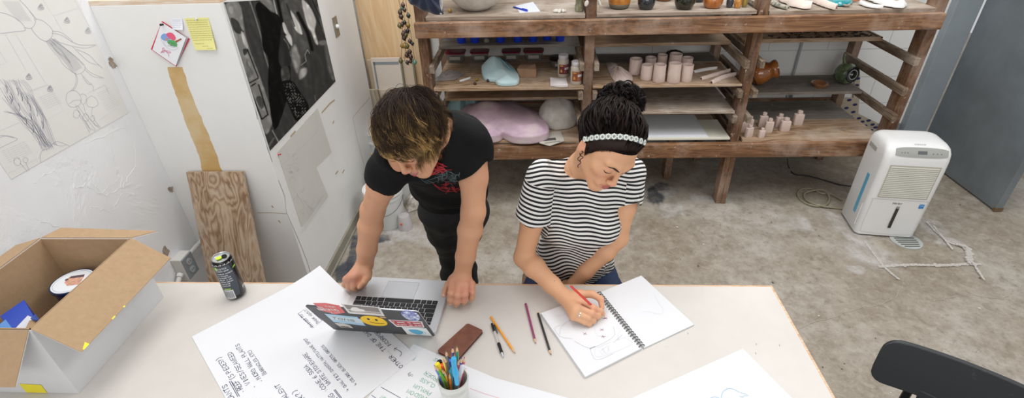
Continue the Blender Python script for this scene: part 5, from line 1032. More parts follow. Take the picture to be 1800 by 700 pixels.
# garland of little glazed pods on strings
gar = thing('pod_garland', 'strings of small brown and green glazed pods hanging in front of the plywood sheet', 'garland', tuple(ony(717, 112, 3.4)))
gx = lambda a, b: ony(a, b, 3.40); sg = 4.375
pods = [(387, 40, 'b'), (380, 62, 'g'), (398, 75, 'b'), (365, 95, 'b'), (372, 128, 'b'), (428, 120, 't'), (400, 172, 'k'), (380, 188, 'b'), (361, 197, 'o'), (425, 195, 'y'), (423, 238, 'k'), (402, 245, 'b'), (410, 268, 'o'), (396, 292, 'b'), (390, 262, 'b'), (440, 318, 'b'), (458, 335, 't'), (380, 352, 'y'), (402, 352, 'y'), (418, 355, 'o'), (441, 398, 'b'), (425, 405, 'b'), (414, 425, 'b'), (446, 438, 'b'), (370, 470, 'o'), (420, 482, 'b'), (444, 472, 'b'), (478, 478, 'v')]
pcols = {'b': '4a3226', 'g': '4f7466', 't': '24382f', 'k': '201d26', 'o': '6d6434', 'y': '96772c', 'v': '6da58f'}
mb = MB()
for xs in ((348, 385, 378, 371), (385, 398, 408, 400), (405, 425, 455, 478)):
    mb.tube([gx(620 + xs[0] / sg, -6), gx(620 + xs[1] / sg, 30), gx(620 + xs[2] / sg, 70), gx(620 + xs[3] / sg, 108)], .0015, 5)
mb.build('strings', mat('twine', '6e5a42', .9), gar)
for i, (x, y, k) in enumerate(pods):
    c_ = gx(620 + x / sg, y / sg); r = .0145 + .002 * math.sin(i * 5); mb = MB(); mb.lathe([(.0, -r * 1.1), (r * .5, -r * .95), (r * .95, -r * .3), (r, .1 * r), (r * .75, .7 * r), (r * .3, 1.05 * r), (r * .18, 1.4 * r), (0, 1.45 * r)], c_, 14, cap=(False, False), wob=.05, seed=i)
    mb.ball(c_ + V3(.006, -.002, -r * 1.15), (r * .5, r * .2, r * .16), 6, 4); mb.build('pod', mat('glaze_' + pcols[k], pcols[k], .25, 0, .5, 80, coat=.4), gar)
# ---------------------------------------------------------------- buckets
BK = mat('white_bucket', 'dcdedd', .45, 0, .04, 4); SMG = patchmat('bucket_smear', 'b3a99a', .62, 18, .08, .8)
def bucket(name, px, py, r, h, lab, lid=False, handle=True, txt=None, z=0):
    c = onz(px, py, 0); b = thing(name, lab, 'bucket', (c[0], c[1], 0))
    mb = MB(); mb.lathe([(r * .86, .001), (r * .88, .006), (r * .96, h * .8), (r * 1.02, h * .8), (r * 1.02, h * .84), (r * .97, h * .845), (r, h - .012), (r * 1.03, h - .010), (r * 1.03, h), (r * .97, h), (r * .95, h - .01), (r * .84, .01), (0, .008)], (c[0], c[1], 0), 40, cap=(True, False)); mb.build('pail', BK, b)
    if lid: mb = MB(); mb.lathe([(r * 1.07, h - .022), (r * 1.08, h - .004), (r * 1.06, h + .004), (r * 1.0, h + .006), (r * .97, h), (0, h)], (c[0], c[1], 0), 40, cap=(False, False)); mb.build('lid', mat('bucket_lid', 'e6e8e8', .4), b)
    if handle:
        mb = MB()
        pts = [V3(c[0] + r * 1.06 * math.cos(a_), c[1] + r * 1.06 * math.sin(a_), h * .80 - .09 * (-math.sin(a_))) for a_ in np.linspace(PI, 2 * PI, 14)]; mb.tube(pts, .002, 6); mb.build('wire_handle', mat('bail_wire', '6d7073', .4, .7), b)
    return b, c
bucket('paint_bucket', 706, 347, .118, .36, 'open white bucket with handwritten letters standing farthest of the white buckets', txt=1)
b2, bc2 = bucket('lidded_bucket', 684, 390, .120, .27, 'white lidded bucket standing nearest beside the grey base strip', lid=True)
# letters on the far bucket
bf = bpy.data.objects['paint_bucket']; bcx, bcy = bf['_w'][0], bf['_w'][1]
mb = MB(); rB = .117
gl, _ = glyphs('MRSH', .022, (0, 0, 0), (1, 0, 0), (0, 1, 0))
for pl in gl:
    pp = []
    for p in pl:
        a_ = -PI / 2 + .42 + p[1] / rB; pp.append(V3(bcx + (rB + .002) * math.cos(a_), bcy + (rB + .002) * math.sin(a_), .20 - p[0] + .05))
    nr = unit(V3(pp[0][0] - bcx, pp[0][1] - bcy, 0)); ribbon(mb, pp, .003, nr, .0005)
mb.build('marker_letters', mat('marker_black', '2a2a2c', .6), bf, smooth=False)
# another bucket with clay rag on top behind
c_ = onz(655, 330, 0)
b3, bc3 = bucket('rag_bucket', 683, 312, .105, .40, 'white bucket stuffed with a pale rag at the wall end behind the others')
mb = MB(); R_ = np.random.RandomState(6)
P = np.zeros((14, 14, 3))
for i in range(14):
    for j in range(14): u, v = i / 13 - .5, j / 13 - .5; P[i, j] = (bc3[0] + u * .20, bc3[1] + v * .18,   .402 + .035 * math.cos(u * 5) * math.cos(v * 5) + .014 * math.sin(u * 31 + v * 13) + .01 * R_.randn())
mb.sheet(P, .004); o = mb.build('rag', mat('pale_rag', 'cfcbc1', .9, 0, .1), sub=1); tag(o, 'crumpled pale rag lying on top of the rearmost white bucket', 'rag')
# paint brushes in it
o = thing('brush_handles', 'thin yellow and blue handles standing between the bucket and the wall', 'brush', (bc2[0], bc2[1] + .1, 0)); 
for dx, c in ((0, 'c9a43a'), (.01, '3a6f9e')):
    mb = MB(); mb.tube([(bc2[0] - .08 + dx, bc2[1] + .20, .001), (bc2[0] - .095 + dx, bc2[1] + .19, .42)], .004, 8); mb.build('handle', mat('hnd_' + c, c, .5), o)
# crumpled clay bag and plastic cup
bgc = onz(752, 352, 0); n = 26; P = np.zeros((n, n, 3)); R_ = np.random.RandomState(14)
for i in range(n):
    for j in range(n):
        u, v = (i / (n - 1) - .5) * 2, (j / (n - 1) - .5) * 2; h = .10 * max(0, 1 - abs(u) ** 3) * max(0, 1 - abs(v) ** 2.5) ** .6
        x = bgc[0] + u * .17 * math.cos(.5) - v * .09 * math.sin(.5); y = bgc[1] + u * .17 * math.sin(.5) + v * .09 * math.cos(.5); P[i, j] = (x, y, .003 + h * (1 + .14 * math.sin(u * 13 + v * 5) + .1 * math.sin(v * 17 - u * 6)) + (.006 * R_.rand() if h > .01 else 0))
mb = MB(); mb.sheet(P, .002); bgm = NT('dusty_plastic'); bgm.col(bgm.ramp(bgm.noise(bgm.co(), 22, 7, .7), [(.35, lin('8b7f70')), (.5, lin('bdb6ab')), (.65, lin('dedbd5'))])); bgm.setp(Roughness=.35); bgm.bump(bgm.noise(bgm.co(), 40, 5, .7, 1.5), .6, .008)
o = mb.build('clay_bag', bgm.m, sub=1); tag(o, 'crumpled dusty plastic clay bag lying on the floor behind the plastic cup', 'bag')
pcx = onz(713, 400, 0); o = thing('plastic_cup', 'frosted plastic cup standing upside down on the floor by the white buckets', 'cup', (pcx[0], pcx[1], 0))
mb = MB(); mb.lathe([(.048, .001), (.0485, .004), (.047, .008), (.036, .095), (.033, .098), (0, .098)], (pcx[0], pcx[1], 0), 32, cap=(False, False)); mb.build('body', mat('frosted_plastic', 'c6c0c2', .4, alpha=.8), o)
mb = MB(); mb.box((pcx[0] - .018, pcx[1] - .046, .05), (pcx[0] - .004, pcx[1] - .040, .062)); mb.build('orange_print', mat('print_orange', 'd86a4a', .5), o, smooth=False)
# ================================================================= DEHUMIDIFIER
A0, A1, A2 = onz(1500, 413, 0), onz(1608, 421, 0), onz(1475, 378, 0)
fx = unit(V3(A1[0] - A0[0], A1[1] - A0[1], 0)); fy = np.cross((0, 0, 1), fx); Wd, Dd, Hd = .335, .25, .615
O0 = V3(A0[0], A0[1], 0)
def dh(s, t, z): return O0 + fx * s + fy * t + V3(0, 0, z)
de = thing('dehumidifier', 'white portable dehumidifier with louvred front standing on the concrete floor', 'dehumidifier', dh(Wd / 2, Dd / 2, 0))
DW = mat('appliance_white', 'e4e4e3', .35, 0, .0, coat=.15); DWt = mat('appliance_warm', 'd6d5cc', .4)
# body: loft of rounded rectangles
def rrect(cx, cy, hw, hd, r, n=8):
    out = []
    for qx, qy, a0 in ((1, 1, 0), (-1, 1, PI / 2), (-1, -1, PI), (1, -1, 3 * PI / 2)):
        for j in range(n + 1): a_ = a0 + j * PI / 2 / n; out.append((cx + qx * (hw - r) + r * math.cos(a_), cy + qy * (hd - r) + r * math.sin(a_)))
    return out
def loft(mb, secs, cap=(True, True)):
    k = len(secs[0]); vs = [p for s in secs for p in s]; fs = []
    for i in range(len(secs) - 1):
        for j in range(k): a = i * k + j; b = i * k + (j + 1) % k; fs.append((a, b, b + k, a + k))
    if cap[0]: fs.append(tuple(range(k))[::-1])
    if cap[1]: fs.append(tuple(range((len(secs) - 1) * k, len(secs) * k)))
    mb.add(vs, fs)
secs = []
for z, ex, fr, r in [(.012, -.006, 0, .03), (.02, 0, .0, .035), (.25, 0, .006, .035), (.47, .0, .008, .035), (.53, .0, .006, .036), (.565, -.001, -.002, .038), (.590, -.006, -.016, .042), (.605, -.016, -.035, .05), (.613, -.035, -.065, .05), (.616, -.06, -.09, .04)]:
    hw = Wd / 2 + ex; y0_ = -fr; y1_ = Dd + min(0, ex); secs.append([dh(x, y, z) for x, y in rrect(Wd / 2, (y0_ + y1_) / 2, hw, (y1_ - y0_) / 2, min(r, .1))])
mb = MB(); loft(mb, secs); mb.build('housing', DW, de, angle=50)
fz = lambda s, z, o=.0: dh(s, -.0065 - o, z)
mb = MB()
for k in range(17): z = .295 + k * .0118; mb.obox(fz(.045, z, .0015), fz(Wd - .045, z, .0015), .006, .0072, (0, 0, 1))
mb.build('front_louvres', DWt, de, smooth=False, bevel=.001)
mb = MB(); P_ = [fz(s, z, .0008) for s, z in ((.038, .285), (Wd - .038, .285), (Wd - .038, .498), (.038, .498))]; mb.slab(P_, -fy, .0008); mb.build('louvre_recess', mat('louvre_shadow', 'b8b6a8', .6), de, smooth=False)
mb = MB(); ribbon(mb, smooth_line([fz(.022, .27, .001), fz(.022, .06, .001), fz(.05, .035, .001), fz(Wd / 2, .028, .001), fz(Wd - .05, .035, .001), fz(Wd - .022, .06, .001), fz(Wd - .022, .27, .001)], 5), .0016, -fy); ribbon(mb, [fz(.01, .272, .001), fz(Wd - .01, .272, .001)], .0018, -fy); mb.build('panel_seams', mat('seam_grey', 'b2b2ae', .6), de, smooth=False)
mb = MB(); mb.slab([fz(s, z, .0006) for s, z in ((.162, .075), (.178, .075), (.178, .225), (.162, .225))], -fy, .0016); mb.build('water_window', mat('window_dark', '35332f', .2), de, smooth=False)
mb = MB(); mb.slab([fz(s, z, .0008) for s, z in ((.162, .215), (.178, .215), (.178, .228), (.162, .228))], -fy, .002); mb.build('window_catch', mat('catch_grey', '8f8c88', .4), de, smooth=False)
mb = MB(); gl, L_ = glyphs('Haier', .013, fz(.135, .243, .001), fx, (0, 0, 1)); [ribbon(mb, pl, .0024, -fy) for pl in gl]; mb.build('maker_name', mat('name_grey', '6d7072', .4), de, smooth=False)
mb = MB(); mb.slab([fz(s, z, .0006) for s, z in ((.275, .225), (.3, .225), (.3, .252), (.275, .252))], -fy, .001); st_ = mb.build('blue_label', mat('energy_blue', '2f7fc4', .4), de, smooth=False)
mb = MB(); ribbon(mb, [fz(.278, .243, .0018), fz(.297, .243, .0018)], .003, -fy); mb.build('label_stripe', mat('label_pale', 'b9d7ee', .5), st_, smooth=False)
# control strip on the sloping shoulder
def sh_(s, t): # t 0..1 from front edge up the shoulder
    zz = .545 + .058 * t; yy = .0 + .030 * t ** 1.6; return dh(s, yy - .0045, zz + .002)
P = np.zeros((16, 5, 3))
for i in range(16):
    s = .045 + (Wd - .075) * i / 15; e = 1 - abs(2 * i / 15 - 1) ** 4 * .35
    for j in range(5): t = (.5 + (j / 4 - .5) * e) * .85 + .05; P[i, j] = sh_(s, t)
mb = MB(); mb.sheet(P, .002, -fy); cp_ = mb.build('control_panel', mat('panel_silver', 'a9aaa4', .35, .3), de)
mb = MB()
for s, t, w_, h_, in [(.155, .5, .045, .012)]: mb.slab([sh_(s, t - .12) - fy * .001, sh_(s + w_, t - .12) - fy * .001, sh_(s + w_, t + .14) - fy * .001, sh_(s, t + .14) - fy * .001], -fy, .001)
for s in (.075, .09, .105, .23, .25, .27): mb.ball(sh_(s, .45) - fy * .001, .0025, 8, 5)
mb.build('display', mat('display_dark', '5f6264', .3), cp_, smooth=False)
mb = MB(); gl, _ = glyphs('DEHUMIDIFIER', .006, sh_(.14, 1.02) - fy * .001 + V3(0, .01, .002), fx, (0, .3, .9)); [ribbon(mb, pl, .001, (0, -.7, .7), .001) for pl in gl]; mb.build('top_lettering', mat('name_grey', ''), de, smooth=False)
# side: blue window, tank line, grip
sd = lambda t, z, o=.001: dh(-o, t, z)
mb = MB(); mb.slab([sd(.075, .115), sd(.105, .115), sd(.105, .385), sd(.075, .385)], -fx, .001); mb.build('blue_side_window', mat('window_blue', '62aed0', .3), de, smooth=False)
mb = MB(); mb.tube([sd(.035, .06, .0005), sd(.035, .21, .0005)], .003, 6); mb.build('tank_ridge', mat('ridge_white', 'e4e4e1', .4), de)
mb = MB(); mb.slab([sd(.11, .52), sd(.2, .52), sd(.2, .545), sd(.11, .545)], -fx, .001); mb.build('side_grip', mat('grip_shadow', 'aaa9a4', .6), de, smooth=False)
mb = MB()
for s, t in ((.04, .04), (Wd - .04, .04), (.04, Dd - .04), (Wd - .04, Dd - .04)): mb.lathe([(.014, 0), (.014, .014)], dh(s, t, 0), 12)
mb.build('feet', mat('foot_dark', '3c3c3c', .7), de)
# hose and cord
hz = lambda a, b, z=.007: onz(a, b, z)
mb = MB(); mb.tube(smooth_line([hz(1480, 352), hz(1462, 342), hz(1445, 340), hz(1425, 332), hz(1408, 333), hz(1402, 343), hz(1412, 355), hz(1432, 362, .012), hz(1452, 360, .012), hz(1458, 348, .016), hz(1450, 336, .018), hz(1436, 334, .018), hz(1415, 340, .014), hz(1418, 352, .012), hz(1440, 361, .018), hz(1470, 366), hz(1490, 368)], 6), .006, 8); tag(mb.build('drain_hose', mat('hose_beige', '8f8a74', .35)), 'coiled beige drain hose lying behind the white dehumidifier', 'hose')
mb = MB(); mb.tube(smooth_line([ony(1384, 280, 3.05), onz(1386, 293, .02), onz(1396, 306, .006), onz(1420, 309, .006), onz(1450, 317, .006), onz(1478, 325, .006), onz(1500, 328, .02)], 6), .004, 8); tag(mb.build('power_cord', mat('cord_black', '1d1d1e', .5)), 'black power cord running from the rack to the dehumidifier', 'cord')
# ================================================================= CHAIR bottom right
ch = thing('black_chair', 'black chair with a broad curved backrest at the right end of the table', 'chair', (1.15, .75, 0))
CB = NT('chair_black'); CB.col(CB.ramp(CB.noise(CB.co(), 14, 7, .7), [(.62, lin('26292c')), (.70, lin('3d4042')), (.78, lin('8d8b80'))])); CB.setp(Roughness=.5); CB = CB.m
T0, T1, B0 = onz(1560, 588, .84), onz(1800, 686, .84), onz(1543, 655, .70)
ux = unit(V3(T1[0] - T0[0], T1[1] - T0[1], 0)); uy = np.cross((0, 0, 1), ux)   # away from the camera side
n, m = 25, 9; WB = .44; P = np.zeros((n, m, 3))
mb = MB()
outl = roundpoly([V3(0, 0, 0), V3(WB, 0, 0), V3(WB, .145, 0), V3(0, .145, 0)], .035, 7)
def backpt(s, t, off): # s along, t height
    cur = .05 * (1 - (2 * s / WB - 1) ** 2); z = .70 + t * .96; sl = (t - .08) * .22
    return V3(T0[0], T0[1], 0) + ux * s + uy * (sl - .019 + cur * .6 + off) + V3(0, 0, z)
# build as grid clipped to a rounded rectangle by pulling the corners in
P = np.zeros((29, 11, 3)); Q = np.zeros((29, 11, 3))
for i in range(29):
    for j in range(11):
        s, t = i / 28 * WB, j / 10 * .145; r = .04; ds = max(0, r - min(s, WB - s)); dt = max(0, r - min(t, .145 - t))
        if ds > 0 and dt > 0:
            mx = max(ds, dt); L = math.hypot(ds, dt); k = mx / L; cs = r if s < WB / 2 else WB - r; ct = r if t < .07 else .145 - r
            s = cs + (s - cs) * k; t = ct + (t - ct) * k
        P[i, j] = backpt(s, t, 0)
mb.sheet(P, .014, uy); mb.build('backrest', CB, ch, angle=50, bevel=.002)
sx0 = V3(T0[0], T0[1], 0)
for s in (.10, .34):
    mb = MB(); a_ = backpt(s, .004, .012); mb.tube(smooth_line([a_, a_ + V3(0, 0, -.12) - uy * .012, sx0 + ux * s - uy * .06 + V3(0, 0, .47), sx0 + ux * s - uy * .02 + V3(0, 0, .30), sx0 + ux * s + uy * .08 * -1 + V3(0, 0, .004)], 5), .011, 10); mb.build('rear_leg', mat('chair_tube', '2a2c2f', .35, .5), ch)
    mb = MB(); mb.tube([sx0 + ux * s - uy * .42 + V3(0, 0, .45), sx0 + ux * s - uy * .47 + V3(0, 0, .003)], .011, 10); mb.build('front_leg', mat('chair_tube', ''), ch)
mb = MB(); a_ = backpt(.22, .03, -.006); mb.slab([backpt(.115, .02, -.004), backpt(.33, .02, -.004), backpt(.31, .02, 0) + V3(0, 0, -.2) - uy * .05, backpt(.135, .02, 0) + V3(0, 0, -.2) - uy * .05], -uy, .01); mb.build('back_support', CB, ch, smooth=False, bevel=.002)
mb = MB(); mb.slab(roundpoly([sx0 + ux * x - uy * y + V3(0, 0, .45) for x, y in ((.02, .06), (.42, .06), (.42, .47), (.02, .47))], .05), (0, 0, 1), .02); mb.build('seat', CB, ch, smooth=False, bevel=.004)
# ================================================================= THINGS ON THE RACK
ZT = B_T + .0002
def rk(px, py, z): return onz(px, py, z)
def lathe_thing(name, lab, cat, c, prof, m, n=36, group=None, **kw):
    mb = MB(); mb.lathe(prof, c, n, **kw); o = mb.build(name, m, loc=tuple(c), angle=60); tag(o, lab, cat, group); return o
# top level ------------------------------------------------------
c = rk(836, 20, ZT); c = V3(c[0] + .0, c[1] + .06, ZT)
pl_ = NT('rough_plaster'); pl_.col(pl_.ramp(pl_.noise(pl_.co(), 9, 6, .6), [(.3, lin('b4afa6')), (.6, lin('d8d4cc'))])); pl_.setp(Roughness=.85); pl_.bump(pl_.noise(pl_.co(), 30, 6, .65), .35, .008); PLm = pl_.m
bowl = thing('plaster_bowl', 'big rough white bowl on the top left board of the rack', 'bowl', c)
mb = MB(); mb.lathe([(.03, 0), (.075, .004), (.115, .03), (.155, .075), (.18, .13), (.185, .18), (.178, .18), (.172, .13), (.145, .08), (.1, .04), (0, .022)], c, 44, cap=(True, False), wob=.015, seed=4); mb.build('bowl_body', PLm, bowl)
# navy cloth bag hanging at the left post
nb = thing('navy_bag', 'navy blue drawstring cloth bag hanging over the top left end of the rack', 'bag', ony(745, 10, 2.9))
n = 22; P = np.zeros((n, n, 3)); edge = [(716, 2), (728, 12), (745, 20), (762, 25), (779, 25)]
bagL = smooth_line([ony(a, b, 2.90) for a, b in [(700, -30), (712, -6), (722, 7), (740, 17), (760, 24), (779, 25.5), (777, 10), (771, -30)]], 8)
cb = ony(745, -25, 2.90)
k_ = len(bagL); vs = []; m_ = 9
P = np.zeros((k_, m_, 3))
for i, q in enumerate(bagL):
    for j in range(m_): t = j / (m_ - 1); p = cb + (q - cb) * t; p = p + V3(0, -.05 * math.sqrt(max(0, 1 - t ** 2)) + .008 * math.sin(i * .7) * t, 0); P[i, j] = p
mb = MB(); mb.sheet(P, .004, (0, -1, 0)); mb.build('cloth', mat('navy_cloth', '1b2440', .85, 0, .2, 30, .3, 200, sheen=.3), nb)
mb = MB(); e0 = ony(775, 24, 2.89)
for dx in (-2, 0, 2): mb.tube([ony(773 + dx, -10, 2.885), ony(776 + dx, 8, 2.885), ony(776, 22, 2.885)], .002, 6)
mb.ball(e0, .007, 8, 6); mb.build('drawstring', mat('white_cord', 'c9c6c2', .8), nb)
def glaze(n, a=None, b=None, sc=14, r=.12, bands=None):
    if n in _M: return _M[n]
    t = NT(n); t.col(t.ramp(t.noise(t.co((1, 1, .6)), sc, 5, .6, .6), [(.35, lin(a)), (.65, lin(b))])); t.setp(Roughness=r); t.b.inputs['Coat Weight'].default_value = .7; _M[n] = t.m; return t.m
c = rk(791, 22, ZT); lathe_thing('yellow_pod', 'tiny yellow glazed bead beside the big white bowl', 'bead', c, [(0, 0), (.008, .001), (.013, .008), (.011, .017), (.005, .022), (0, .023)], glaze('gl_yellow', '8b6a22', 'b8923a'), 14, cap=(False, False))
pc_ = [rk(a, b, ZT) for a, b in ((906, 10.5), (937, 3.5), (950, 20.5), (914, 23))]
mb = MB(); mb.slab(pc_, (0, 0, 1), .001); o = mb.build('folded_paper', mat('lined_paper', 'd4d7e2', .7), smooth=False); tag(o, 'small white paper lying under the blue pen on the top board', 'paper')
a, b = rk(902, 12, ZT + .006), rk(927, 19, ZT + .006); d = unit(b - a); pn2 = thing('blue_pen', 'bright blue capped pen lying on the white paper on the top board', 'pen', a)
mb = MB(); mb.tube([a, a + d * .004, b - d * .05], [.002, .0045, .0045], 10); mb.build('barrel', mat('pen_blue', '1f35a8', .3), pn2); mb = MB(); mb.tube([b - d * .052, b - d * .003, b], [.0058, .0058, .004], 10); mb.obox(b - d * .05 + V3(0, 0, .007), b + V3(0, 0, .007), .003, .002); mb.build('cap', mat('pen_blue2', '253fbf', .3), pn2)
CW2 = mat('bisque_white', 'd3cec6', .8, 0, .06, 40, .3, 90)
c = rk(984, 22, ZT); mb = MB()
for k, (dx, dy, rr, an) in enumerate([(-.02, 0, .02, .3), (0, .005, .016, 1.2), (.018, 0, .014, 2), (.03, -.004, .012, .9), (-.005, -.012, .012, 2.4)]): mb.ball(c + V3(dx, dy, .009), (rr, rr * .55, .010), 9, 6, np.array(Matrix.Rotation(an, 3, 'Z') @ Matrix.Rotation(.5, 3, 'X')))
tag(mb.build('shell_fragment', CW2), 'small heap of white shell shaped ceramic near the front of the top left board', 'ceramic')
c = rk(1018, 20, ZT); fg = thing('glazed_figurine', 'small green grey glazed figurine with yellow flowers beside the rack post', 'figurine', c)
mb = MB(); mb.lathe([(.02, 0), (.024, .004), (.025, .03), (.021, .055), (.024, .07), (.014, .085), (0, .088)], c, 20, wob=.08, seed=3, cap=(True, False)); mb.build('figure_body', glaze('gl_moss', '6d6b56', '9a967c', 30), fg)
for k in range(7): a_ = k * .9; mb = MB(); mb.ball(c + V3(.024 * math.cos(a_), .022 * math.sin(a_), .05 + .006 * k), (.007, .007, .006), 8, 5); mb.build('flower', glaze('gl_straw', 'b89c55', 'cdb878'), fg)
c = ony(1031, 6, 2.955); lf = MB(); lf.ball(c, (.011, .003, .017), 14, 8, np.array(Matrix.Rotation(.3, 3, 'Y'))); tag(lf.build('white_oval_tag', CW2, loc=tuple(c)), 'cream oval ceramic tag hanging beside the middle left rack post', 'tag')
c = ony(1054, 6, 2.99); lf = MB(); lf.ball(c, (.007, .003, .02), 12, 8, np.array(Matrix.Rotation(-.4, 3, 'Y'))); tag(lf.build('white_leaf_tag', CW2, loc=tuple(c)), 'narrow white leaf shaped ceramic hanging just right of the middle left post', 'tag')
def pot(px, py, r, h, m, lab, off=0, prof=None, band=None):
    c = rk(px, py, ZT); c = V3(c[0], c[1] + r * .7 + off, ZT - .0)
    p_ = prof or [(r * .62, 0), (r * .8, h * .06), (r * .97, h * .28), (r, h * .48), (r * .9, h * .7), (r * .62, h * .9), (r * .58, h), (r * .52, h), (r * .55, h * .88), (r * .8, h * .6), (r * .6, h * .12), (0, h * .1)]
    o = thing('glazed_pot', lab, 'pot', c, ); mb = MB(); mb.lathe(p_, c, 40, cap=(True, False)); mb.build('body', m, o, angle=70)
    if band: mb = MB(); mb.lathe([(r * .635, -.0002), (r * .82, h * .062), (r * .93, h * .2), (r * .925, h * .22)], c, 40, cap=(False, False)); mb.build('bare_foot', band, o)
    return o
pot(1090, 17, .066, .12, glaze('gl_amber', '9a5a1e', 'c98534'), 'rounded amber glazed pot leftmost in the row on the top board', band=mat('foot_grey', '6f6a5c', .5))
pot(1137, 18, .05, .10, glaze('gl_black', '17191c', '2d3238'), 'black glazed pot second from left on the top board')
pot(1131, 14, .02, .11, glaze('gl_cream', 'a9a795', 'c9c7b8'), 'slim cream glazed piece touching the left side of the black pot', .02)
pot(1172, 6, .058, .10, glaze('gl_brown', '7a451c', 'a8692c'), 'brown glazed pot standing in a back row behind the black and green pots', .05)
pot(1205, 18, .058, .12, glaze('gl_darkgreen', '12140e', '262a1c', r=.06), 'very dark green glossy pot in the middle of the top board')
pot(1232, 8, .045, .10, glaze('gl_black', ''), 'black glazed pot standing behind the dark green one', .05)
pot(1255, 16, .054, .09, glaze('gl_orange', '8e4a1a', 'bd7533'), 'orange brown glazed bowl pot right of the dark green pot')
pot(1283, 14, .02, .07, glaze('gl_slate', '26262e', '45454c'), 'small slate grey bottle at the right of the glazed pots'); pot(1297, 15, .021, .065, glaze('gl_honey', '9c5f22', 'cf9346', 60), 'small honey speckled bottle between the slate and the mustard ones'); pot(1309, 13, .017, .08, glaze('gl_mustard', '8c7a3a', 'b39c50'), 'small mustard yellow bottle rightmost of the small ones')
# ridged shells and leaves on the right board
def leafform(name, lab, pts, w, m, h=.016, ridges=14, cat='ceramic', z=ZT, tipk=.15, dy=0):
    P0 = smooth_line([rk(a, b, z + .004) + V3(0, dy, 0) for a, b in pts], 8); n = len(P0); k_ = 9; P = np.zeros((n, k_, 3))
    for i, p in enumerate(P0):
        t = unit(P0[min(i + 1, n - 1)] - P0[max(i - 1, 0)]); s_ = np.cross((0, 0, 1), t); u = i / (n - 1); ww = w * (tipk + (1 - tipk) * math.sin(PI * min(1, u * .85 + .12)) ** .7); rg = 1 + .12 * math.sin(u * ridges * 6.28)
        for j in range(k_): v = j / (k_ - 1) * 2 - 1; P[i, j] = p + s_ * v * ww / 2 * rg + V3(0, 0, h * (1 - v * v) * (.7 + .3 * rg) + .002)
    mb = MB(); mb.sheet(P, .005); o = mb.build(name, m, smooth=True, angle=60); return tag(o, lab, cat)
PW = mat('bisque_pink', 'e2d2c8', .8, 0, .06, 30, .2, 90); WW = mat('bisque_bright', 'dfdddb', .8, 0, .04, 30, .2, 90)
leafform('ridged_shell', 'green and white striped ridged shell leftmost on the top right board', [(1357, 2), (1366, 9), (1386, 15)], .035, glaze('gl_stripe', '4d5a47', 'cfc8b8', 55), .012, 9)
leafform('fan_shell', 'wide pinkish white ribbed fan shell next to the striped shell', [(1374, -8), (1390, 2), (1408, 10), (1426, 12)], .10, PW, .03, 4, tipk=.5)
leafform('spiral_shell', 'long pink ribbed tapering shell pointing right on the top right board', [(1416, -6), (1436, 3), (1456, 11), (1470, 16)], .045, PW, .024, 9)
leafform('teal_shell', 'bright teal glazed shell with a rust coloured back on the top right board', [(1452, -6), (1466, 5), (1482, 7), (1496, 2)], .06, glaze('gl_teal', '138089', '2aa3a8'), .02, 10)
leafform('rust_shell', 'rust orange glazed piece lying on the teal shell', [(1464, -6), (1478, 1), (1492, 1), (1510, 0)], .032, glaze('gl_rust', 'a85335', 'c77a55'), .03, 2)
leafform('white_leaf_shell', 'narrow bright white serrated leaf beside the wide white one', [(1512, 5), (1530, 11), (1552, 13)], .03, WW, .012, 7); leafform('wide_white_leaf', 'wide bright white serrated leaf at the right end of the top board', [(1520, -8), (1548, 2), (1575, 10), (1584, 6)], .085, WW, .02, 6, tipk=.4)
c = rk(1487, 10, ZT); mb = MB(); mb.tube([c + V3(.016 * math.cos(a_), .016 * math.sin(a_), .005) for a_ in np.linspace(0, 6.283, 20)], .005, 8, cap=False); tag(mb.build('clay_ring', mat('ring_grey', '9c8f84', .7)), 'little grey clay ring lying below the teal shell', 'ring')
# left bay, blue cups ------------------------------------------------
z = 1.0222; bc = None
for i, (px, y_) in enumerate([(788, 3.46), (812, 3.33), (835, 3.33), (880, 3.33), (910, 3.33), (937, 3.33), (962, 3.36), (985, 3.33), (855, 3.45), (925, 3.46)]):
    x_ = onz(px, 74, z)[0] if y_ < 3.4 else onz(px, 66, z)[0]
    if bc is None:
        bc = thing('blue_cup', 'bright blue plastic cup on the narrow upper left board', 'cup', (x_, y_, z), 'blue cups on the upper left board'); mb = MB(); mb.lathe([(.026, 0), (.027, .002), (.033, .075), (.035, .077), (.0355, .082), (.034, .083), (.031, .075), (.026, .004), (0, .003)], (x_, y_, z), 28, cap=(True, False)); mb.build('cup_body', mat('bright_blue', '1c3fc4', .35), bc)
        nth = iter(['just right of the corner cup', 'third in line', 'left of the middle', 'right of the middle', 'fifth along the front', 'set slightly back near the right', 'at the right end of the front', 'back row left', 'back row right'])
        bc['label'] = 'bright blue plastic cup at the far back left corner of the narrow upper board'
    else: dup(bc, (x_, y_, z), label='bright blue plastic cup, %s, upper left board' % next(nth))
c = V3(onz(856, 72, z)[0], 3.33, z); lathe_thing('pale_lump', 'small pale stone lump between the blue cups', 'stone', c, [(.016, 0), (.02, .008), (.014, .022), (0, .026)], mat('lump', '8f8a82', .9), 12, cap=(True, False), wob=.1)
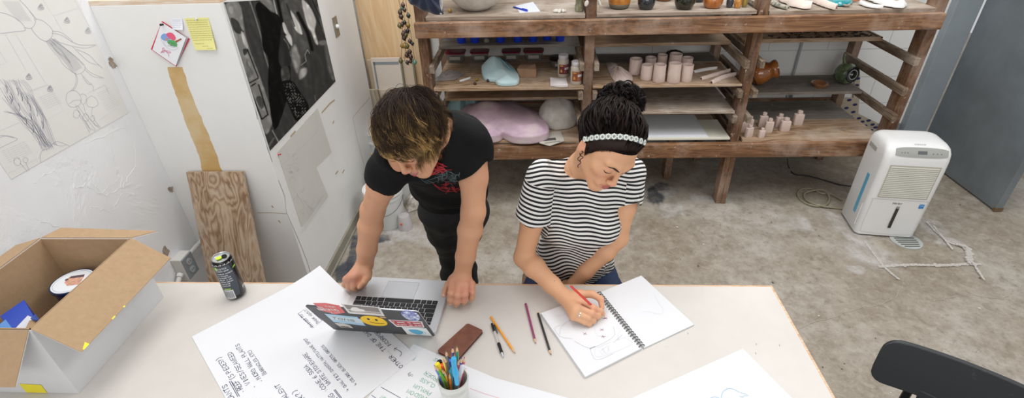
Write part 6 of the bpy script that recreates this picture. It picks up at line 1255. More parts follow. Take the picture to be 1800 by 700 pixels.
# plastic tubs with red lids
z = .8482
def tub(px, py, w, d, h, lab, lidc='7a1f33', open_=False, rnd=None, dy=0):
    c = onz(px, py, z); c = V3(c[0], min(c[1] + dy, 3.50), z); o = thing('food_tub', lab, 'tub', c, 'food tubs at the back of the left bay'); secs = []
    k_ = rnd if rnd else min(w, d) * .3
    for zz, e in ((0, -.012), (.004, -.008), (h, 0)): secs.append([V3(c[0] + x, c[1] + y, z + zz) for x, y in rrect(0, 0, w / 2 + e, d / 2 + e, k_)])
    mb = MB(); loft(mb, secs); mb.build('clear_tub', mat('clear_plastic', '8b8784', .15, alpha=.55), o)
    mb = MB(); loft(mb, [[V3(c[0] + x, c[1] + y, z + zz) for x, y in rrect(0, 0, w / 2 - .014, d / 2 - .014, k_)] for zz in (.004, h * .45)]); mb.build('dark_contents', mat('dark_clay', '221d1b', .6), o)
    mb = MB(); mb.box((c[0] - w * .28, c[1] - d / 2 - .001, z + h * .38), (c[0] + w * .28, c[1] - d / 2 + .003, z + h * .75)); mb.build('label_strip', mat('tub_paper', 'a39c92', .7), o, smooth=False)
    mb = MB(); loft(mb, [[V3(c[0] + x, c[1] + y, z + zz) for x, y in rrect(0, 0, w / 2 + e, d / 2 + e, k_)] for zz, e in ((h, .004), (h + .008, .006), (h + .010, 0), (h + .011, -.01))]); mb.build('lid', mat('lid_' + lidc, lidc, .35), o)
tub(803, 105, .13, .11, .06, 'clear tub with dark red lid at the far left behind the plastic bag'); tub(846, 101, .12, .10, .06, 'clear tub with dark red lid just left behind the pale blue mould'); tub(900, 100, .12, .1, .06, 'clear tub with dark red lid behind the pale blue mould', '6b2436'); tub(938, 101, .13, .1, .06, 'clear tub with dark red lid above the brown paper packet'); tub(986, 116, .15, .13, .05, 'big round dark tub with dark lid behind the glaze jars', '1d1014', rnd=.06)
# pale blue carved mould (head like form with an S cut) ---- built by lofting an outline
def carved(name, lab, out, z0, hfun, m, thick, base=None, cat='mould', sub=0):
    """solid block whose plan outline is given in pixels on the shelf, with a domed top"""
    P_ = smooth_line([onz(a, b, z0) for a, b in out], 6, True); c_ = sum(P_) / len(P_); k = len(P_); rings = 7; vs = [];
    for r in range(rings + 1):
        t = r / rings
        for p in P_: q = c_ + (p - c_) * (1 - t) ** .9 if t < 1 else c_; vs.append(V3(q[0], q[1], z0 + hfun(t, q, p)))
    o = len(vs); low = [V3(p[0], p[1], z0 + .0005) for p in P_]; fs = []
    for r in range(rings):
        for j in range(k): a = r * k + j; b = r * k + (j + 1) % k; fs.append((a, b, b + k, a + k))
    for j in range(k): fs.append((o + j, o + (j + 1) % k, (j + 1) % k, j))
    fs.append(tuple(range(o, o + k))[::-1]); mb = MB(); mb.add(vs + low, fs); ob_ = mb.build(name, m, angle=50); return tag(ob_, lab, cat)
# ---- mould: SDF built further below with the people helpers (see mould list)
# kraft paper packet
c = onz(926, 134, z); mb = MB(); s6 = [V3(c[0] + x, c[1] + y, z + zz) for x, y, zz in ((-.045, -.03, 0), (.06, -.035, 0), (.065, .05, 0), (-.05, .055, 0), (-.065, -.015, .055), (-.01, -.03, .058), (.062, -.03, .05), (.055, .045, .066), (-.045, .05, .062))]
mb.add(s6, [(3, 2, 1, 0), (0, 1, 6, 5), (0, 5, 4), (1, 2, 7, 6), (2, 3, 8, 7), (3, 0, 4, 8), (4, 5, 8), (5, 6, 7, 8)]); o = mb.build('paper_packet', mat('kraft_paper', '9b7a60', .85, 0, .15, 20, .4, 40), smooth=False, bevel=.004); tag(o, 'crumpled brown kraft paper packet between the mould and the jars', 'packet')
# two jars of glaze
def jar(px, py, lc, lab):
    c = onz(px, py, z); c = V3(c[0], c[1] + .03, z); o = thing('glaze_jar', lab, 'jar', c, 'labelled white jars at the right of the left bay'); r = .035; H_ = .125
    mb = MB(); mb.lathe([(r * .9, 0), (r, .004), (r, H_ * .8), (r * .97, H_ * .85), (r * .78, H_ * .92), (r * .78, H_)], c, 36, cap=(True, False)); mb.build('body', mat('jar_white', 'c3b8ab', .4), o, angle=60)
    mb = MB(); mb.lathe([(r * .86, H_ * .93), (r * .88, H_ * .94), (r * .88, H_ + .012), (r * .84, H_ + .014), (r * .7, H_ + .0135), (0, H_ + .0125)], c, 36, cap=(True, False)); mb.build('screw_cap', mat('jar_cap', 'c9c5c6', .4), o, angle=60)
    d_ = unit(V3(-c[0], -c[1], 0)); s_ = np.cross((0, 0, 1), d_); P = lambda a_, zz, rr=r + .0005: c + d_ * rr * math.cos(a_) + s_ * rr * math.sin(a_) + V3(0, 0, zz)
    mb = MB(); mb.grid(np.array([[P(a_, zz) for a_ in np.linspace(-.75, 1.25, 14)] for zz in (.025, .085)])); lb_ = mb.build('label', mat('jar_label_' + lc, lc, .5), o)
    mb = MB(); mb.grid(np.array([[P(a_, zz, r + .001) for a_ in np.linspace(.25, 1.2, 6)] for zz in (.052, .067)])); mb.build('label_window', mat('jar_pale', 'd5cdd2', .5), lb_)
    mb = MB(); mb.grid(np.array([[P(a_, zz, r + .001) for a_ in np.linspace(-.6, 0, 6)] for zz in (.073, .081)])); mb.grid(np.array([[P(a_, zz, r + .001) for a_ in np.linspace(-.5 + .12 * (zz > .05), -.15 - .12 * (zz > .05), 4)] for zz in (.036, .045, .056)])); mb.build('gold_mark', mat('jar_gold', 'c9923f', .5), lb_)
    mb = MB(); [ribbon(mb, [P(a_, zz, r + .0012) for a_ in np.linspace(.2, 1.15, 6)], .0012, d_) for zz in (.082, .076, .045, .039, .033)]; mb.build('label_text', mat('jar_text', 'c9a9a0', .5), lb_)
jar(990, 137, '6d1f2b', 'white jar with dark red label standing behind the brown labelled jar'); jar(1013, 150, '8a4a2c', 'white jar with brown orange label standing nearest the rack post')
# white pad
P = np.array([[onz(a, b, z + .012) for a, b in ((967, 137), (995, 137.5))], [onz(a, b, z + .012) for a, b in ((967.5, 149.5), (998.5, 149.5))]]); n = 9; Q = np.zeros((n, n, 3))
for i in range(n):
    for j in range(n): u, v = i / (n - 1), j / (n - 1); Q[i, j] = P[0, 0] * (1 - u) * (1 - v) + P[1, 0] * u * (1 - v) + P[1, 1] * u * v + P[0, 1] * (1 - u) * v + V3(0, 0, .003 * math.cos(6 * u) * math.cos(5 * v))
mb = MB(); mb.sheet(Q, .011); tag(mb.build('white_pad', mat('soft_white', 'd8d0cf', .8)), 'soft white square pad lying in front of the glaze jars', 'pad')
# plastic bag of bits, white stick, small pods
c = onz(789, 137, z); n = 16; Q = np.zeros((n, n, 3)); R_ = np.random.RandomState(4)
for i in range(n):
    for j in range(n): u, v = i / (n - 1) - .5, j / (n - 1) - .5; Q[i, j] = (c[0] + u * .15 + v * .05, c[1] + v * .12 + u * .03, z + .004 + .038 * max(0, 1 - 4 * u * u) * max(0, 1 - 4 * v * v) * (1 + .5 * R_.randn() * .4))
mb = MB(); mb.sheet(Q, .0008); o = mb.build('plastic_bag', mat('bag_film', 'a59f9c', .12, alpha=.45, bump=.6, bscale=30, bdist=.01)); tag(o, 'clear plastic bag of small beads lying at the left end of the plywood board', 'bag')
bd = None
for k, cc_ in enumerate(['2b2a28', '8a6d2e', 'd8434f', '6e6a60', '2f2c2a', '9b8f7a', '504638']):
    a_ = k * .9; p = (c[0] + .03 * math.cos(a_) * (1 + k % 2), c[1] + .02 * math.sin(a_), z + .006); mb = MB(); mb.ball(p, (.010, .008, .006), 8, 6); mb.build('bead', mat('bead_' + cc_, cc_, .4), o)
leafform('white_stick', 'short white ceramic stick lying beside the plastic bag', [(808, 143), (818, 140), (827, 137)], .012, WW, .006, 0, z=z)
for px, py, cc_, nm in [(838, 142, '8b6c1f', 'yellow brown'), (835, 149, '4a2a1c', 'dark brown front'), (858, 144, '3f2418', 'dark brown left'), (863, 142, '4f2e20', 'reddish brown right')]:
    lathe_thing('small_pod', '%s glazed pod on the board near the pale blue mould' % nm, 'bead', onz(px, py, z), [(0, 0), (.008, .001), (.011, .007), (.008, .014), (.003, .018), (0, .019)], mat('pod_' + cc_, cc_, .3), 12, cap=(False, False))
# newspaper under the white dome
z3 = .4822
P_ = [onz(a, b, z3 + .002) for a, b in ((948, 252), (952, 235), (985, 232), (992, 248), (966, 257))]
mb = MB()
for k in range(4): mb.slab([p + V3(0, .002 * k, .001 * k) for p in P_], (0, 0, 1), .0008)
nw = mb.build('newspaper', mat('newsprint', 'c3beb3', .8, 0, .05), smooth=False); tag(nw, 'folded newspaper lying in front of the white dome', 'newspaper')
q = lambda a, b: onz(a, b, z3 + .0075)
mb = MB(); mb.slab([q(955, 248), q(954, 244), q(976, 242), q(978, 246)], (0, 0, 1), .0003); [ribbon(mb, [q(956 + k, 250 + k * .6 + 1), q(984 + k, 246.5 + k * .6 + 1)], .0015, (0, 0, 1)) for k in range(3)]; mb.build('printed_picture', mat('news_dark', '4c4a48', .8), nw, smooth=False)
# pale blue cloth behind the pink form
P = np.zeros((20, 12, 3))
for i in range(20):
    for j in range(12): u, v = i / 19, j / 11; p = ony(786 + u * 62, 174 + v * 36, 3.36 + .03 * math.sin(u * 14)); P[i, j] = p
mb = MB(); mb.sheet(P, .004, (0, -1, 0)); tag(mb.build('blue_cloth', mat('pale_blue_cloth', '8fb0b3', .9, 0, .15, 20)), 'pale blue cloth hanging behind the pink carved form', 'cloth')
# clay cups -----------------------------------------------------------
z = .8472; CL = NT('pink_clay'); CL.col(CL.ramp(CL.noise(CL.co(), 12, 5, .6), [(.3, lin('d2bbb0')), (.7, lin('e2cfc6'))])); CL.setp(Roughness=.85); CL.bump(CL.noise(CL.co((60, 60, 12)), 1.5, 5, .7), .5, .004); CL = CL.m
for i, (px, py, r, h, lab) in enumerate([(1117, 131, .040, .095, 'leftmost clay cup standing apart from the group'), (1137, 141, .038, .09, 'second clay cup from left in the front row'), (1158.5, 145, .037, .105, 'clay cup in the middle of the front row'), (1184.5, 146, .038, .115, 'tallest clay cup in the front row'), (1206.5, 144, .036, .10, 'rightmost clay cup in the front row'), (1143, 124, .035, .08, 'low clay cup behind the second front one'), (1163, 122, .033, .09, 'clay cup with wavy rim behind the middle one'), (1186, 125, .040, .105, 'broad clay cup behind the tallest one'), (1207, 126, .035, .085, 'clay cup at the right of the back row')]):
    c = onz(px, py, z); c = V3(c[0], c[1] + r * .6, z)
    lathe_thing('clay_cup', 'unfired pink ' + lab, 'cup', c, [(r * .92, 0), (r * 1.0, .003), (r * .97, h * .5), (r * .96, h - .003), (r * .95, h), (r * .86, h), (r * .84, h * .9), (r * .82, .012), (0, .010)], CL, 48, 'unfired clay cups in the middle bay', cap=(True, False), wob=.045, seed=i, wk=11)
c = onz(1090, 136, z); n = 20; Q = np.zeros((n, n, 3))
out_ = [(1066, 112), (1071, 127), (1078, 140), (1090, 147), (1110, 144), (1110, 130), (1094, 124), (1080, 111), (1072, 109)]
def blobby(name, lab, px_out, z0, hgt, m, cat='ceramic', k=6):
    P_ = smooth_line([onz(a, b, z0 + .004) for a, b in px_out], k, True); c_ = sum(P_) / len(P_); vs = []; R = 6; kk = len(P_)
    for r in range(R):
        t = r / R
        for i, p in enumerate(P_): q = c_ + (p - c_) * (1 - t); vs.append(V3(q[0], q[1], z0 + .003 + hgt * math.sin(t * PI / 2) * (1 + .15 * math.sin(i * 1.7 + r))))
    vs.append(V3(c_[0], c_[1], z0 + .003 + hgt)); fs = [(r * kk + j, r * kk + (j + 1) % kk, (r + 1) * kk + (j + 1) % kk, (r + 1) * kk + j) for r in range(R - 1) for j in range(kk)] + [((R - 1) * kk + j, (R - 1) * kk + (j + 1) % kk, R * kk) for j in range(kk)]; fs.append(tuple(range(kk))[::-1])
    mb = MB(); mb.add(vs, fs); return tag(mb.build(name, m), lab, cat)
blobby('clay_slab', 'ragged draped pink clay slab left of the clay cups', out_, z, .035, CL)
leafform('pale_leaf_shard', 'long pale serrated clay leaf lying rearmost right of the cups', [(1219, 127), (1236, 123), (1260, 120)], .03, WW, .01, 8, z=z); leafform('clay_leaf', 'long pink clay leaf in the middle of the three right of the cups', [(1232, 139), (1255, 132), (1283, 124)], .035, CL, .012, 6, z=z); leafform('twisted_clay_leaf', 'twisted pink clay leaf lying nearest the front right of the cups', [(1250, 146), (1268, 137), (1293, 131)], .035, CL, .014, 4, z=z)
leafform('dark_leaf', 'dark brown leaf shaped piece behind the clay cups', [(1172, 98), (1185, 95), (1198, 99)], .04, mat('dark_leafy', '2c2622', .7), .03, 4, z=z)
# little bottles ------------------------------------------------------
z = .4872; bt = None
def bottle(px, py, h, w, lab, rot=0, rib=0):
    c = onz(px, py, z); c = V3(c[0], c[1] + .012, z); o = thing('clay_bottle', 'small pink clay bottle, ' + lab, 'bottle', c, 'small clay bottles in the right bay'); secs = []
    for zz, k in ((0, .9), (.003, 1), (h * .6, .97 + 0), (h * .78, .95), (h * .82, .6), (h * .84, .36), (h * .90, .34), (h * .91, .5), (h, .48), (h * 1.0, .3)):
        ca, sa = math.cos(rot + rib * zz * 8), math.sin(rot + rib * zz * 8); secs.append([V3(c[0] + x * ca - y * sa, c[1] + x * sa + y * ca, z + zz) for x, y in rrect(0, 0, w * k, w * .62 * k if k > .7 else w * .62 * max(k, .55), w * .3 * (k if k > .5 else .5), 3)])
    mb = MB(); loft(mb, secs); mb.build('bottle_body', CL, o, angle=50)
    mb = MB(); mb.lathe([(w * .42, h * .88), (w * .5, h * .9), (w * .5, h + .004), (w * .3, h + .006), (w * .28, h - .004), (0, h - .006)], c, 16, cap=(True, False)); mb.build('spout', CL, o)
for px, py, h, w, lab, ro in [(1316, 241, .075, .026, 'ribbed and frontmost at the left', .3), (1338.5, 243, .06, .019, 'shortest one at the front', .2), (1350.5, 233, .088, .026, 'tall one behind the shortest', -.2), (1340, 224, .095, .027, 'tall one at the back left', -.1), (1317, 227, .08, .022, 'partly hidden behind the rack post', 0), (1307, 230, .07, .02, 'squeezed against the rack post at the left', 0), (1379, 231, .085, .031, 'broad one at the front right', 0), (1369, 224, .085, .026, 'behind the broad front right one', .1), (1402, 220, .092, .031, 'rightmost one standing farthest back', 0)]: bottle(px, py, h, w, lab, ro, .6 if 'ribbed' in lab else 0)
# tipped vases ---------------------------------------------------------
z = .6782
def vase(name, lab, c, ax, prof, mo, mi, n=40, extra=None):
    o = thing(name, lab, 'vase', (c[0], c[1], z)); mb = MB(); mb.lathe(prof, c, n, unit(ax), cap=(True, False)); mb.build('body', mo, o, angle=70); return o
c = onz(1337, 152, z); c = V3(c[0], c[1] + .05, z + .078); ax = unit((.78, -.35, .38))
vo = vase('orange_vase', 'tipped over orange brown glazed vase left on the grey right bay board', c - ax * .065, ax, [(.045, 0), (.062, .008), (.078, .04), (.080, .06), (.070, .095), (.055, .12), (.052, .13), (.060, .145), (.062, .16), (.056, .172), (.048, .173), (.044, .16), (.045, .12), (.05, .06), (0, .02)], glaze('gl_terra', '7d431b', 'a8662f'), None)
mb = MB(); mb.lathe([(.079, .028), (.0815, .032), (.079, .036)], c - ax * .065, 40, ax, cap=(False, False)); mb.lathe([(.050, -.003), (.054, .0), (.050, .012)], c - ax * .065, 40, ax, cap=(True, False)); mb.build('dark_foot', glaze('gl_darkfoot', '2a1a14', '45291c'), vo)
c = onz(1443, 156, z); lathe_thing('ring_bowl', 'small flared orange brown bowl lying beside the green vase', 'bowl', V3(c[0], c[1] + .03, z), [(.03, 0), (.032, .004), (.05, .02), (.055, .03), (.048, .034), (.035, .028), (.022, .008), (0, .006)], glaze('gl_sienna', '6b3a1c', 'a3744a'), 30, cap=(True, False), wob=.05)
c = onz(1489, 151, z); c = V3(c[0], c[1] + .04, z + .07); ax = unit((.25, -.9, .15))
vg = vase('green_vase', 'tipped over mottled green glazed vase with a black mouth at the right of its board', c - ax * .06, ax, [(.03, -.02), (.05, -.01), (.066, .02), (.07, .05), (.064, .085), (.05, .10), (.046, .105), (.030, .106), (.028, .09), (.04, .05), (0, .0)], glaze('gl_green', '3a4a34', '6f7f5c', 20), None)
mb = MB(); mb.lathe([(.0505, .098), (.052, .104), (.046, .1075), (.030, .107), (.027, .08), (0, .06)], c - ax * .06, 40, ax, cap=(False, False)); mb.build('black_mouth', glaze('gl_mouth', '15191c', '20262c'), vg)
mb = MB(); mb.lathe([(.034, .1078), (.031, .1085), (.028, .1075)], c - ax * .06, 12, ax, cap=(False, False)); mb.build('pale_lip', mat('lip_pale', 'a9a7a0', .6), vg)
mb = MB(); mb.tube(smooth_line([c + V3(-.02, .02, .055), c + V3(-.035, .03, .09), c + V3(-.036, .03, .125)], 4), [.009] * 5 + [.007] * 3 + [.005], 10); mb.build('spout', glaze('gl_green', ''), vg)
# ================================================================= SMOOTH SOLID MODELLER (people, carved forms)
class Sdf:
    def __init__(s): s.ops = []; s.k = .01
    def _push(s, f, lo, hi, k, sub): s.ops.append((f, np.array(lo) - k - .03, np.array(hi) + k + .03, k, sub)); return s
    def cap(s, a, b, ra, rb=None, k=None, sub=False):
        a, b = V3(a), V3(b); rb = ra if rb is None else rb; ba = b - a; bb = ba @ ba + 1e-12; k = s.k if k is None else k
        def f(P): t = np.clip((P - a) @ ba / bb, 0, 1); return np.linalg.norm(P - a - t[:, None] * ba, axis=1) - (ra + (rb - ra) * t)
        m = max(ra, rb); return s._push(f, np.minimum(a, b) - m, np.maximum(a, b) + m, k, sub)
    def chain(s, pts, rs, k=None):
        for i in range(len(pts) - 1): s.cap(pts[i], pts[i + 1], rs[i], rs[i + 1], k)
        return s
    def ell(s, c, r, R=None, k=None, sub=False):
        c = V3(c); r = V3(r) if not isinstance(r, (int, float)) else V3(r, r, r); R = np.eye(3) if R is None else R; k = s.k if k is None else k   # R columns = axes
        def f(P): q = (P - c) @ R; k0 = np.linalg.norm(q / r, axis=1); k1 = np.linalg.norm(q / (r * r), axis=1) + 1e-9; return k0 * (k0 - 1) / k1
        m = np.abs(R) @ r; return s._push(f, c - m, c + m, k, sub)
    def loft(s, secs, k=None, sub=False, grow=0):
        """secs: (centre, rx, ry, xdir); an elliptical limb through the sections"""
        k = s.k if k is None else k
        for (a, rxa, rya, xa), (b, rxb, ryb, xb) in zip(secs[:-1], secs[1:]):
            a, b = V3(a), V3(b); t = unit(b - a); L = np.linalg.norm(b - a); xd = unit(V3(xa) + V3(xb)); xd = unit(xd - t * (xd @ t)); yd = np.cross(t, xd)
            def f(P, a=a, t=t, L=L, xd=xd, yd=yd, A=(rxa + grow, rya + grow), B=(rxb + grow, ryb + grow)):
                q = P - a; z = q @ t; u = np.clip(z / L, 0, 1); rx = A[0] + (B[0] - A[0]) * u; ry = A[1] + (B[1] - A[1]) * u; rz = np.minimum(rx, ry) * .8
                v = np.stack([q @ xd / rx, q @ yd / ry, (z - u * L) / rz], 1); w = np.stack([v[:, 0] / rx, v[:, 1] / ry, v[:, 2] / rz], 1)
                k0 = np.linalg.norm(v, axis=1); return k0 * (k0 - 1) / (np.linalg.norm(w, axis=1) + 1e-9)
            m = max(rxa, rya, rxb, ryb) + grow; s._push(f, np.minimum(a, b) - m, np.maximum(a, b) + m, k, sub)
        return s
    def cut(s, p, n, k=.004, lo=None, hi=None):            # remove everything on the +n side of a plane (inside a box if given)
        p, n = V3(p), unit(n); lo = V3(lo) if lo is not None else V3(-9, -9, -9); hi = V3(hi) if hi is not None else V3(9, 9, 9)
        s.ops.append((lambda P: -((P - p) @ n), lo, hi, k, True)); return s
    def sub(s, G, lo, hi, k): return s._push(G, lo, hi, k, False)
    def warp(s, f): s.ops.append((f, None, None, 0, 'w')); return s
    def __call__(s, P):
        d = np.full(len(P), .08, np.float32)
        for f, lo, hi, k, sub in s.ops:
            if sub == 'w': d = d + f(P); continue
            ix = np.nonzero(((P > lo) & (P < hi)).all(1))[0]
            if not len(ix): continue
            b = f(P[ix]); a = d[ix]
            if sub: b = -b; h = np.clip(.5 - .5 * (b - a) / k, 0, 1); d[ix] = a * h + b * (1 - h) + k * h * (1 - h)      # smooth max
            else: h = np.clip(.5 + .5 * (b - a) / k, 0, 1); d[ix] = b * (1 - h) + a * h - k * h * (1 - h)
        return d
def polygonise(F, lo, hi, h):
    lo, hi = V3(lo), V3(hi); B = 8; nb = np.ceil((hi - lo) / (h * B)).astype(int); N = nb * B + 1
    g = np.stack(np.meshgrid(*[np.arange(n) for n in nb], indexing='ij'), -1).reshape(-1, 3); cen = lo + (g + .5) * B * h
    act = g[np.abs(F(cen.astype(np.float64))) < B * h * 1.55]
    D = np.full(N, 9, np.float32); o = np.stack(np.meshgrid(*[np.arange(B + 1)] * 3, indexing='ij'), -1).reshape(-1, 3)
    for i in range(0, len(act), 400):
        idx = (act[i:i + 400, None] * B + o[None]).reshape(-1, 3); D[idx[:, 0], idx[:, 1], idx[:, 2]] = F(lo + idx * h)
    # unvisited cells next to visited ones keep +9; fill the deep inside by block sign
    ins = g[(F(cen) < 0)]; am = np.zeros(nb, bool); am[act[:, 0], act[:, 1], act[:, 2]] = True
    for b in ins:
        if not am[b[0], b[1], b[2]]:
            blk = D[b[0] * B:(b[0] + 1) * B + 1, b[1] * B:(b[1] + 1) * B + 1, b[2] * B:(b[2] + 1) * B + 1]; blk[blk == 9] = -9
    I = D < 0; s = I[:-1, :-1, :-1].astype(np.int8)
    for dx, dy, dz in ((1, 0, 0), (0, 1, 0), (0, 0, 1), (1, 1, 0), (1, 0, 1), (0, 1, 1), (1, 1, 1)):
        s = s + I[dx:I.shape[0] - 1 + dx, dy:I.shape[1] - 1 + dy, dz:I.shape[2] - 1 + dz]
    c = np.argwhere((s > 0) & (s < 8)); vid = np.full(s.shape, -1, np.int32); vid[c[:, 0], c[:, 1], c[:, 2]] = np.arange(len(c))
    cor = np.array([(0, 0, 0), (1, 0, 0), (0, 1, 0), (1, 1, 0), (0, 0, 1), (1, 0, 1), (0, 1, 1), (1, 1, 1)]); val = np.stack([D[c[:, 0] + a, c[:, 1] + b, c[:, 2] + e] for a, b, e in cor], 1)
    S = np.zeros((len(c), 3)); n = np.zeros(len(c))
    for a, b in ((0, 1), (2, 3), (4, 5), (6, 7), (0, 2), (1, 3), (4, 6), (5, 7), (0, 4), (1, 5), (2, 6), (3, 7)):
        va, vb = val[:, a], val[:, b]; m = (va < 0) != (vb < 0); t = np.where(m, va / np.where(m, va - vb, 1), 0); S += m[:, None] * (cor[a] + t[:, None] * (cor[b] - cor[a])); n += m
    P = lo + (c + S / n[:, None]) * h; Q = []
    for ax in range(3):
        e = [0, 0, 0]; e[ax] = 1; a = I[:I.shape[0] - e[0], :I.shape[1] - e[1], :I.shape[2] - e[2]]; b = I[e[0]:, e[1]:, e[2]:]; ed = np.argwhere(a != b)
        u, v = [(1, 2), (2, 0), (0, 1)][ax]; ok = (ed[:, u] > 0) & (ed[:, v] > 0) & (ed[:, u] < s.shape[u]) & (ed[:, v] < s.shape[v]) & (ed[:, ax] < s.shape[ax]); ed = ed[ok]
        def at(du, dv): q = ed.copy(); q[:, u] -= du; q[:, v] -= dv; return vid[q[:, 0], q[:, 1], q[:, 2]]
        q = np.stack([at(1, 1), at(0, 1), at(0, 0), at(1, 0)], 1); fl = ~I[ed[:, 0], ed[:, 1], ed[:, 2]]; q[fl] = q[fl][:, ::-1]; Q.append(q)
    Q = np.concatenate(Q); Q = Q[(Q >= 0).all(1)]; return P, Q
def relax(P, Q, it=2, lam=.5):
    for _ in range(it):
        A = np.zeros_like(P); n = np.zeros(len(P))
        for i in range(4): np.add.at(A, Q[:, i], P[Q[:, (i + 1) % 4]] + P[Q[:, (i + 3) % 4]]); np.add.at(n, Q[:, i], 2)
        P = P + lam * (A / np.maximum(n, 1)[:, None] - P)
    return P
def np_mesh(name, P, Q, m, parent=None, loc=(0, 0, 0)):
    off = V3(parent['_w']) if parent is not None else V3(loc); me = bpy.data.meshes.new(name); me.vertices.add(len(P)); me.vertices.foreach_set('co', (P - off).astype(np.float32).ravel())
    k = Q.shape[1]; me.loops.add(len(Q) * k); me.loops.foreach_set('vertex_index', Q.astype(np.int32).ravel()); me.polygons.add(len(Q)); me.polygons.foreach_set('loop_start', np.arange(0, len(Q) * k, k)); me.update()
    for mm in (m if isinstance(m, (list, tuple)) else [m]): me.materials.append(mm)
    return link(name, me, parent, loc, True, angle=180)
def solid(name, F, lo, hi, h, m, parent=None, loc=(0, 0, 0), it=1):
    P, Q = polygonise(F, lo, hi, h); P = relax(P, Q, it) if it else P; o = np_mesh(name, P, Q, m, parent, loc); return o, P, Q
# ---- carved moulds on the rack
def height_form(px, z, base, slope, dome, cap, h=.004):
    V = np.array([p[:2] for p in smooth_line([onz(a, b, z) for a, b in px], 4, True)])[:]; dc = onz(dome[0], dome[1], z); lo = V.min(0) - .02; hi = V.max(0) + .02
    def f(P):
        d2 = poly_sdf(P[:, :2], V); di = np.maximum(-d2, 0); H = z + base + slope * np.minimum(di, .09) + dome[2] * np.exp(-((P[:, 0] - dc[0]) ** 2 + (P[:, 1] - dc[1]) ** 2) / (2 * dome[3] ** 2)); H = np.minimum(H, z + cap)
        b = (P[:, 2] - H) * .75; m = np.maximum(d2, b); k = .008; hh = np.clip(.5 - .5 * (b - d2) / k, 0, 1); s_ = b * (1 - hh) + d2 * hh + k * hh * (1 - hh); return np.maximum(s_, z + .0005 - P[:, 2])
    return f, (lo[0], lo[1], z - .01), (hi[0], hi[1], z + cap + .02)
z = .8484; a = onz(872, 135, z); F, lo_, hi_ = height_form([(849, 138), (858, 144), (870, 145.5), (873, 150), (883, 152.5), (900, 152), (911, 149), (913, 140), (905, 126), (886, 112), (864, 109), (848, 120)], z, .026, .32, (866, 128, .058, .048), .2)
t = NT('pale_blue_foam'); t.col(t.ramp(t.noise(t.co(), 8, 6, .6), [(.35, lin('a9c6ca')), (.6, lin('bfd6d8')), (.75, lin('c6c8ba'))])); t.setp(Roughness=.8); t.bump(t.noise(t.co(), 70, 5, .6), .3, .003)
mo, _, _ = solid('carved_mould', F, lo_, hi_, .004, t.m, loc=(a[0], a[1], z), it=2); tag(mo, 'pale blue carved foam mould with a scooped edge on the plywood board', 'mould')
mb = MB(); mb.tube(smooth_line([V3(a[0] + .02, a[1] + .02, z + .118), V3(a[0] + .05, a[1] + .0, z + .100), V3(a[0] + .085, a[1] - .012, z + .062), V3(a[0] + .115, a[1] - .03, z + .044)]), .0022, 6); mb.build('blue_line', mat('teal_line', '5b9fb8', .7), mo)
z = .4824; a = onz(868, 240, z); F, lo_, hi_ = height_form([(812, 232), (828, 246), (848, 253), (868, 252), (880, 249), (884, 245), (890, 248), (905, 253.5), (930, 254.5), (950, 251), (964, 245), (963, 232), (950, 212), (925, 200), (895, 187), (862, 178), (826, 186), (806, 208)], z, .058, .42, (858, 218, .070, .085), .30, .005)
t = NT('pink_foam'); f = t.noise(t.co((1, 1, 3)), 7, 6, .6); t.col(t.ramp(f, [(.3, lin('b598ae')), (.5, lin('cbb1bd')), (.7, lin('cfc2be'))])); t.setp(Roughness=.8); w_ = t.node('ShaderNodeTexWave', bands_direction='Z', i={'Scale': 22, 'Distortion': 2}); t.link(t.co(), w_.inputs['Vector']); t.bump(w_.outputs['Fac'], .12, .003)
mo, _, _ = solid('carved_form', F, lo_, hi_, .005, t.m, loc=(a[0], a[1], z), it=3); tag(mo, 'big pink carved foam form with a flowing shape on the lowest left board', 'mould')
a = onz(981, 226, z); F = Sdf(); F.ell((a[0], a[1] + .08, z + .055), (.132, .12, .140)); F.cut((0, 0, z), (0, 0, -1), k=.01); F.warp(lambda P: .002 * np.sin(P[:, 0] * 70) * np.sin(P[:, 1] * 60 + P[:, 2] * 50))
mo, _, _ = solid('plaster_dome', F, (a[0] - .17, a[1] - .07, z - .02), (a[0] + .17, a[1] + .24, z + .23), .005, PLm, loc=(a[0], a[1], z), it=1); tag(mo, 'rough white plaster dome standing on the newspaper beside the pink form', 'mould')
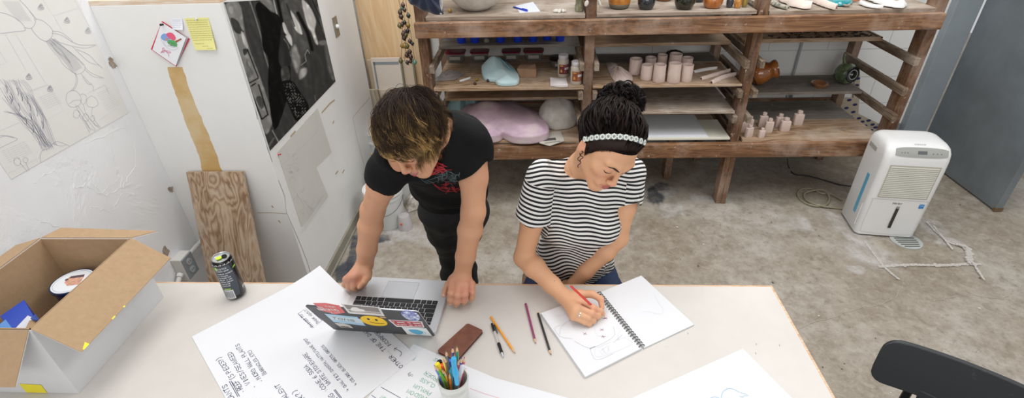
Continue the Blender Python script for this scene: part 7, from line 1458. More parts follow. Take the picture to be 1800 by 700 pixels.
# ================================================================= PEOPLE
CXv, CDv, CTv = CR[0], CR[1], -CR[2]          # picture right, picture down, towards the camera, as world directions
def hframe(f, u):
    f = unit(CXv * f[0] + CDv * f[1] + CTv * f[2]); u = CXv * u[0] + CDv * u[1] + CTv * u[2]; u = unit(u - f * (u @ f)); r = np.cross(f, u); return np.stack([r, f, u], 1)     # columns right, forward, up
def head(F, c, R, sc=1.0, jaw=1.0, lips=1.0):
    c = V3(c); W = lambda x, y, z: c + R @ V3(x, y, z) * sc; k = .02; F0 = F
    class _S:
        def ell(s, p, r, R=None, k=None, sub=False): F0.ell(p, (V3(r) if not isinstance(r, float) else V3(r, r, r)) * sc, R, k, sub)
        def cap(s, a, b, ra, rb=None, k=None, sub=False): F0.cap(a, b, ra * sc, None if rb is None else rb * sc, k, sub)
    F = _S()
    F.ell(W(0, -.018, .032), (.0745, .094, .080), R, .01); F.ell(W(0, .030, .022), (.062, .058, .060), R, .02)
    F.ell(W(0, .034, -.030), (.056, .052, .070), R, .025)
    for s in (-1, 1):
        F.cap(W(s * .052, -.002, -.050 * jaw), W(s * .016, .076, -.098), .015, .012, .03); F.ell(W(s * .038, .058, -.022), (.020, .020, .016), R, .022)
        F.cap(W(s * .012, .090, .026), W(s * .046, .074, .026), .0085, .007, .014)
        F.ell(W(s * .031, .094, .004), (.0145, .011, .0105), R, .009, True); F.ell(W(s * .0305, .0755, .0035), (.0150, .0135, .0120), R, .003)
        F.ell(W(s * .0105, .1005, -.0345), (.0078, .0095, .0068), R, .006)
    F.ell(W(0, .072, -.096), (.019, .018, .015), R, .018)
    F.cap(W(0, .0895, .014), W(0, .1085, -.027), .0062, .0085, .010); F.ell(W(0, .1095, -.0295), (.0092, .0085, .0080), R, .006)
    for s in (-1, 1): F.ell(W(s * .0058, .1055, -.0395), (.0028, .004, .003), R, .002, True)
    F.ell(W(0, .083, -.062), (.030, .018, .018), R, .015)
    F.ell(W(0, .0975, -.0560), (.0205, .0075 * lips, .0052), R, .004); F.ell(W(0, .0965, -.0655), (.0175, .0085 * lips, .0062), R, .004); F.cap(W(-.021, .094, -.0608), W(.021, .094, -.0608), .0016, .0016, .002, sub=True); F.cap(W(-.021, .094, -.0608), W(0, .1055, -.0605), .001, .001, .002, sub=True)
    for s in (-1, 1):
        Re = R @ np.array(Matrix.Rotation(s * .35, 3, 'Z')); F.ell(W(s * .079, -.010, -.006), (.0085, .018, .031), Re, .006); F.ell(W(s * .087, -.006, -.002), (.0050, .0105, .020), Re, .003, True); F.ell(W(s * .0775, -.008, -.034), (.006, .009, .010), R, .006)
def hand(F, wr, mcp, fing, thumb, rw=.024, rf=.0085, ring=None):
    """wr wrist point; mcp four knuckles; fing four lists of joints; thumb list of joints"""
    F.cap(wr, (V3(mcp[1]) + V3(mcp[2])) / 2, rw * .86, .015, .016)
    for i, m in enumerate(mcp):
        F.cap(V3(wr) + (V3(m) - V3(wr)) * .15, m, rw * .55, .0118 - .001 * (i == 3), .014)
        rr = rf * (1.0, 1.04, 1.0, .86)[i]; js = [m] + fing[i]; rs = [rr * 1.2, rr * 1.08, rr, rr * .84]
        F.chain(js, rs[:len(js)], .0035)
        for j, q in enumerate(js[:-1]): F.ell(q, rr * (1.22 if j == 0 else 1.14), k=.004)
    th = [V3(wr) + (V3(thumb[0]) - V3(wr)) * .25] + [V3(q) for q in thumb]; F.chain(th[:2], [rw * .6, .0145], .014); F.chain(th[1:], [.0145, .0118, .0100, .0085][:len(th) - 1], .006)
    F.cap(thumb[0], V3(mcp[0]) * .55 + V3(wr) * .45, .012, .012, .016)
def skin_cols(P, base, deep, lowfreq=14):
    n = .5 + .5 * np.sin(P[:, 0] * lowfreq * 3 + np.sin(P[:, 1] * 31) * 2) * np.sin(P[:, 2] * lowfreq * 2.3 + 1); b, d = np.array(lin(base)), np.array(lin(deep)); C = b + (d - b) * (n[:, None] * .35); C[:, 3] = 1; return C
def tint(C, P, c, r, col, R=None, soft=1.0, amt=1.0):
    q = (P - V3(c)) if R is None else (P - V3(c)) @ R; d = np.linalg.norm(q / V3(r), axis=1); w = np.clip((1 + .5 * soft - d) / soft, 0, 1)[:, None] * amt; w = w * w * (3 - 2 * w); C[:] = C * (1 - w) + np.array(lin(col)) * w; C[:, 3] = 1
def face_paint(C, P, c, R, lip, flush, sc=1.0):
    W = lambda x, y, z: V3(c) + R @ V3(x, y, z) * sc; P = P
    for s in (-1, 1): tint(C, P, W(s * .040, .075, -.03), (.022, .03, .018), flush, R, 1.2, .45); tint(C, P, W(s * .08, -.01, -.006), (.02, .02, .03), flush, R, 1, .5)
    tint(C, P, W(0, .112, -.032), (.014, .012, .012), flush, R, 1, .5)
    tint(C, P, W(0, .100, -.0562), (.020, .02, .0048), lip, R, .5, .85); tint(C, P, W(0, .100, -.0655), (.0165, .02, .0055), lip, R, .5, .85); tint(C, P, W(0, .1, -.0607), (.019, .02, .0009), '6a2f2a', R, .8, .9)
    for s in (-1, 1):
        tint(C, P, W(s * .0058, .1055, -.0405), (.0020, .004, .0016), '7a4436', R, .7, .7); tint(C, P, W(s * .031, .085, .011), (.015, .02, .006), flush, R, 1, .35)
SKm = attrmat('skin', 'col', .52, .12, .08, 350, .4)
def strands(name, L, m, parent, cols=None, sides=3):
    """L list of (points (n,3), radii (n)) all the same n"""
    n = len(L[0][0]); PT = np.array([l[0] for l in L]); RD = np.array([l[1] for l in L]); T = np.gradient(PT, axis=1); T /= np.linalg.norm(T, axis=2, keepdims=True) + 1e-9
    ref = np.where(np.abs(T[..., 2:3]) > .9, np.array([1., 0, 0]), np.array([0, 0, 1.])); X = np.cross(ref, T); X /= np.linalg.norm(X, axis=2, keepdims=True) + 1e-9; Y = np.cross(T, X)
    V = np.stack([PT + (X * math.cos(2 * PI * j / sides) + Y * math.sin(2 * PI * j / sides)) * RD[..., None] for j in range(sides)], 2); k = len(L); V = V.reshape(-1, 3)
    b = (np.arange(k)[:, None, None] * n + np.arange(n - 1)[None, :, None]) * sides; j = np.arange(sides)[None, None]; j2 = (j + 1) % sides
    Q = np.stack([b + j, b + j2, b + sides + j2, b + sides + j], -1).reshape(-1, 4); o = np_mesh(name, V, Q, m, parent)
    if cols is not None: setcol(o, np.repeat(np.array(cols).reshape(-1, 4), sides, 0))
    return o
HM = NT('hair_strands'); a_ = HM.node('ShaderNodeAttribute', attribute_name='col'); HM.col(a_.outputs['Color']); HM.setp(Roughness=.42); HM.b.inputs['Specular IOR Level'].default_value = .2; HM = HM.m
from mathutils.bvhtree import BVHTree
def bvh(P, Q): return BVHTree.FromPolygons([Vector(p) for p in P], [tuple(int(i) for i in q) for q in Q])
def hit(T, px, py, off=.001):
    d = unit(ray(px, py)); r = T.ray_cast(Vector((0, 0, CAMZ)), Vector(d)); 
    return (V3(r[0]) + V3(r[1]) * off, V3(r[1])) if r[0] is not None else (None, None)
def surf_strokes(name, T, strokes, m, parent, w, off=.0008, taper=False):
    mb = MB()
    for pl in strokes:
        S = smooth_line([V3(a, b, 0) for a, b in pl], 5) if len(pl) > 2 else [V3(a, b, 0) for a, b in pl]; pts = []; ns = []
        for q in S:
            h_, n_ = hit(T, q[0], q[1], off)
            if h_ is not None: pts.append(h_); ns.append(n_)
        if len(pts) < 2: continue
        vs = []; k = len(pts)
        for i in range(k):
            t = unit(pts[min(i + 1, k - 1)] - pts[max(i - 1, 0)]); sd_ = unit(np.cross(ns[i], t)) * w / 2 * ((.35 + .65 * math.sin(PI * (i + .6) / (k + .2))) if taper else 1); vs += [pts[i] - sd_, pts[i] + sd_]
        mb.add(vs, [(2 * i, 2 * i + 2, 2 * i + 3, 2 * i + 1) for i in range(k - 1)])
    return mb.build(name, m, parent, smooth=False)
def face_strokes(name, T, c, R, sc, lines, m, parent, w):
    mb = MB()
    for sgn in (-1, 1):
        for pl in lines:
            pts = []
            for q in smooth_line([(x * sgn, 0, z) for x, z in pl], 5):
                h_ = T.ray_cast(Vector(V3(c) + R @ V3(q[0], .25, q[2]) * sc), Vector(-R[:, 1]))
                if h_[0] is not None: pts.append(V3(h_[0]) + R[:, 1] * .0009)
            k = len(pts); vs = []
            for i in range(k):
                t = unit(pts[min(i + 1, k - 1)] - pts[max(i - 1, 0)]); s_ = unit(np.cross(R[:, 1], t)) * w / 2 * (.3 + .7 * math.sin(PI * (i + .8) / (k + .6))); vs += [pts[i] - s_, pts[i] + s_]
            mb.add(vs, [(2 * i, 2 * i + 2, 2 * i + 3, 2 * i + 1) for i in range(k - 1)])
    return mb.build(name, m, parent, smooth=False)
BROW, LASH = [[(.011, .019), (.022, .0235), (.034, .026), (.047, .020)]], [[(.017, -.004), (.024, -.0075), (.032, -.0085), (.040, -.0065), (.045, -.002)]]
# ------------------------------------------------------------------ the standing person leaning on the table
man = thing('person', 'person in a black printed t-shirt leaning on both hands over the laptop', 'person', (-.3, 1.72, 0))
mR = hframe((-.33, .87, .27), (-.44, -.43, .77)); mH = att(727, 236, 1.345)
mS = V3(-.398, 1.215, 1.305), V3(-.190, 1.335, 1.290); C7 = V3(-.285, 1.345, 1.352); PEL = onz(794, 338, .93); xs = unit(mS[1] - mS[0]); xp = unit(V3(1, .12, 0))
CH = (C7 + PEL) / 2 + V3(0, -.03, .06)
tor = [(PEL + V3(0, 0, -.06), .122, .094, xp), (PEL + V3(0, 0, .06), .118, .092, xp), ((PEL * .6 + CH * .4), .122, .092, xp + xs), (CH, .135, .105, xs), (C7 * .75 + CH * .25 + V3(-.01, -.05, -.03), .135, .082, xs), (C7 + V3(-.012, -.045, -.03), .075, .055, xs)]
F = Sdf(); F.k = .012; head(F, mH, mR, .895); nk = mH + mR @ V3(0, -.035, -.06)
F.cap(nk, C7 + V3(-.01, -.015, -.025), .050, .052, .02); F.loft([(p, a * .84, b * .80, x) for p, a, b, x in tor], .03)
eL, wL = V3(-.518, 1.30, 1.075), onz(641, 466, .845); eR, wR = att(832, 372, 1.56), onz(813, 482, .832)
for S, E, W_ in ((mS[0], eL, wL), (mS[1], eR, wR)):
    mid = (S + E) / 2; F.chain([S, mid, E], [.044, .041, .035], .02); fa = E + (W_ - E) * .28; F.loft([(E, .034, .034, xs), (fa, .037, .033, xs), (E + (W_ - E) * .7, .030, .026, xs), (W_, .0265, .020, xs)], .02)
    F.cap(E, W_, .026, .018, .02)
Z = lambda a, b, z: onz(a, b, z)
hand(F, wL, [Z(633, 483, .838), Z(624.5, 486, .840), Z(616, 488, .834), Z(608.5, 491, .824)], [[Z(632, 500, .812), Z(634, 502, .785), Z(637, 493, .78)], [Z(623, 504, .808), Z(625, 506, .780), Z(628, 497, .776)], [Z(614.5, 504, .802), Z(616, 506, .777), Z(620, 497, .774)], [Z(606.5, 500, .797), Z(608, 502, .776), Z(613, 495, .774)]],
     [Z(645, 480, .838), Z(646, 488, .830), Z(640, 497, .828), Z(632, 505, .818)], .028, .0108)
hand(F, wR, [Z(795, 497, .822), Z(807, 500, .826), Z(819, 501, .823), Z(830, 500, .813)], [[Z(793, 516, .816), Z(792, 527, .793), Z(791, 533, .773)], [Z(804.5, 519, .818), Z(803, 530, .794), Z(802, 536, .764)], [Z(817.5, 518, .813), Z(816, 528, .790), Z(815, 533, .762)], [Z(830, 514, .804), Z(829, 523, .784), Z(828, 528, .762)]],
     [Z(797, 492, .815), Z(788, 501, .803), Z(783, 511, .796), Z(780.5, 519, .791)], .028, .0106)
body, P, Q = solid('body', F, (-.72, .98, .745), (-.08, 1.78, 1.52), .0028, SKm, man)
C = skin_cols(P, 'cd9a79', 'bd8767'); face_paint(C, P, mH, mR, 'b0706a', 'c07a66', .895)
for w_, js in ((wL, [Z(624, 488, .84), Z(612, 490, .83)]), (wR, [Z(800, 500, .82), Z(825, 503, .82), Z(804, 520, .81), Z(818, 520, .81)])):
    for j in js: tint(C, P, j, (.03, .03, .03), 'cf8f78', None, 1, .6)
for a, b, z in ((791, 535, .776), (802, 538, .768), (815, 535, .766), (828, 530, .766), (631, 506.5, .825), (779.5, 520.5, .794)): tint(C, P, Z(a, b, z), (.0065, .006, .006), 'e6bba6', None, .5, .7)
setcol(body, C); Tm = bvh(P, Q)
# t-shirt
BKt = NT('black_jersey'); BKt.col(BKt.ramp(BKt.noise(BKt.co(), 160, 3, .6), [(.4, lin('08090a')), (.7, lin('0e0f11'))])); BKt.setp(Roughness=.85); BKt.b.inputs['Specular IOR Level'].default_value = .25; BKt.bump(BKt.noise(BKt.co(), 9, 5, .55), .5, .012); BKt = BKt.m
F = Sdf(); F.k = .035; F.loft([(p, a * 1.06 + .006, b * 1.06 + .008, x) for p, a, b, x in tor], .045)
def slv(F, S, E, q, r0, r1, rc, nrm=None):
    G_ = Sdf(); u = unit(E - S); G_.cap(S, q + u * .03, r0, r1, .005); G_.cut(q, u if nrm is None else nrm, .003); G_.cap(q - u * .035, q + u * .04, rc, rc + .006, .004, True); F.sub(G_, np.minimum(S, q) - .07, np.maximum(S, q) + .07, .022)
mfL, mfR = .40, .42
sL = mS[0] + (eL - mS[0]) * mfL; sR = mS[1] + (eR - mS[1]) * mfR
slv(F, mS[0], eL, sL, .052, .060, .0455); slv(F, mS[1], eR, sR, .054, .066, .045, CXv * .45 + CDv * .75 - CTv * .1); F.cap(C7 + V3(-.02, -.02, -.01), mS[0] + V3(.02, 0, .015), .045, .045, .03); F.cap(C7 + V3(-.01, -.01, -.015), mS[1] + V3(-.02, 0, .006), .042, .044, .03)
F.cap(C7 + V3(-.02, -.035, -.008), C7 * .5 + nk * .5, .056, .060, .006, True)
F.warp(lambda P: .0032 * np.sin(P[:, 2] * 46 + P[:, 0] * 30 + 2 * np.sin(P[:, 1] * 19)) + .0018 * np.sin(P[:, 0] * 62 - P[:, 2] * 38 + P[:, 1] * 21))
F.ell(mH + mR @ V3(0, .045, -.035) * .9, (.066, .075, .088), mR, .012, True); hemz = PEL[2] - .03; F.cut((0, 0, hemz), (0, 0, -1), .004)
shirt, P, Q = solid('t_shirt', F, (-.62, 1.05, hemz - .02), (-.03, 1.82, 1.47), .004, BKt, man, it=2); Ts = bvh(P, Q)
sp_ = 3.5; sc_ = lambda *p: [(640 + x / sp_, 150 + y / sp_) for x, y in p]
red = [sc_(*p) for p in [((285, 545), (330, 520), (380, 540), (350, 555), (300, 560)), ((300, 530), (345, 515), (390, 500), (440, 515), (490, 520), (540, 518)), ((380, 500), (400, 530), (430, 545), (470, 530)), ((430, 490), (460, 500), (440, 530), (410, 540)), ((320, 560), (370, 550), (400, 555), (440, 540)), ((420, 600), (470, 630), (520, 635), (565, 620)), ((430, 610), (480, 645), (540, 650), (570, 640)), ((500, 620), (530, 600), (560, 605)), ((360, 500), (350, 530), (340, 570)), ((450, 440), (480, 430), (470, 450)), ((400, 480), (440, 470), (480, 490), (510, 500)), ((395, 520), (420, 510), (425, 535)), ((455, 515), (480, 505), (500, 525), (475, 540))]]
teal = [sc_(*p) for p in [((370, 590), (420, 575), (460, 560), (510, 555), (560, 565)), ((350, 575), (390, 600), (440, 590), (500, 580)), ((440, 550), (480, 548), (520, 545)), ((470, 540), (510, 530), (545, 540), (570, 555)), ((500, 590), (530, 600), (545, 620)), ((470, 575), (500, 590), (540, 590), (565, 600)), ((380, 600), (400, 590), (430, 598))]]
r8 = random.Random(8)
def squig(cx, cy, rx, ry, n, sl):
    out = []
    for k in range(n):
        a, b = r8.uniform(-1, 1), r8.uniform(-1, 1); x, y = cx + a * rx, cy + b * ry + a * rx * sl; q = [(x, y)]; an = r8.uniform(-.9, .9)
        for _ in range(4): an += r8.uniform(-1.1, 1.1); q.append((q[-1][0] + 3.6 * math.cos(an), q[-1][1] + 2.2 * math.sin(an)))
        out.append(q)
    return out
surf_strokes('red_print', Ts, red + squig(752, 297, 20, 7, 34, -.12) + squig(785, 329, 14, 4, 14, .25), mat('print_red', '9a1f27', .8), shirt, .0038, .0014, True); surf_strokes('teal_print', Ts, teal + squig(778, 311, 22, 7, 34, .05), mat('print_teal', '414f52', .8), shirt, .0030, .0012, True)
# trousers and shoes
F = Sdf(); F.k = .03; DK = mat('black_denim', '101012', .8, 0, .3, 90)
F.loft([(PEL + V3(0, 0, .03), .118, .094, xp), (PEL + V3(0, 0, -.08), .120, .100, xp)], .04)
LG = []
for s, (a, b), (c_, d_) in ((-1, (793, 440), (798, 545)), (1, (808, 436), (812, 548))):
    hp = PEL + V3(s * .052, 0, -.09); kn = onz(a, b, .50); an = V3(kn[0] + s * .02, kn[1] + .06, .10); LG.append(an); F.chain([hp, (hp + kn) / 2, kn, kn * .6 + an * .4, an], [.085, .072, .056, .055, .046], .03)
F.warp(lambda P: .003 * np.sin(P[:, 2] * 60 + 3 * np.sin(P[:, 0] * 40 + P[:, 1] * 30))); F.cut((0, 0, PEL[2] + .045), (0, 0, 1), .004); F.cut((0, 0, .09), (0, 0, -1), .004)
solid('trousers', F, (-.55, 1.45, .06), (-.05, 1.95, 1.02), .006, DK, man, it=1)
def shoe(an, d, par, m='1b1b1d'):
    d = unit(V3(d[0], d[1], 0)); F = Sdf(); F.k = .02; a = V3(an[0], an[1], .045); F.cap(a - d * .04, a + d * .02, .040, .042); F.cap(a, a + d * .16 + V3(0, 0, -.008), .040, .034); F.cap(a + V3(0, 0, .02), a + V3(0, 0, .07), .042, .045); F.cut((0, 0, .012), (0, 0, -1)); o, _, _ = solid('shoe', F, a - V3(.3, .3, .06), a + V3(.3, .3, .12), .006, mat('shoe_' + m, m, .7), par, it=1)
    s_ = np.cross(d, (0, 0, 1)); mb = MB(); mb.slab([V3(*(a + d * x * 1.0 + s_ * y)[:2], .001) for x, y in [(-.08 + .08 * (1 - math.cos(t)) * 1.7 if t < PI else -.08 + .08 * (1 - math.cos(2 * PI - t)) * 1.7, .04 * math.sin(t)) for t in np.linspace(0, 2 * PI, 25)[:-1]]], (0, 0, 1), .014); mb.build('sole', mat('sole_white', 'c9c7c2', .7), o, smooth=False)
for an in LG: shoe(an, (-.1, -1), man)
# hair of the standing person
def comb(n, c, R, whorl, rnd, length, steps, dens, ell=(.078, .099, .086), oc=(0, -.016, .030), lift=(.004, .026), bias=(0, 0, 0), wave=.003, flick=.02):
    ell, oc, wh = V3(ell), V3(oc), unit(whorl); out = []
    while len(out) < n:
        v = unit(rnd.randn(3)); 
        if not dens(v): continue
        o1 = lift[0] + (lift[1] - lift[0]) * rnd.rand() ** .8; L = length(v, rnd); p = oc + ell * v; pts = []; st = L / (steps - 1); ph = rnd.rand() * 6.28; ax = unit(rnd.randn(3)); dprev = None
        for i in range(steps):
            t = i / (steps - 1); q = (p - oc) / ell; rq = np.linalg.norm(q); nrm = unit(q / ell); 
            away = unit(v * .35 + q * .0 - wh + q * (wh @ unit(q)) * 1.0); away = unit(away - nrm * (away @ nrm)); d = unit(away + V3(bias(v, t) if callable(bias) else bias) * (.4 + t) + nrm * flick * 10 * max(0, t - .75) + ax * .25)
            d = unit(d * .55 + dprev * .45) if dprev is not None else d; dprev = d; off = o1 * min(1, t * 3.2 + .25)
            pts.append(p.copy()); p = p + d * st; q = (p - oc) / (ell + off); m = np.linalg.norm(q)
            if m < 1 or (t < .7 and m > 1.0): p = oc + (ell + off) * q / m
        pts = np.array(pts); tt_ = np.linspace(0, 1, steps)[:, None]; pts = pts + ax * wave * np.sin(tt_ * 9 + ph) * tt_; out.append((v, pts, o1))
    return out
rn = np.random.RandomState(21)
def mden(v): return not (v[1] > .45 and v[2] < .34) and v[2] > -.62 and not (v[1] > .05 and v[2] < -.20)
def mlen(v, r): return (.105 + .05 * r.rand()) * (.56 if v[1] > .22 else 1.12 if v @ (mR.T @ CXv) > .3 else 1.0) * (1 if v[2] > -.1 else .55)
def locks(n, per, c, R, sc, guides, rnd, steps, r0, colf, spread=.011):
    SL, CO = [], []; tt_ = np.linspace(0, 1, steps); gv = np.array([g[0] for g in guides])
    for g, (v, pts, o1) in enumerate(guides):
        for k in range(per):
            of = rnd.randn(3) * spread * .55; of2 = rnd.randn(3) * .0016; s_ = (.82 + .36 * rnd.rand()); m = int(steps); fade = np.clip(1 - tt_ * 1.15, 0, 1)[:, None] ** .7
            q = pts + of * (.22 + .78 * fade) + of2 * tt_[:, None] * 2 + (rnd.randn(3) * .0022)[None] * np.sin(tt_ * 7 + rnd.rand() * 6)[:, None]; dd = (q[-1] - q[-2]) * (s_ - 1) * 3; q = q + dd * (tt_ ** 3)[:, None]
            SL.append((c + (q @ R.T) * sc, (r0 * (.7 + .6 * rnd.rand())) * (1 - tt_ ** 3 * .8))); CO.append(colf(v, tt_, rnd, g))
    return SL, CO
bR_, bD_ = mR.T @ CXv, mR.T @ CDv
def mbias(v, t):
    px_, py_ = v @ bR_, v @ bD_
    return bR_ * (1.5 * t * (.35 + .65 * (px_ < .35)) - .35 * (px_ < -.55) * (1 - t)) + bD_ * (.35 - .25 * t)
gd = comb(460, mH, mR, (.08, -.80, .60), rn, mlen, 16, mden, lift=(.002, .017), bias=mbias, wave=.007, flick=.02)
def mcol(v, t, r, g):
    rg = np.random.RandomState(g); b = np.array(lin('33251c')) * (.75 + .6 * r.rand()); cl = math.sin(v[0] * 6 + 1) * math.cos(v[2] * 5 + v[1] * 3); pb = (.30 + .42 * cl) * (v[1] > -.45); isb = (rg.rand() < pb) * (r.rand() < .88) + .0; bl = np.array(lin(['c79f63', 'dcb67a', 'b08a54', 'd0a868'][r.randint(4)])); st = .22 + .28 * rg.rand()
    w = np.clip((t - st) * 3.0, 0, .95)[:, None] * isb; w = np.maximum(w, np.clip((t - .5) * .6, 0, .16)[:, None]); c_ = b * (1 - w) + bl * w; c_[:, 3] = 1; return c_
SL, CO = locks(0, 25, mH, mR, .895, gd, rn, 16, .00052, mcol)
hair = strands('hair', SL, HM, man, CO)
F = Sdf(); F.k = .01; F.ell(mH + mR @ V3(0, -.018, .034), (.073, .090, .079), mR); F.ell(mH + mR @ V3(0, -.03, -.01), (.073, .075, .07), mR, .02); F.cut(mH + mR @ V3(0, .062, .045), mR @ V3(0, .75, -.66), .01); F.cut(mH + mR @ V3(0, -.01, -.055), mR @ V3(0, .25, -1), .01)
hb, P, Q = solid('hair_base', F, mH - .16, mH + .16, .004, mat('hair_root', '1d1510', .95, spec=.05), hair, it=1)
face_strokes('eyebrows', Tm, mH, mR, .895, BROW, mat('brow_brown', '4a3526', .8), man, .006); face_strokes('eyelashes', Tm, mH, mR, .895, LASH, mat('brow_brown', ''), man, .0022)
mb = MB(); mb.ball(mH + mR @ V3(-.0125, .104, -.039) * .895, .0016, 8, 6); mb.build('nose_ring', mat('ring_dark', '2a2a2c', .3, .7), man)
# ------------------------------------------------------------------ the seated person drawing
wom = thing('person', 'seated person in a black and white striped t-shirt drawing in the sketchbook', 'person', (.16, 1.6, 0))
wR_ = hframe((.24, .885, .40), (.457, -.465, .758)); wH = att(1068, 260, 1.44)
S1, S2 = att(953, 312, 1.62), att(1108, 306, 1.67); N0 = (S1 + S2) / 2 + V3(.0, .02, .035); HIP = V3(.135, 1.60, .565); xw = unit(S2 - S1); CHW = (N0 * .62 + HIP * .38) + V3(0, -.035, 0)
torw = [(HIP + V3(0, 0, -.03), .15, .11, (1, 0, 0)), (HIP + V3(0, -.02, .09), .128, .098, (1, 0, 0)), (HIP * .68 + N0 * .32 + V3(0, -.035, 0), .112, .09, (1, 0, 0)), (CHW, .128, .095, xw), (N0 * .85 + HIP * .15 + V3(0, -.015, 0), .13, .072, xw), (N0 + V3(.0, -.005, -.01), .075, .048, xw)]
E1, W1 = onz(921, 452, .835), onz(991, 521, .796); E2, W2 = att(1086, 418, 1.76), att(1008, 500, 1.84)
F = Sdf(); F.k = .012; head(F, wH, wR_, .93, .96, 1.15); nk = wH + wR_ @ V3(0, -.030, -.062); F.cap(nk, N0 + V3(0, -.005, 0), .043, .050, .03); F.loft([(p, a * .92, b * .88, x) for p, a, b, x in torw], .04)
for s in (-1, 1): F.ell(CHW + V3(s * .058, -.078, .01), (.052, .045, .055), k=.03)
for S, E, W_ in ((S1, E1, W1), (S2, E2, W2)):
    F.chain([S, (S + E) / 2, E], [.039, .038, .033], .02); F.loft([(E, .033, .033, xw), (E + (W_ - E) * .28, .036, .032, xw), (E + (W_ - E) * .72, .027, .023, xw), (W_, .0235, .0175, xw)], .02); F.cap(E, W_, .022, .016, .02)
ztp = .7582
hand(F, W1, [Z(1019, 529, .806), Z(1015, 540, .808), Z(1010, 550, .800), Z(1007, 558, .787)], [[Z(1043, 541, .803), Z(1056, 547, .787), Z(1061, 552, .772)], [Z(1040, 551, .798), Z(1051, 556, .778), Z(1053, 557, .768)], [Z(1034, 560, .787), Z(1043, 564, .772), Z(1041, 562, .767)], [Z(1028, 567, .776), Z(1036, 570, .768), Z(1034, 567, .767)]],
     [Z(1018, 518, .800), Z(1040, 517, .806), Z(1056, 526, .797), Z(1058, 541, .782)], .0225, .0082)
dl_ = unit(W2 - E2); wz_ = W2 + dl_ * .02; hx = unit(np.cross(dl_, (0, 0, 1)))
hand(F, W2, [W2 + dl_ * .085 + hx * x for x in (.027, .009, -.009, -.026)], [[W2 + dl_ * .115 + hx * x + V3(0, 0, -.012), W2 + dl_ * .132 + hx * x + V3(0, 0, -.028), W2 + dl_ * .138 + hx * x + V3(0, 0, -.042)] for x in (.029, .010, -.009, -.027)], [W2 + dl_ * .03 + hx * .03, W2 + dl_ * .06 + hx * .045, W2 + dl_ * .085 + hx * .048], .0225, .0082)
body, P, Q = solid('body', F, (-.12, .98, .50), (.42, 1.76, 1.44), .0028, SKm, wom)
C = skin_cols(P, 'daa782', 'cb946f'); face_paint(C, P, wH, wR_, 'b5605c', 'e29c84', .93)
for j in [Z(1022, 535, .80), Z(1043, 545, .80), Z(1056, 530, .79)]: tint(C, P, j, (.025, .025, .02), 'dd9a84', None, 1, .4)
for a, b, z in ((1062.5, 551, .776),): tint(C, P, Z(a, b, z), (.006, .006, .006), 'ecc3b0', None, .5, .8)
for i, (a, b) in enumerate([(975, 494), (940, 470), (1062, 298)]): q_, _n = hit(bvh(P, Q), a, b) if i == 0 else (Z(a, b, .82), 0); tint(C, P, q_ if q_ is not None else Z(a, b, .82), (.0022,) * 3, '8a4a30', None, .6, .8)
setcol(body, C); Tw = bvh(P, Q)
BR = mat('brow_dark', '2f211b', .8)
face_strokes('eyebrows', Tw, wH, wR_, .93, BROW, BR, wom, .0060); face_strokes('eyelashes', Tw, wH, wR_, .93, LASH, BR, wom, .0026)
# striped t-shirt
ST = NT('striped_jersey'); a_ = ST.node('ShaderNodeAttribute', attribute_name='st'); sp2 = ST.node('ShaderNodeSeparateColor'); ST.link(a_.outputs['Color'], sp2.inputs[0]); sel = ST.math('GREATER_THAN', sp2.outputs[2], .5)
cc2 = ST.math('ADD', ST.math('MULTIPLY', sp2.outputs[1], sel), ST.math('MULTIPLY', sp2.outputs[0], ST.math('SUBTRACT', 1.0, sel))); fr_ = ST.math('FRACT', ST.math('MULTIPLY', cc2, 10.0)); stp = ST.math('LESS_THAN', fr_, .48); ST.col(ST.mix(stp, lin('e4e3e0'), lin('16171a'))); ST.setp(Roughness=.85); ST.bump(ST.noise(ST.co(), 500, 3, .5), .15, .001)
F = Sdf(); F.k = .035; F.loft([(p, a * 1.05 + .012, b * 1.05 + .012, x) for p, a, b, x in torw[:-1]] + [(torw[-1][0] + V3(0, 0, -.015), .085, .05, xw)], .045)
for s in (-1, 1): F.ell(CHW + V3(s * .056, -.082, .008), (.058, .052, .062), k=.035)
h1, h2 = S1 + (E1 - S1) * .50, S2 + (E2 - S2) * .42; slv(F, S1, E1, h1, .052, .060, .048); slv(F, S2, E2, h2, .052, .060, .048)
F.cap(N0 + V3(0, 0, -.015), S1 + V3(.015, 0, .012), .044, .043, .03); F.cap(N0 + V3(0, 0, -.015), S2 + V3(-.015, 0, .012), .044, .043, .03)
F.ell(N0 + V3(-.018, -.045, .045), (.110, .088, .072), k=.006, sub=True)
F.warp(lambda P: .0026 * np.sin(P[:, 2] * 42 + P[:, 0] * 34 + 2.2 * np.sin(P[:, 0] * 22 + P[:, 1] * 16)) * (P[:, 2] < 1.03) + .0016 * np.sin(P[:, 0] * 70 - P[:, 2] * 44))
F.cut(HIP + V3(0, 0, .0), (0, .1, -1), .004)
shirt, P, Q = solid('striped_t_shirt', F, (-.14, 1.22, HIP[2] - .05), (.44, 1.80, 1.22), .004, ST.m, wom, it=2)
axw = unit(N0 - HIP); ts_ = (P - HIP) @ axw + .8 * (P[:, 1] - 1.5) + .018 * np.sin((P[:, 0]) * 28 + 1.0 + P[:, 2] * 9) * np.clip((1.0 - P[:, 2]) * 5, 0, 1) + .007 * np.cos(P[:, 0] * 15 + 2) + .003 * np.sin(P[:, 0] * 60 + P[:, 2] * 14)
def arm_co(S, E): u = unit(E - S); t = (P - S) @ u; r = np.linalg.norm(P - S - t[:, None] * u, axis=1); return t, r
t1_, r1_ = arm_co(S1, E1); t2_, r2_ = arm_co(S2, E2); dxs = (P - N0) @ xw; l1, l2 = [np.linalg.norm(q - N0) - .035 for q in (S1, S2)]; m1 = np.minimum.reduce([t1_ - .012, .09 - r1_, -dxs - l1]); m2 = np.minimum.reduce([t2_ - .012, .09 - r2_, dxs - l2])
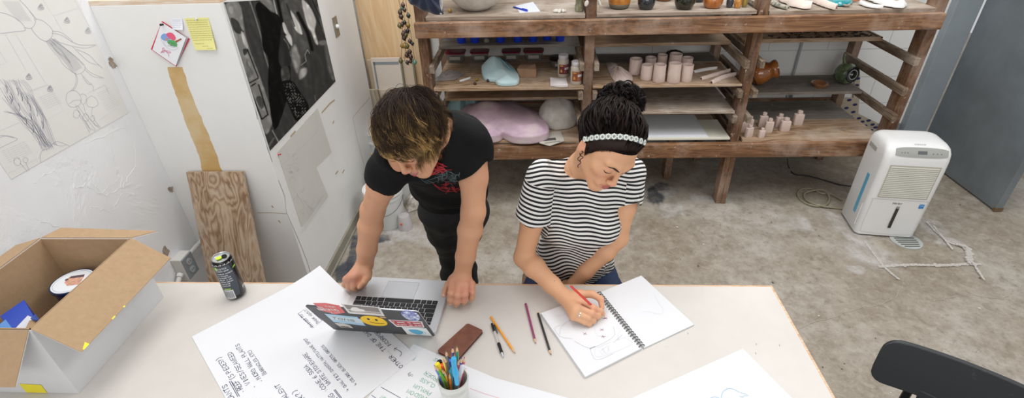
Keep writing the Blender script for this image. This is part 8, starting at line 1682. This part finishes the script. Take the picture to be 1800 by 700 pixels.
SC_ = np.zeros((len(P), 4), np.float32); SC_[:, 0] = ts_ / .0150 / 10 + 10; SC_[:, 1] = np.where(m1 > m2, t1_, t2_) / .0150 / 10 + 10; SC_[:, 2] = np.clip(.5 + np.maximum(m1, m2) * 25, 0, 1); SC_[:, 3] = 1; setcol(shirt, SC_, 'st')
# neckline edge
# jeans and shoes and stool
F = Sdf(); F.k = .035; JN = mat('navy_denim', '1e2f4f', .8, 0, .25, 60, .2, 300)
F.loft([(HIP + V3(0, .0, .04), .135, .105, (1, 0, 0)), (HIP + V3(0, .0, -.04), .155, .115, (1, 0, 0))], .04); LG = []
for s in (-1, 1):
    hp = HIP + V3(s * .092, -.02, -.01); kn = V3(HIP[0] - .01 + s * .19, 1.24, .540); an = V3(HIP[0] + s * .15, 1.27, .11); LG.append(an); F.chain([hp, hp * .5 + kn * .5, kn], [.088, .078, .062], .035); F.chain([kn, kn * .6 + an * .4, an], [.06, .055, .042], .02)
F.cut((0, 0, .095), (0, 0, -1), .004); F.warp(lambda P: .002 * np.sin(P[:, 1] * 70 + 3 * np.sin(P[:, 0] * 40)))
solid('jeans', F, (-.15, 1.05, .07), (.42, 1.8, .73), .006, JN, wom, it=1)
for an in LG: shoe(an, (0, -1), wom, '5a4a3e')
stl = thing('stool', 'low brown wooden stool under the seated person', 'stool', (.12, 1.58, 0)); WD = wood('stool_wood', '4f3826', '6b4e36', '7d6046', 0, 2, 50)
mb = MB(); mb.slab(roundpoly([V3(x, y, .405) for x, y in ((-.075, 1.40), (.33, 1.40), (.33, 1.78), (-.075, 1.78))], .06), (0, 0, 1), .03); mb.build('seat', WD, stl, smooth=False, bevel=.006)
for x in (-.04, .29):
    for y in (1.44, 1.74): mb = MB(); mb.obox((x + (.02 if x > .1 else -.02), y, 0), (x, y, .405), .032, .032); mb.build('leg', WD, stl, smooth=False, bevel=.003)
# hair of the seated person
rn = np.random.RandomState(5); SL = []; CO = []
bunC = att(1091, 180, 1.475); blc = wR_.T @ (bunC - wH) / .93
def wden(v): return not (v[1] > .50 and v[2] < .37) and v[2] > -.55 and not (v[1] > .20 and v[2] < .0)
k = 0; el0 = V3(.078, .098, .086); oc0 = V3(0, -.016, .030)
WS = .93; tt16 = np.linspace(0, 1, 16)
while k < 720:
    v = unit(rn.randn(3))
    if not wden(v): continue
    k += 1; p0 = oc0 + el0 * v; tb = unit(blc - oc0); v1 = unit(tb + .30 * unit(rn.randn(3))); o1 = .004 + .022 * rn.rand() ** .7; n = 16; pts = []; ph = rn.rand() * 6.28; ax = unit(np.cross(v, tb) + .2 * rn.randn(3)); A = .003 + .0045 * rn.rand(); wn_ = 11 + 14 * rn.rand(); fr = v[1] > .30
    for i in range(n):
        t = i / (n - 1); t = .24 + .76 * t if fr else t; q = unit(v * (1 - t) + v1 * t); rise = min(1, max(0, (t - (.24 if fr else .02)) / .22)); rise = rise * rise * (3 - 2 * rise); off = .0016 + o1 * rise * math.sin(min(1, .25 + t * .6) * PI * .75); p = oc0 + (el0 + off) * q; wv_ = A * rise; p = p + ax * wv_ * math.sin(ph + t * wn_) + q * wv_ * .7 * math.cos(ph + t * wn_ * 1.2); pts.append(p)
    pts = np.array(pts); cb_ = ['1c1312', '231815', '2f211c', '1b1211', '281b18'][rn.randint(5)]
    for m_ in range(12):
        of = rn.randn(3) * (.0035 if not fr else .0022); of2 = rn.randn(3) * .0012; q = pts + of * (1 - .75 * np.sin(tt16 * PI))[:, None] * np.where(tt16 < .3, .45, .6)[:, None] + of2 * np.sin(tt16 * 5 + rn.rand() * 6)[:, None]
        SL.append((wH + (q @ wR_.T) * WS, np.full(n, .00042 + .0002 * rn.rand()))); b = np.array(lin(cb_)) * (.75 + .45 * rn.rand()); b[3] = 1; CO.append(np.tile(b, (n, 1)))
for k in range(400):          # the curls of the bun, each a lock of several hairs
    d = unit(rn.randn(3)); c0 = bunC + (CXv * d[0] * .058 + CDv * d[1] * .046 + CTv * d[2] * .048) * (.72 + .34 * rn.rand()); r = .008 + .009 * rn.rand(); x, y, t_ = frame(unit(rn.randn(3))); ph = rn.rand() * 6.28; tn = .7 + rn.rand() * .9; hx_ = ['171011', '201718', '2b1f1e', '120d0e'][rn.randint(4)]
    for m_ in range(8):
        o3 = rn.randn(3) * .0013; pts = np.array([c0 + o3 + (x * math.cos(ph + i / 15 * tn * 6.28) + y * math.sin(ph + i / 15 * tn * 6.28)) * (r + o3[0]) + t_ * (i / 15 - .5) * .03 for i in range(16)]); SL.append((pts, np.full(16, .0006 + .0004 * rn.rand()))); b = np.array(lin(hx_)) * (.7 + .7 * rn.rand()); b[3] = 1; CO.append(np.tile(b, (16, 1)))
for a, b, L_ in ((1022, 276, 9), (1018, 280, 13), (1126, 256, 8)):   # loose ringlets at the ears
    q0 = att(a, b - 10, 1.42); n = 16; SL.append((np.array([q0 + CDv * (i * .0001 * L_ * 2) + CXv * .0045 * math.sin(i * .8) + CTv * .004 * math.cos(i * .8) for i in range(n)]), np.full(n, .0013))); bb = np.array(lin('241815')); bb[3] = 1; CO.append(np.tile(bb, (n, 1)))
hair = strands('hair', SL, HM, wom, CO)
F = Sdf(); F.k = .012; F.ell(wH + wR_ @ V3(0, -.018, .034) * WS, (.0735, .092, .0815), wR_); F.ell(wH + wR_ @ V3(0, -.035, -.005) * WS, (.070, .072, .065), wR_, .02); F.ell(bunC, (.050, .033, .040), np.stack([CXv, CDv, CTv], 1), .02); F.cap(wH + wR_ @ (blc * .6), bunC, .042, .038, .02)
F.cut(wH + wR_ @ V3(0, .067, .050) * WS, wR_ @ V3(0, .80, -.60), .01); F.cut(wH + wR_ @ V3(0, -.01, -.045) * WS, wR_ @ V3(0, .35, -1), .01)
_o, Pb, Qb = solid('hair_base', F, wH - .22, wH + .24, .004, mat('hair_root_dark', '17100f', .95, spec=.05), hair, it=1)
# fine hair combed straight back from the forehead under the band
Tb = bvh(Pb, Qb); SF, CF = [], []
for k in range(2400):
    x0 = rn.uniform(1027, 1127); yb = 243 + 7 * max(0, (x0 - 1085) / 42) ** 2 + 2 * abs(x0 - 1078) / 50; y0 = 263 + rn.uniform(-6, 4.5) + (9 * max(0, (1046 - x0) / 19) ** 1.5) - 2 * max(0, (x0 - 1110) / 15); x1 = 1084 + (x0 - 1084) * (.86 + .06 * rn.rand()); pts = []
    for i in range(9):
        t = i / 8; a, b = x0 + (x1 - x0) * t + 1.2 * math.sin(t * 5 + k) * t, y0 + (yb - 4 - y0) * t; hs = [h for h in (hit(Tb, a, b, .0016)[0], hit(Tw, a, b, .0006)[0]) if h is not None]
        if hs: pts.append(min(hs, key=lambda h: np.linalg.norm(h - V3(0, 0, CAMZ))))
    if len(pts) == 9 and max(np.linalg.norm(pts[i + 1] - pts[i]) for i in range(8)) < .02: SF.append((np.array(pts), np.array([.00012] + [.0003] * 8))); b_ = np.array(lin('2c1d17')) * (.7 + .6 * rn.rand()); b_[3] = 1; CF.append(np.tile(b_, (9, 1)))
strands('hairline', SF, HM, hair, CF)
# headband of white flowers on navy: an arc over the hair
hbp = []; hc = wH + wR_ @ oc0 * WS
for a, b in [(p[0], p[1]) for p in smooth_line([(1033, 244.5, 0), (1045, 242.5, 0), (1062, 241, 0), (1080, 240.5, 0), (1098, 242, 0), (1113, 245, 0), (1126, 250, 0)], 6)]:
    q, _n = hit(Tb, a, b, .0095)
    if q is not None: hbp.append(q)
hbp = [hbp[0] + (hbp[0] - hbp[2]) * .5 - CTv * .012, hbp[0] + (hbp[0] - hbp[2]) * .3 - CTv * .004] + hbp + [hbp[-1] - CTv * .010 + (hbp[-1] - hbp[-3]) * .2, hbp[-1] - CTv * .025 + (hbp[-1] - hbp[-3]) * .2]; nH = len(hbp)
bnd = MB(); ns_ = [unit(p - hc) for p in hbp]; vs = []
for i, p in enumerate(hbp): t = unit(hbp[min(i + 1, nH - 1)] - hbp[max(i - 1, 0)]); s_ = unit(np.cross(ns_[i], t)) * .0066; vs += [p - s_, p + s_, p + s_ - ns_[i] * .004, p - s_ - ns_[i] * .004]
bnd.add(vs, [(4 * i + j, 4 * i + 4 + j, 4 * i + 4 + (j + 1) % 4, 4 * i + (j + 1) % 4) for i in range(nH - 1) for j in range(4)]); hbnd = bnd.build('headband', mat('band_navy', '7d8b98', .8), wom, angle=60)
for i in range(2, nH - 2, 3):
    p, nn_ = hbp[i], ns_[i]; x, y, t = frame(nn_); mb = MB()
    for j in range(8): a_ = j * 2 * PI / 8; mb.ball(p + (x * math.cos(a_) + y * math.sin(a_)) * .0054 + nn_ * .0018, (.0030, .0030, .002), 6, 4, np.stack([x, y, t], 1))
    mb.build('flower', mat('band_white', 'dcdfd6', .7), hbnd)
    mb = MB(); mb.ball(p + nn_ * .0015, .0024, 8, 5); mb.build('flower_centre', mat('band_stone', '8f979f', .4), hbnd)
# earring, necklace, ring, and the red pencil she holds
surf_strokes('necklace', Tw, [[(1001, 272), (1000, 285), (1003, 300), (1009, 312), (1018, 322)]], mat('chain_silver', 'b9b2a8', .3, .6), wom, .0012, .001)
rc = Z(1034, 560, .787) * .35 + Z(1010, 550, .800) * .65; rd = unit(Z(1034, 560, .787) - Z(1010, 550, .800)); mb = MB(); mb.lathe([(.0098, -.002), (.0108, -.0015), (.0108, .0015), (.0098, .002)], rc, 24, rd, cap=(False, False)); mb.build('ring', mat('ring_silver', 'c9ccd0', .2, .9), wom)
tp = onz(1064, 559, TZ + .0085); top = att(1004, 505, 1.0); 
bst = min(np.linspace(.8, 1.8, 400), key=lambda t: abs(np.linalg.norm(att(1003, 503, t) - tp) - .168) + (0 if att(1003, 503, t)[2] > .79 else 9)); top = att(1003, 503, bst)
pencil(top, tp, 'd63a30', 'bright red coloured pencil held in the drawing hand', 'c0392f', r=.0037, stripe='d63a30')
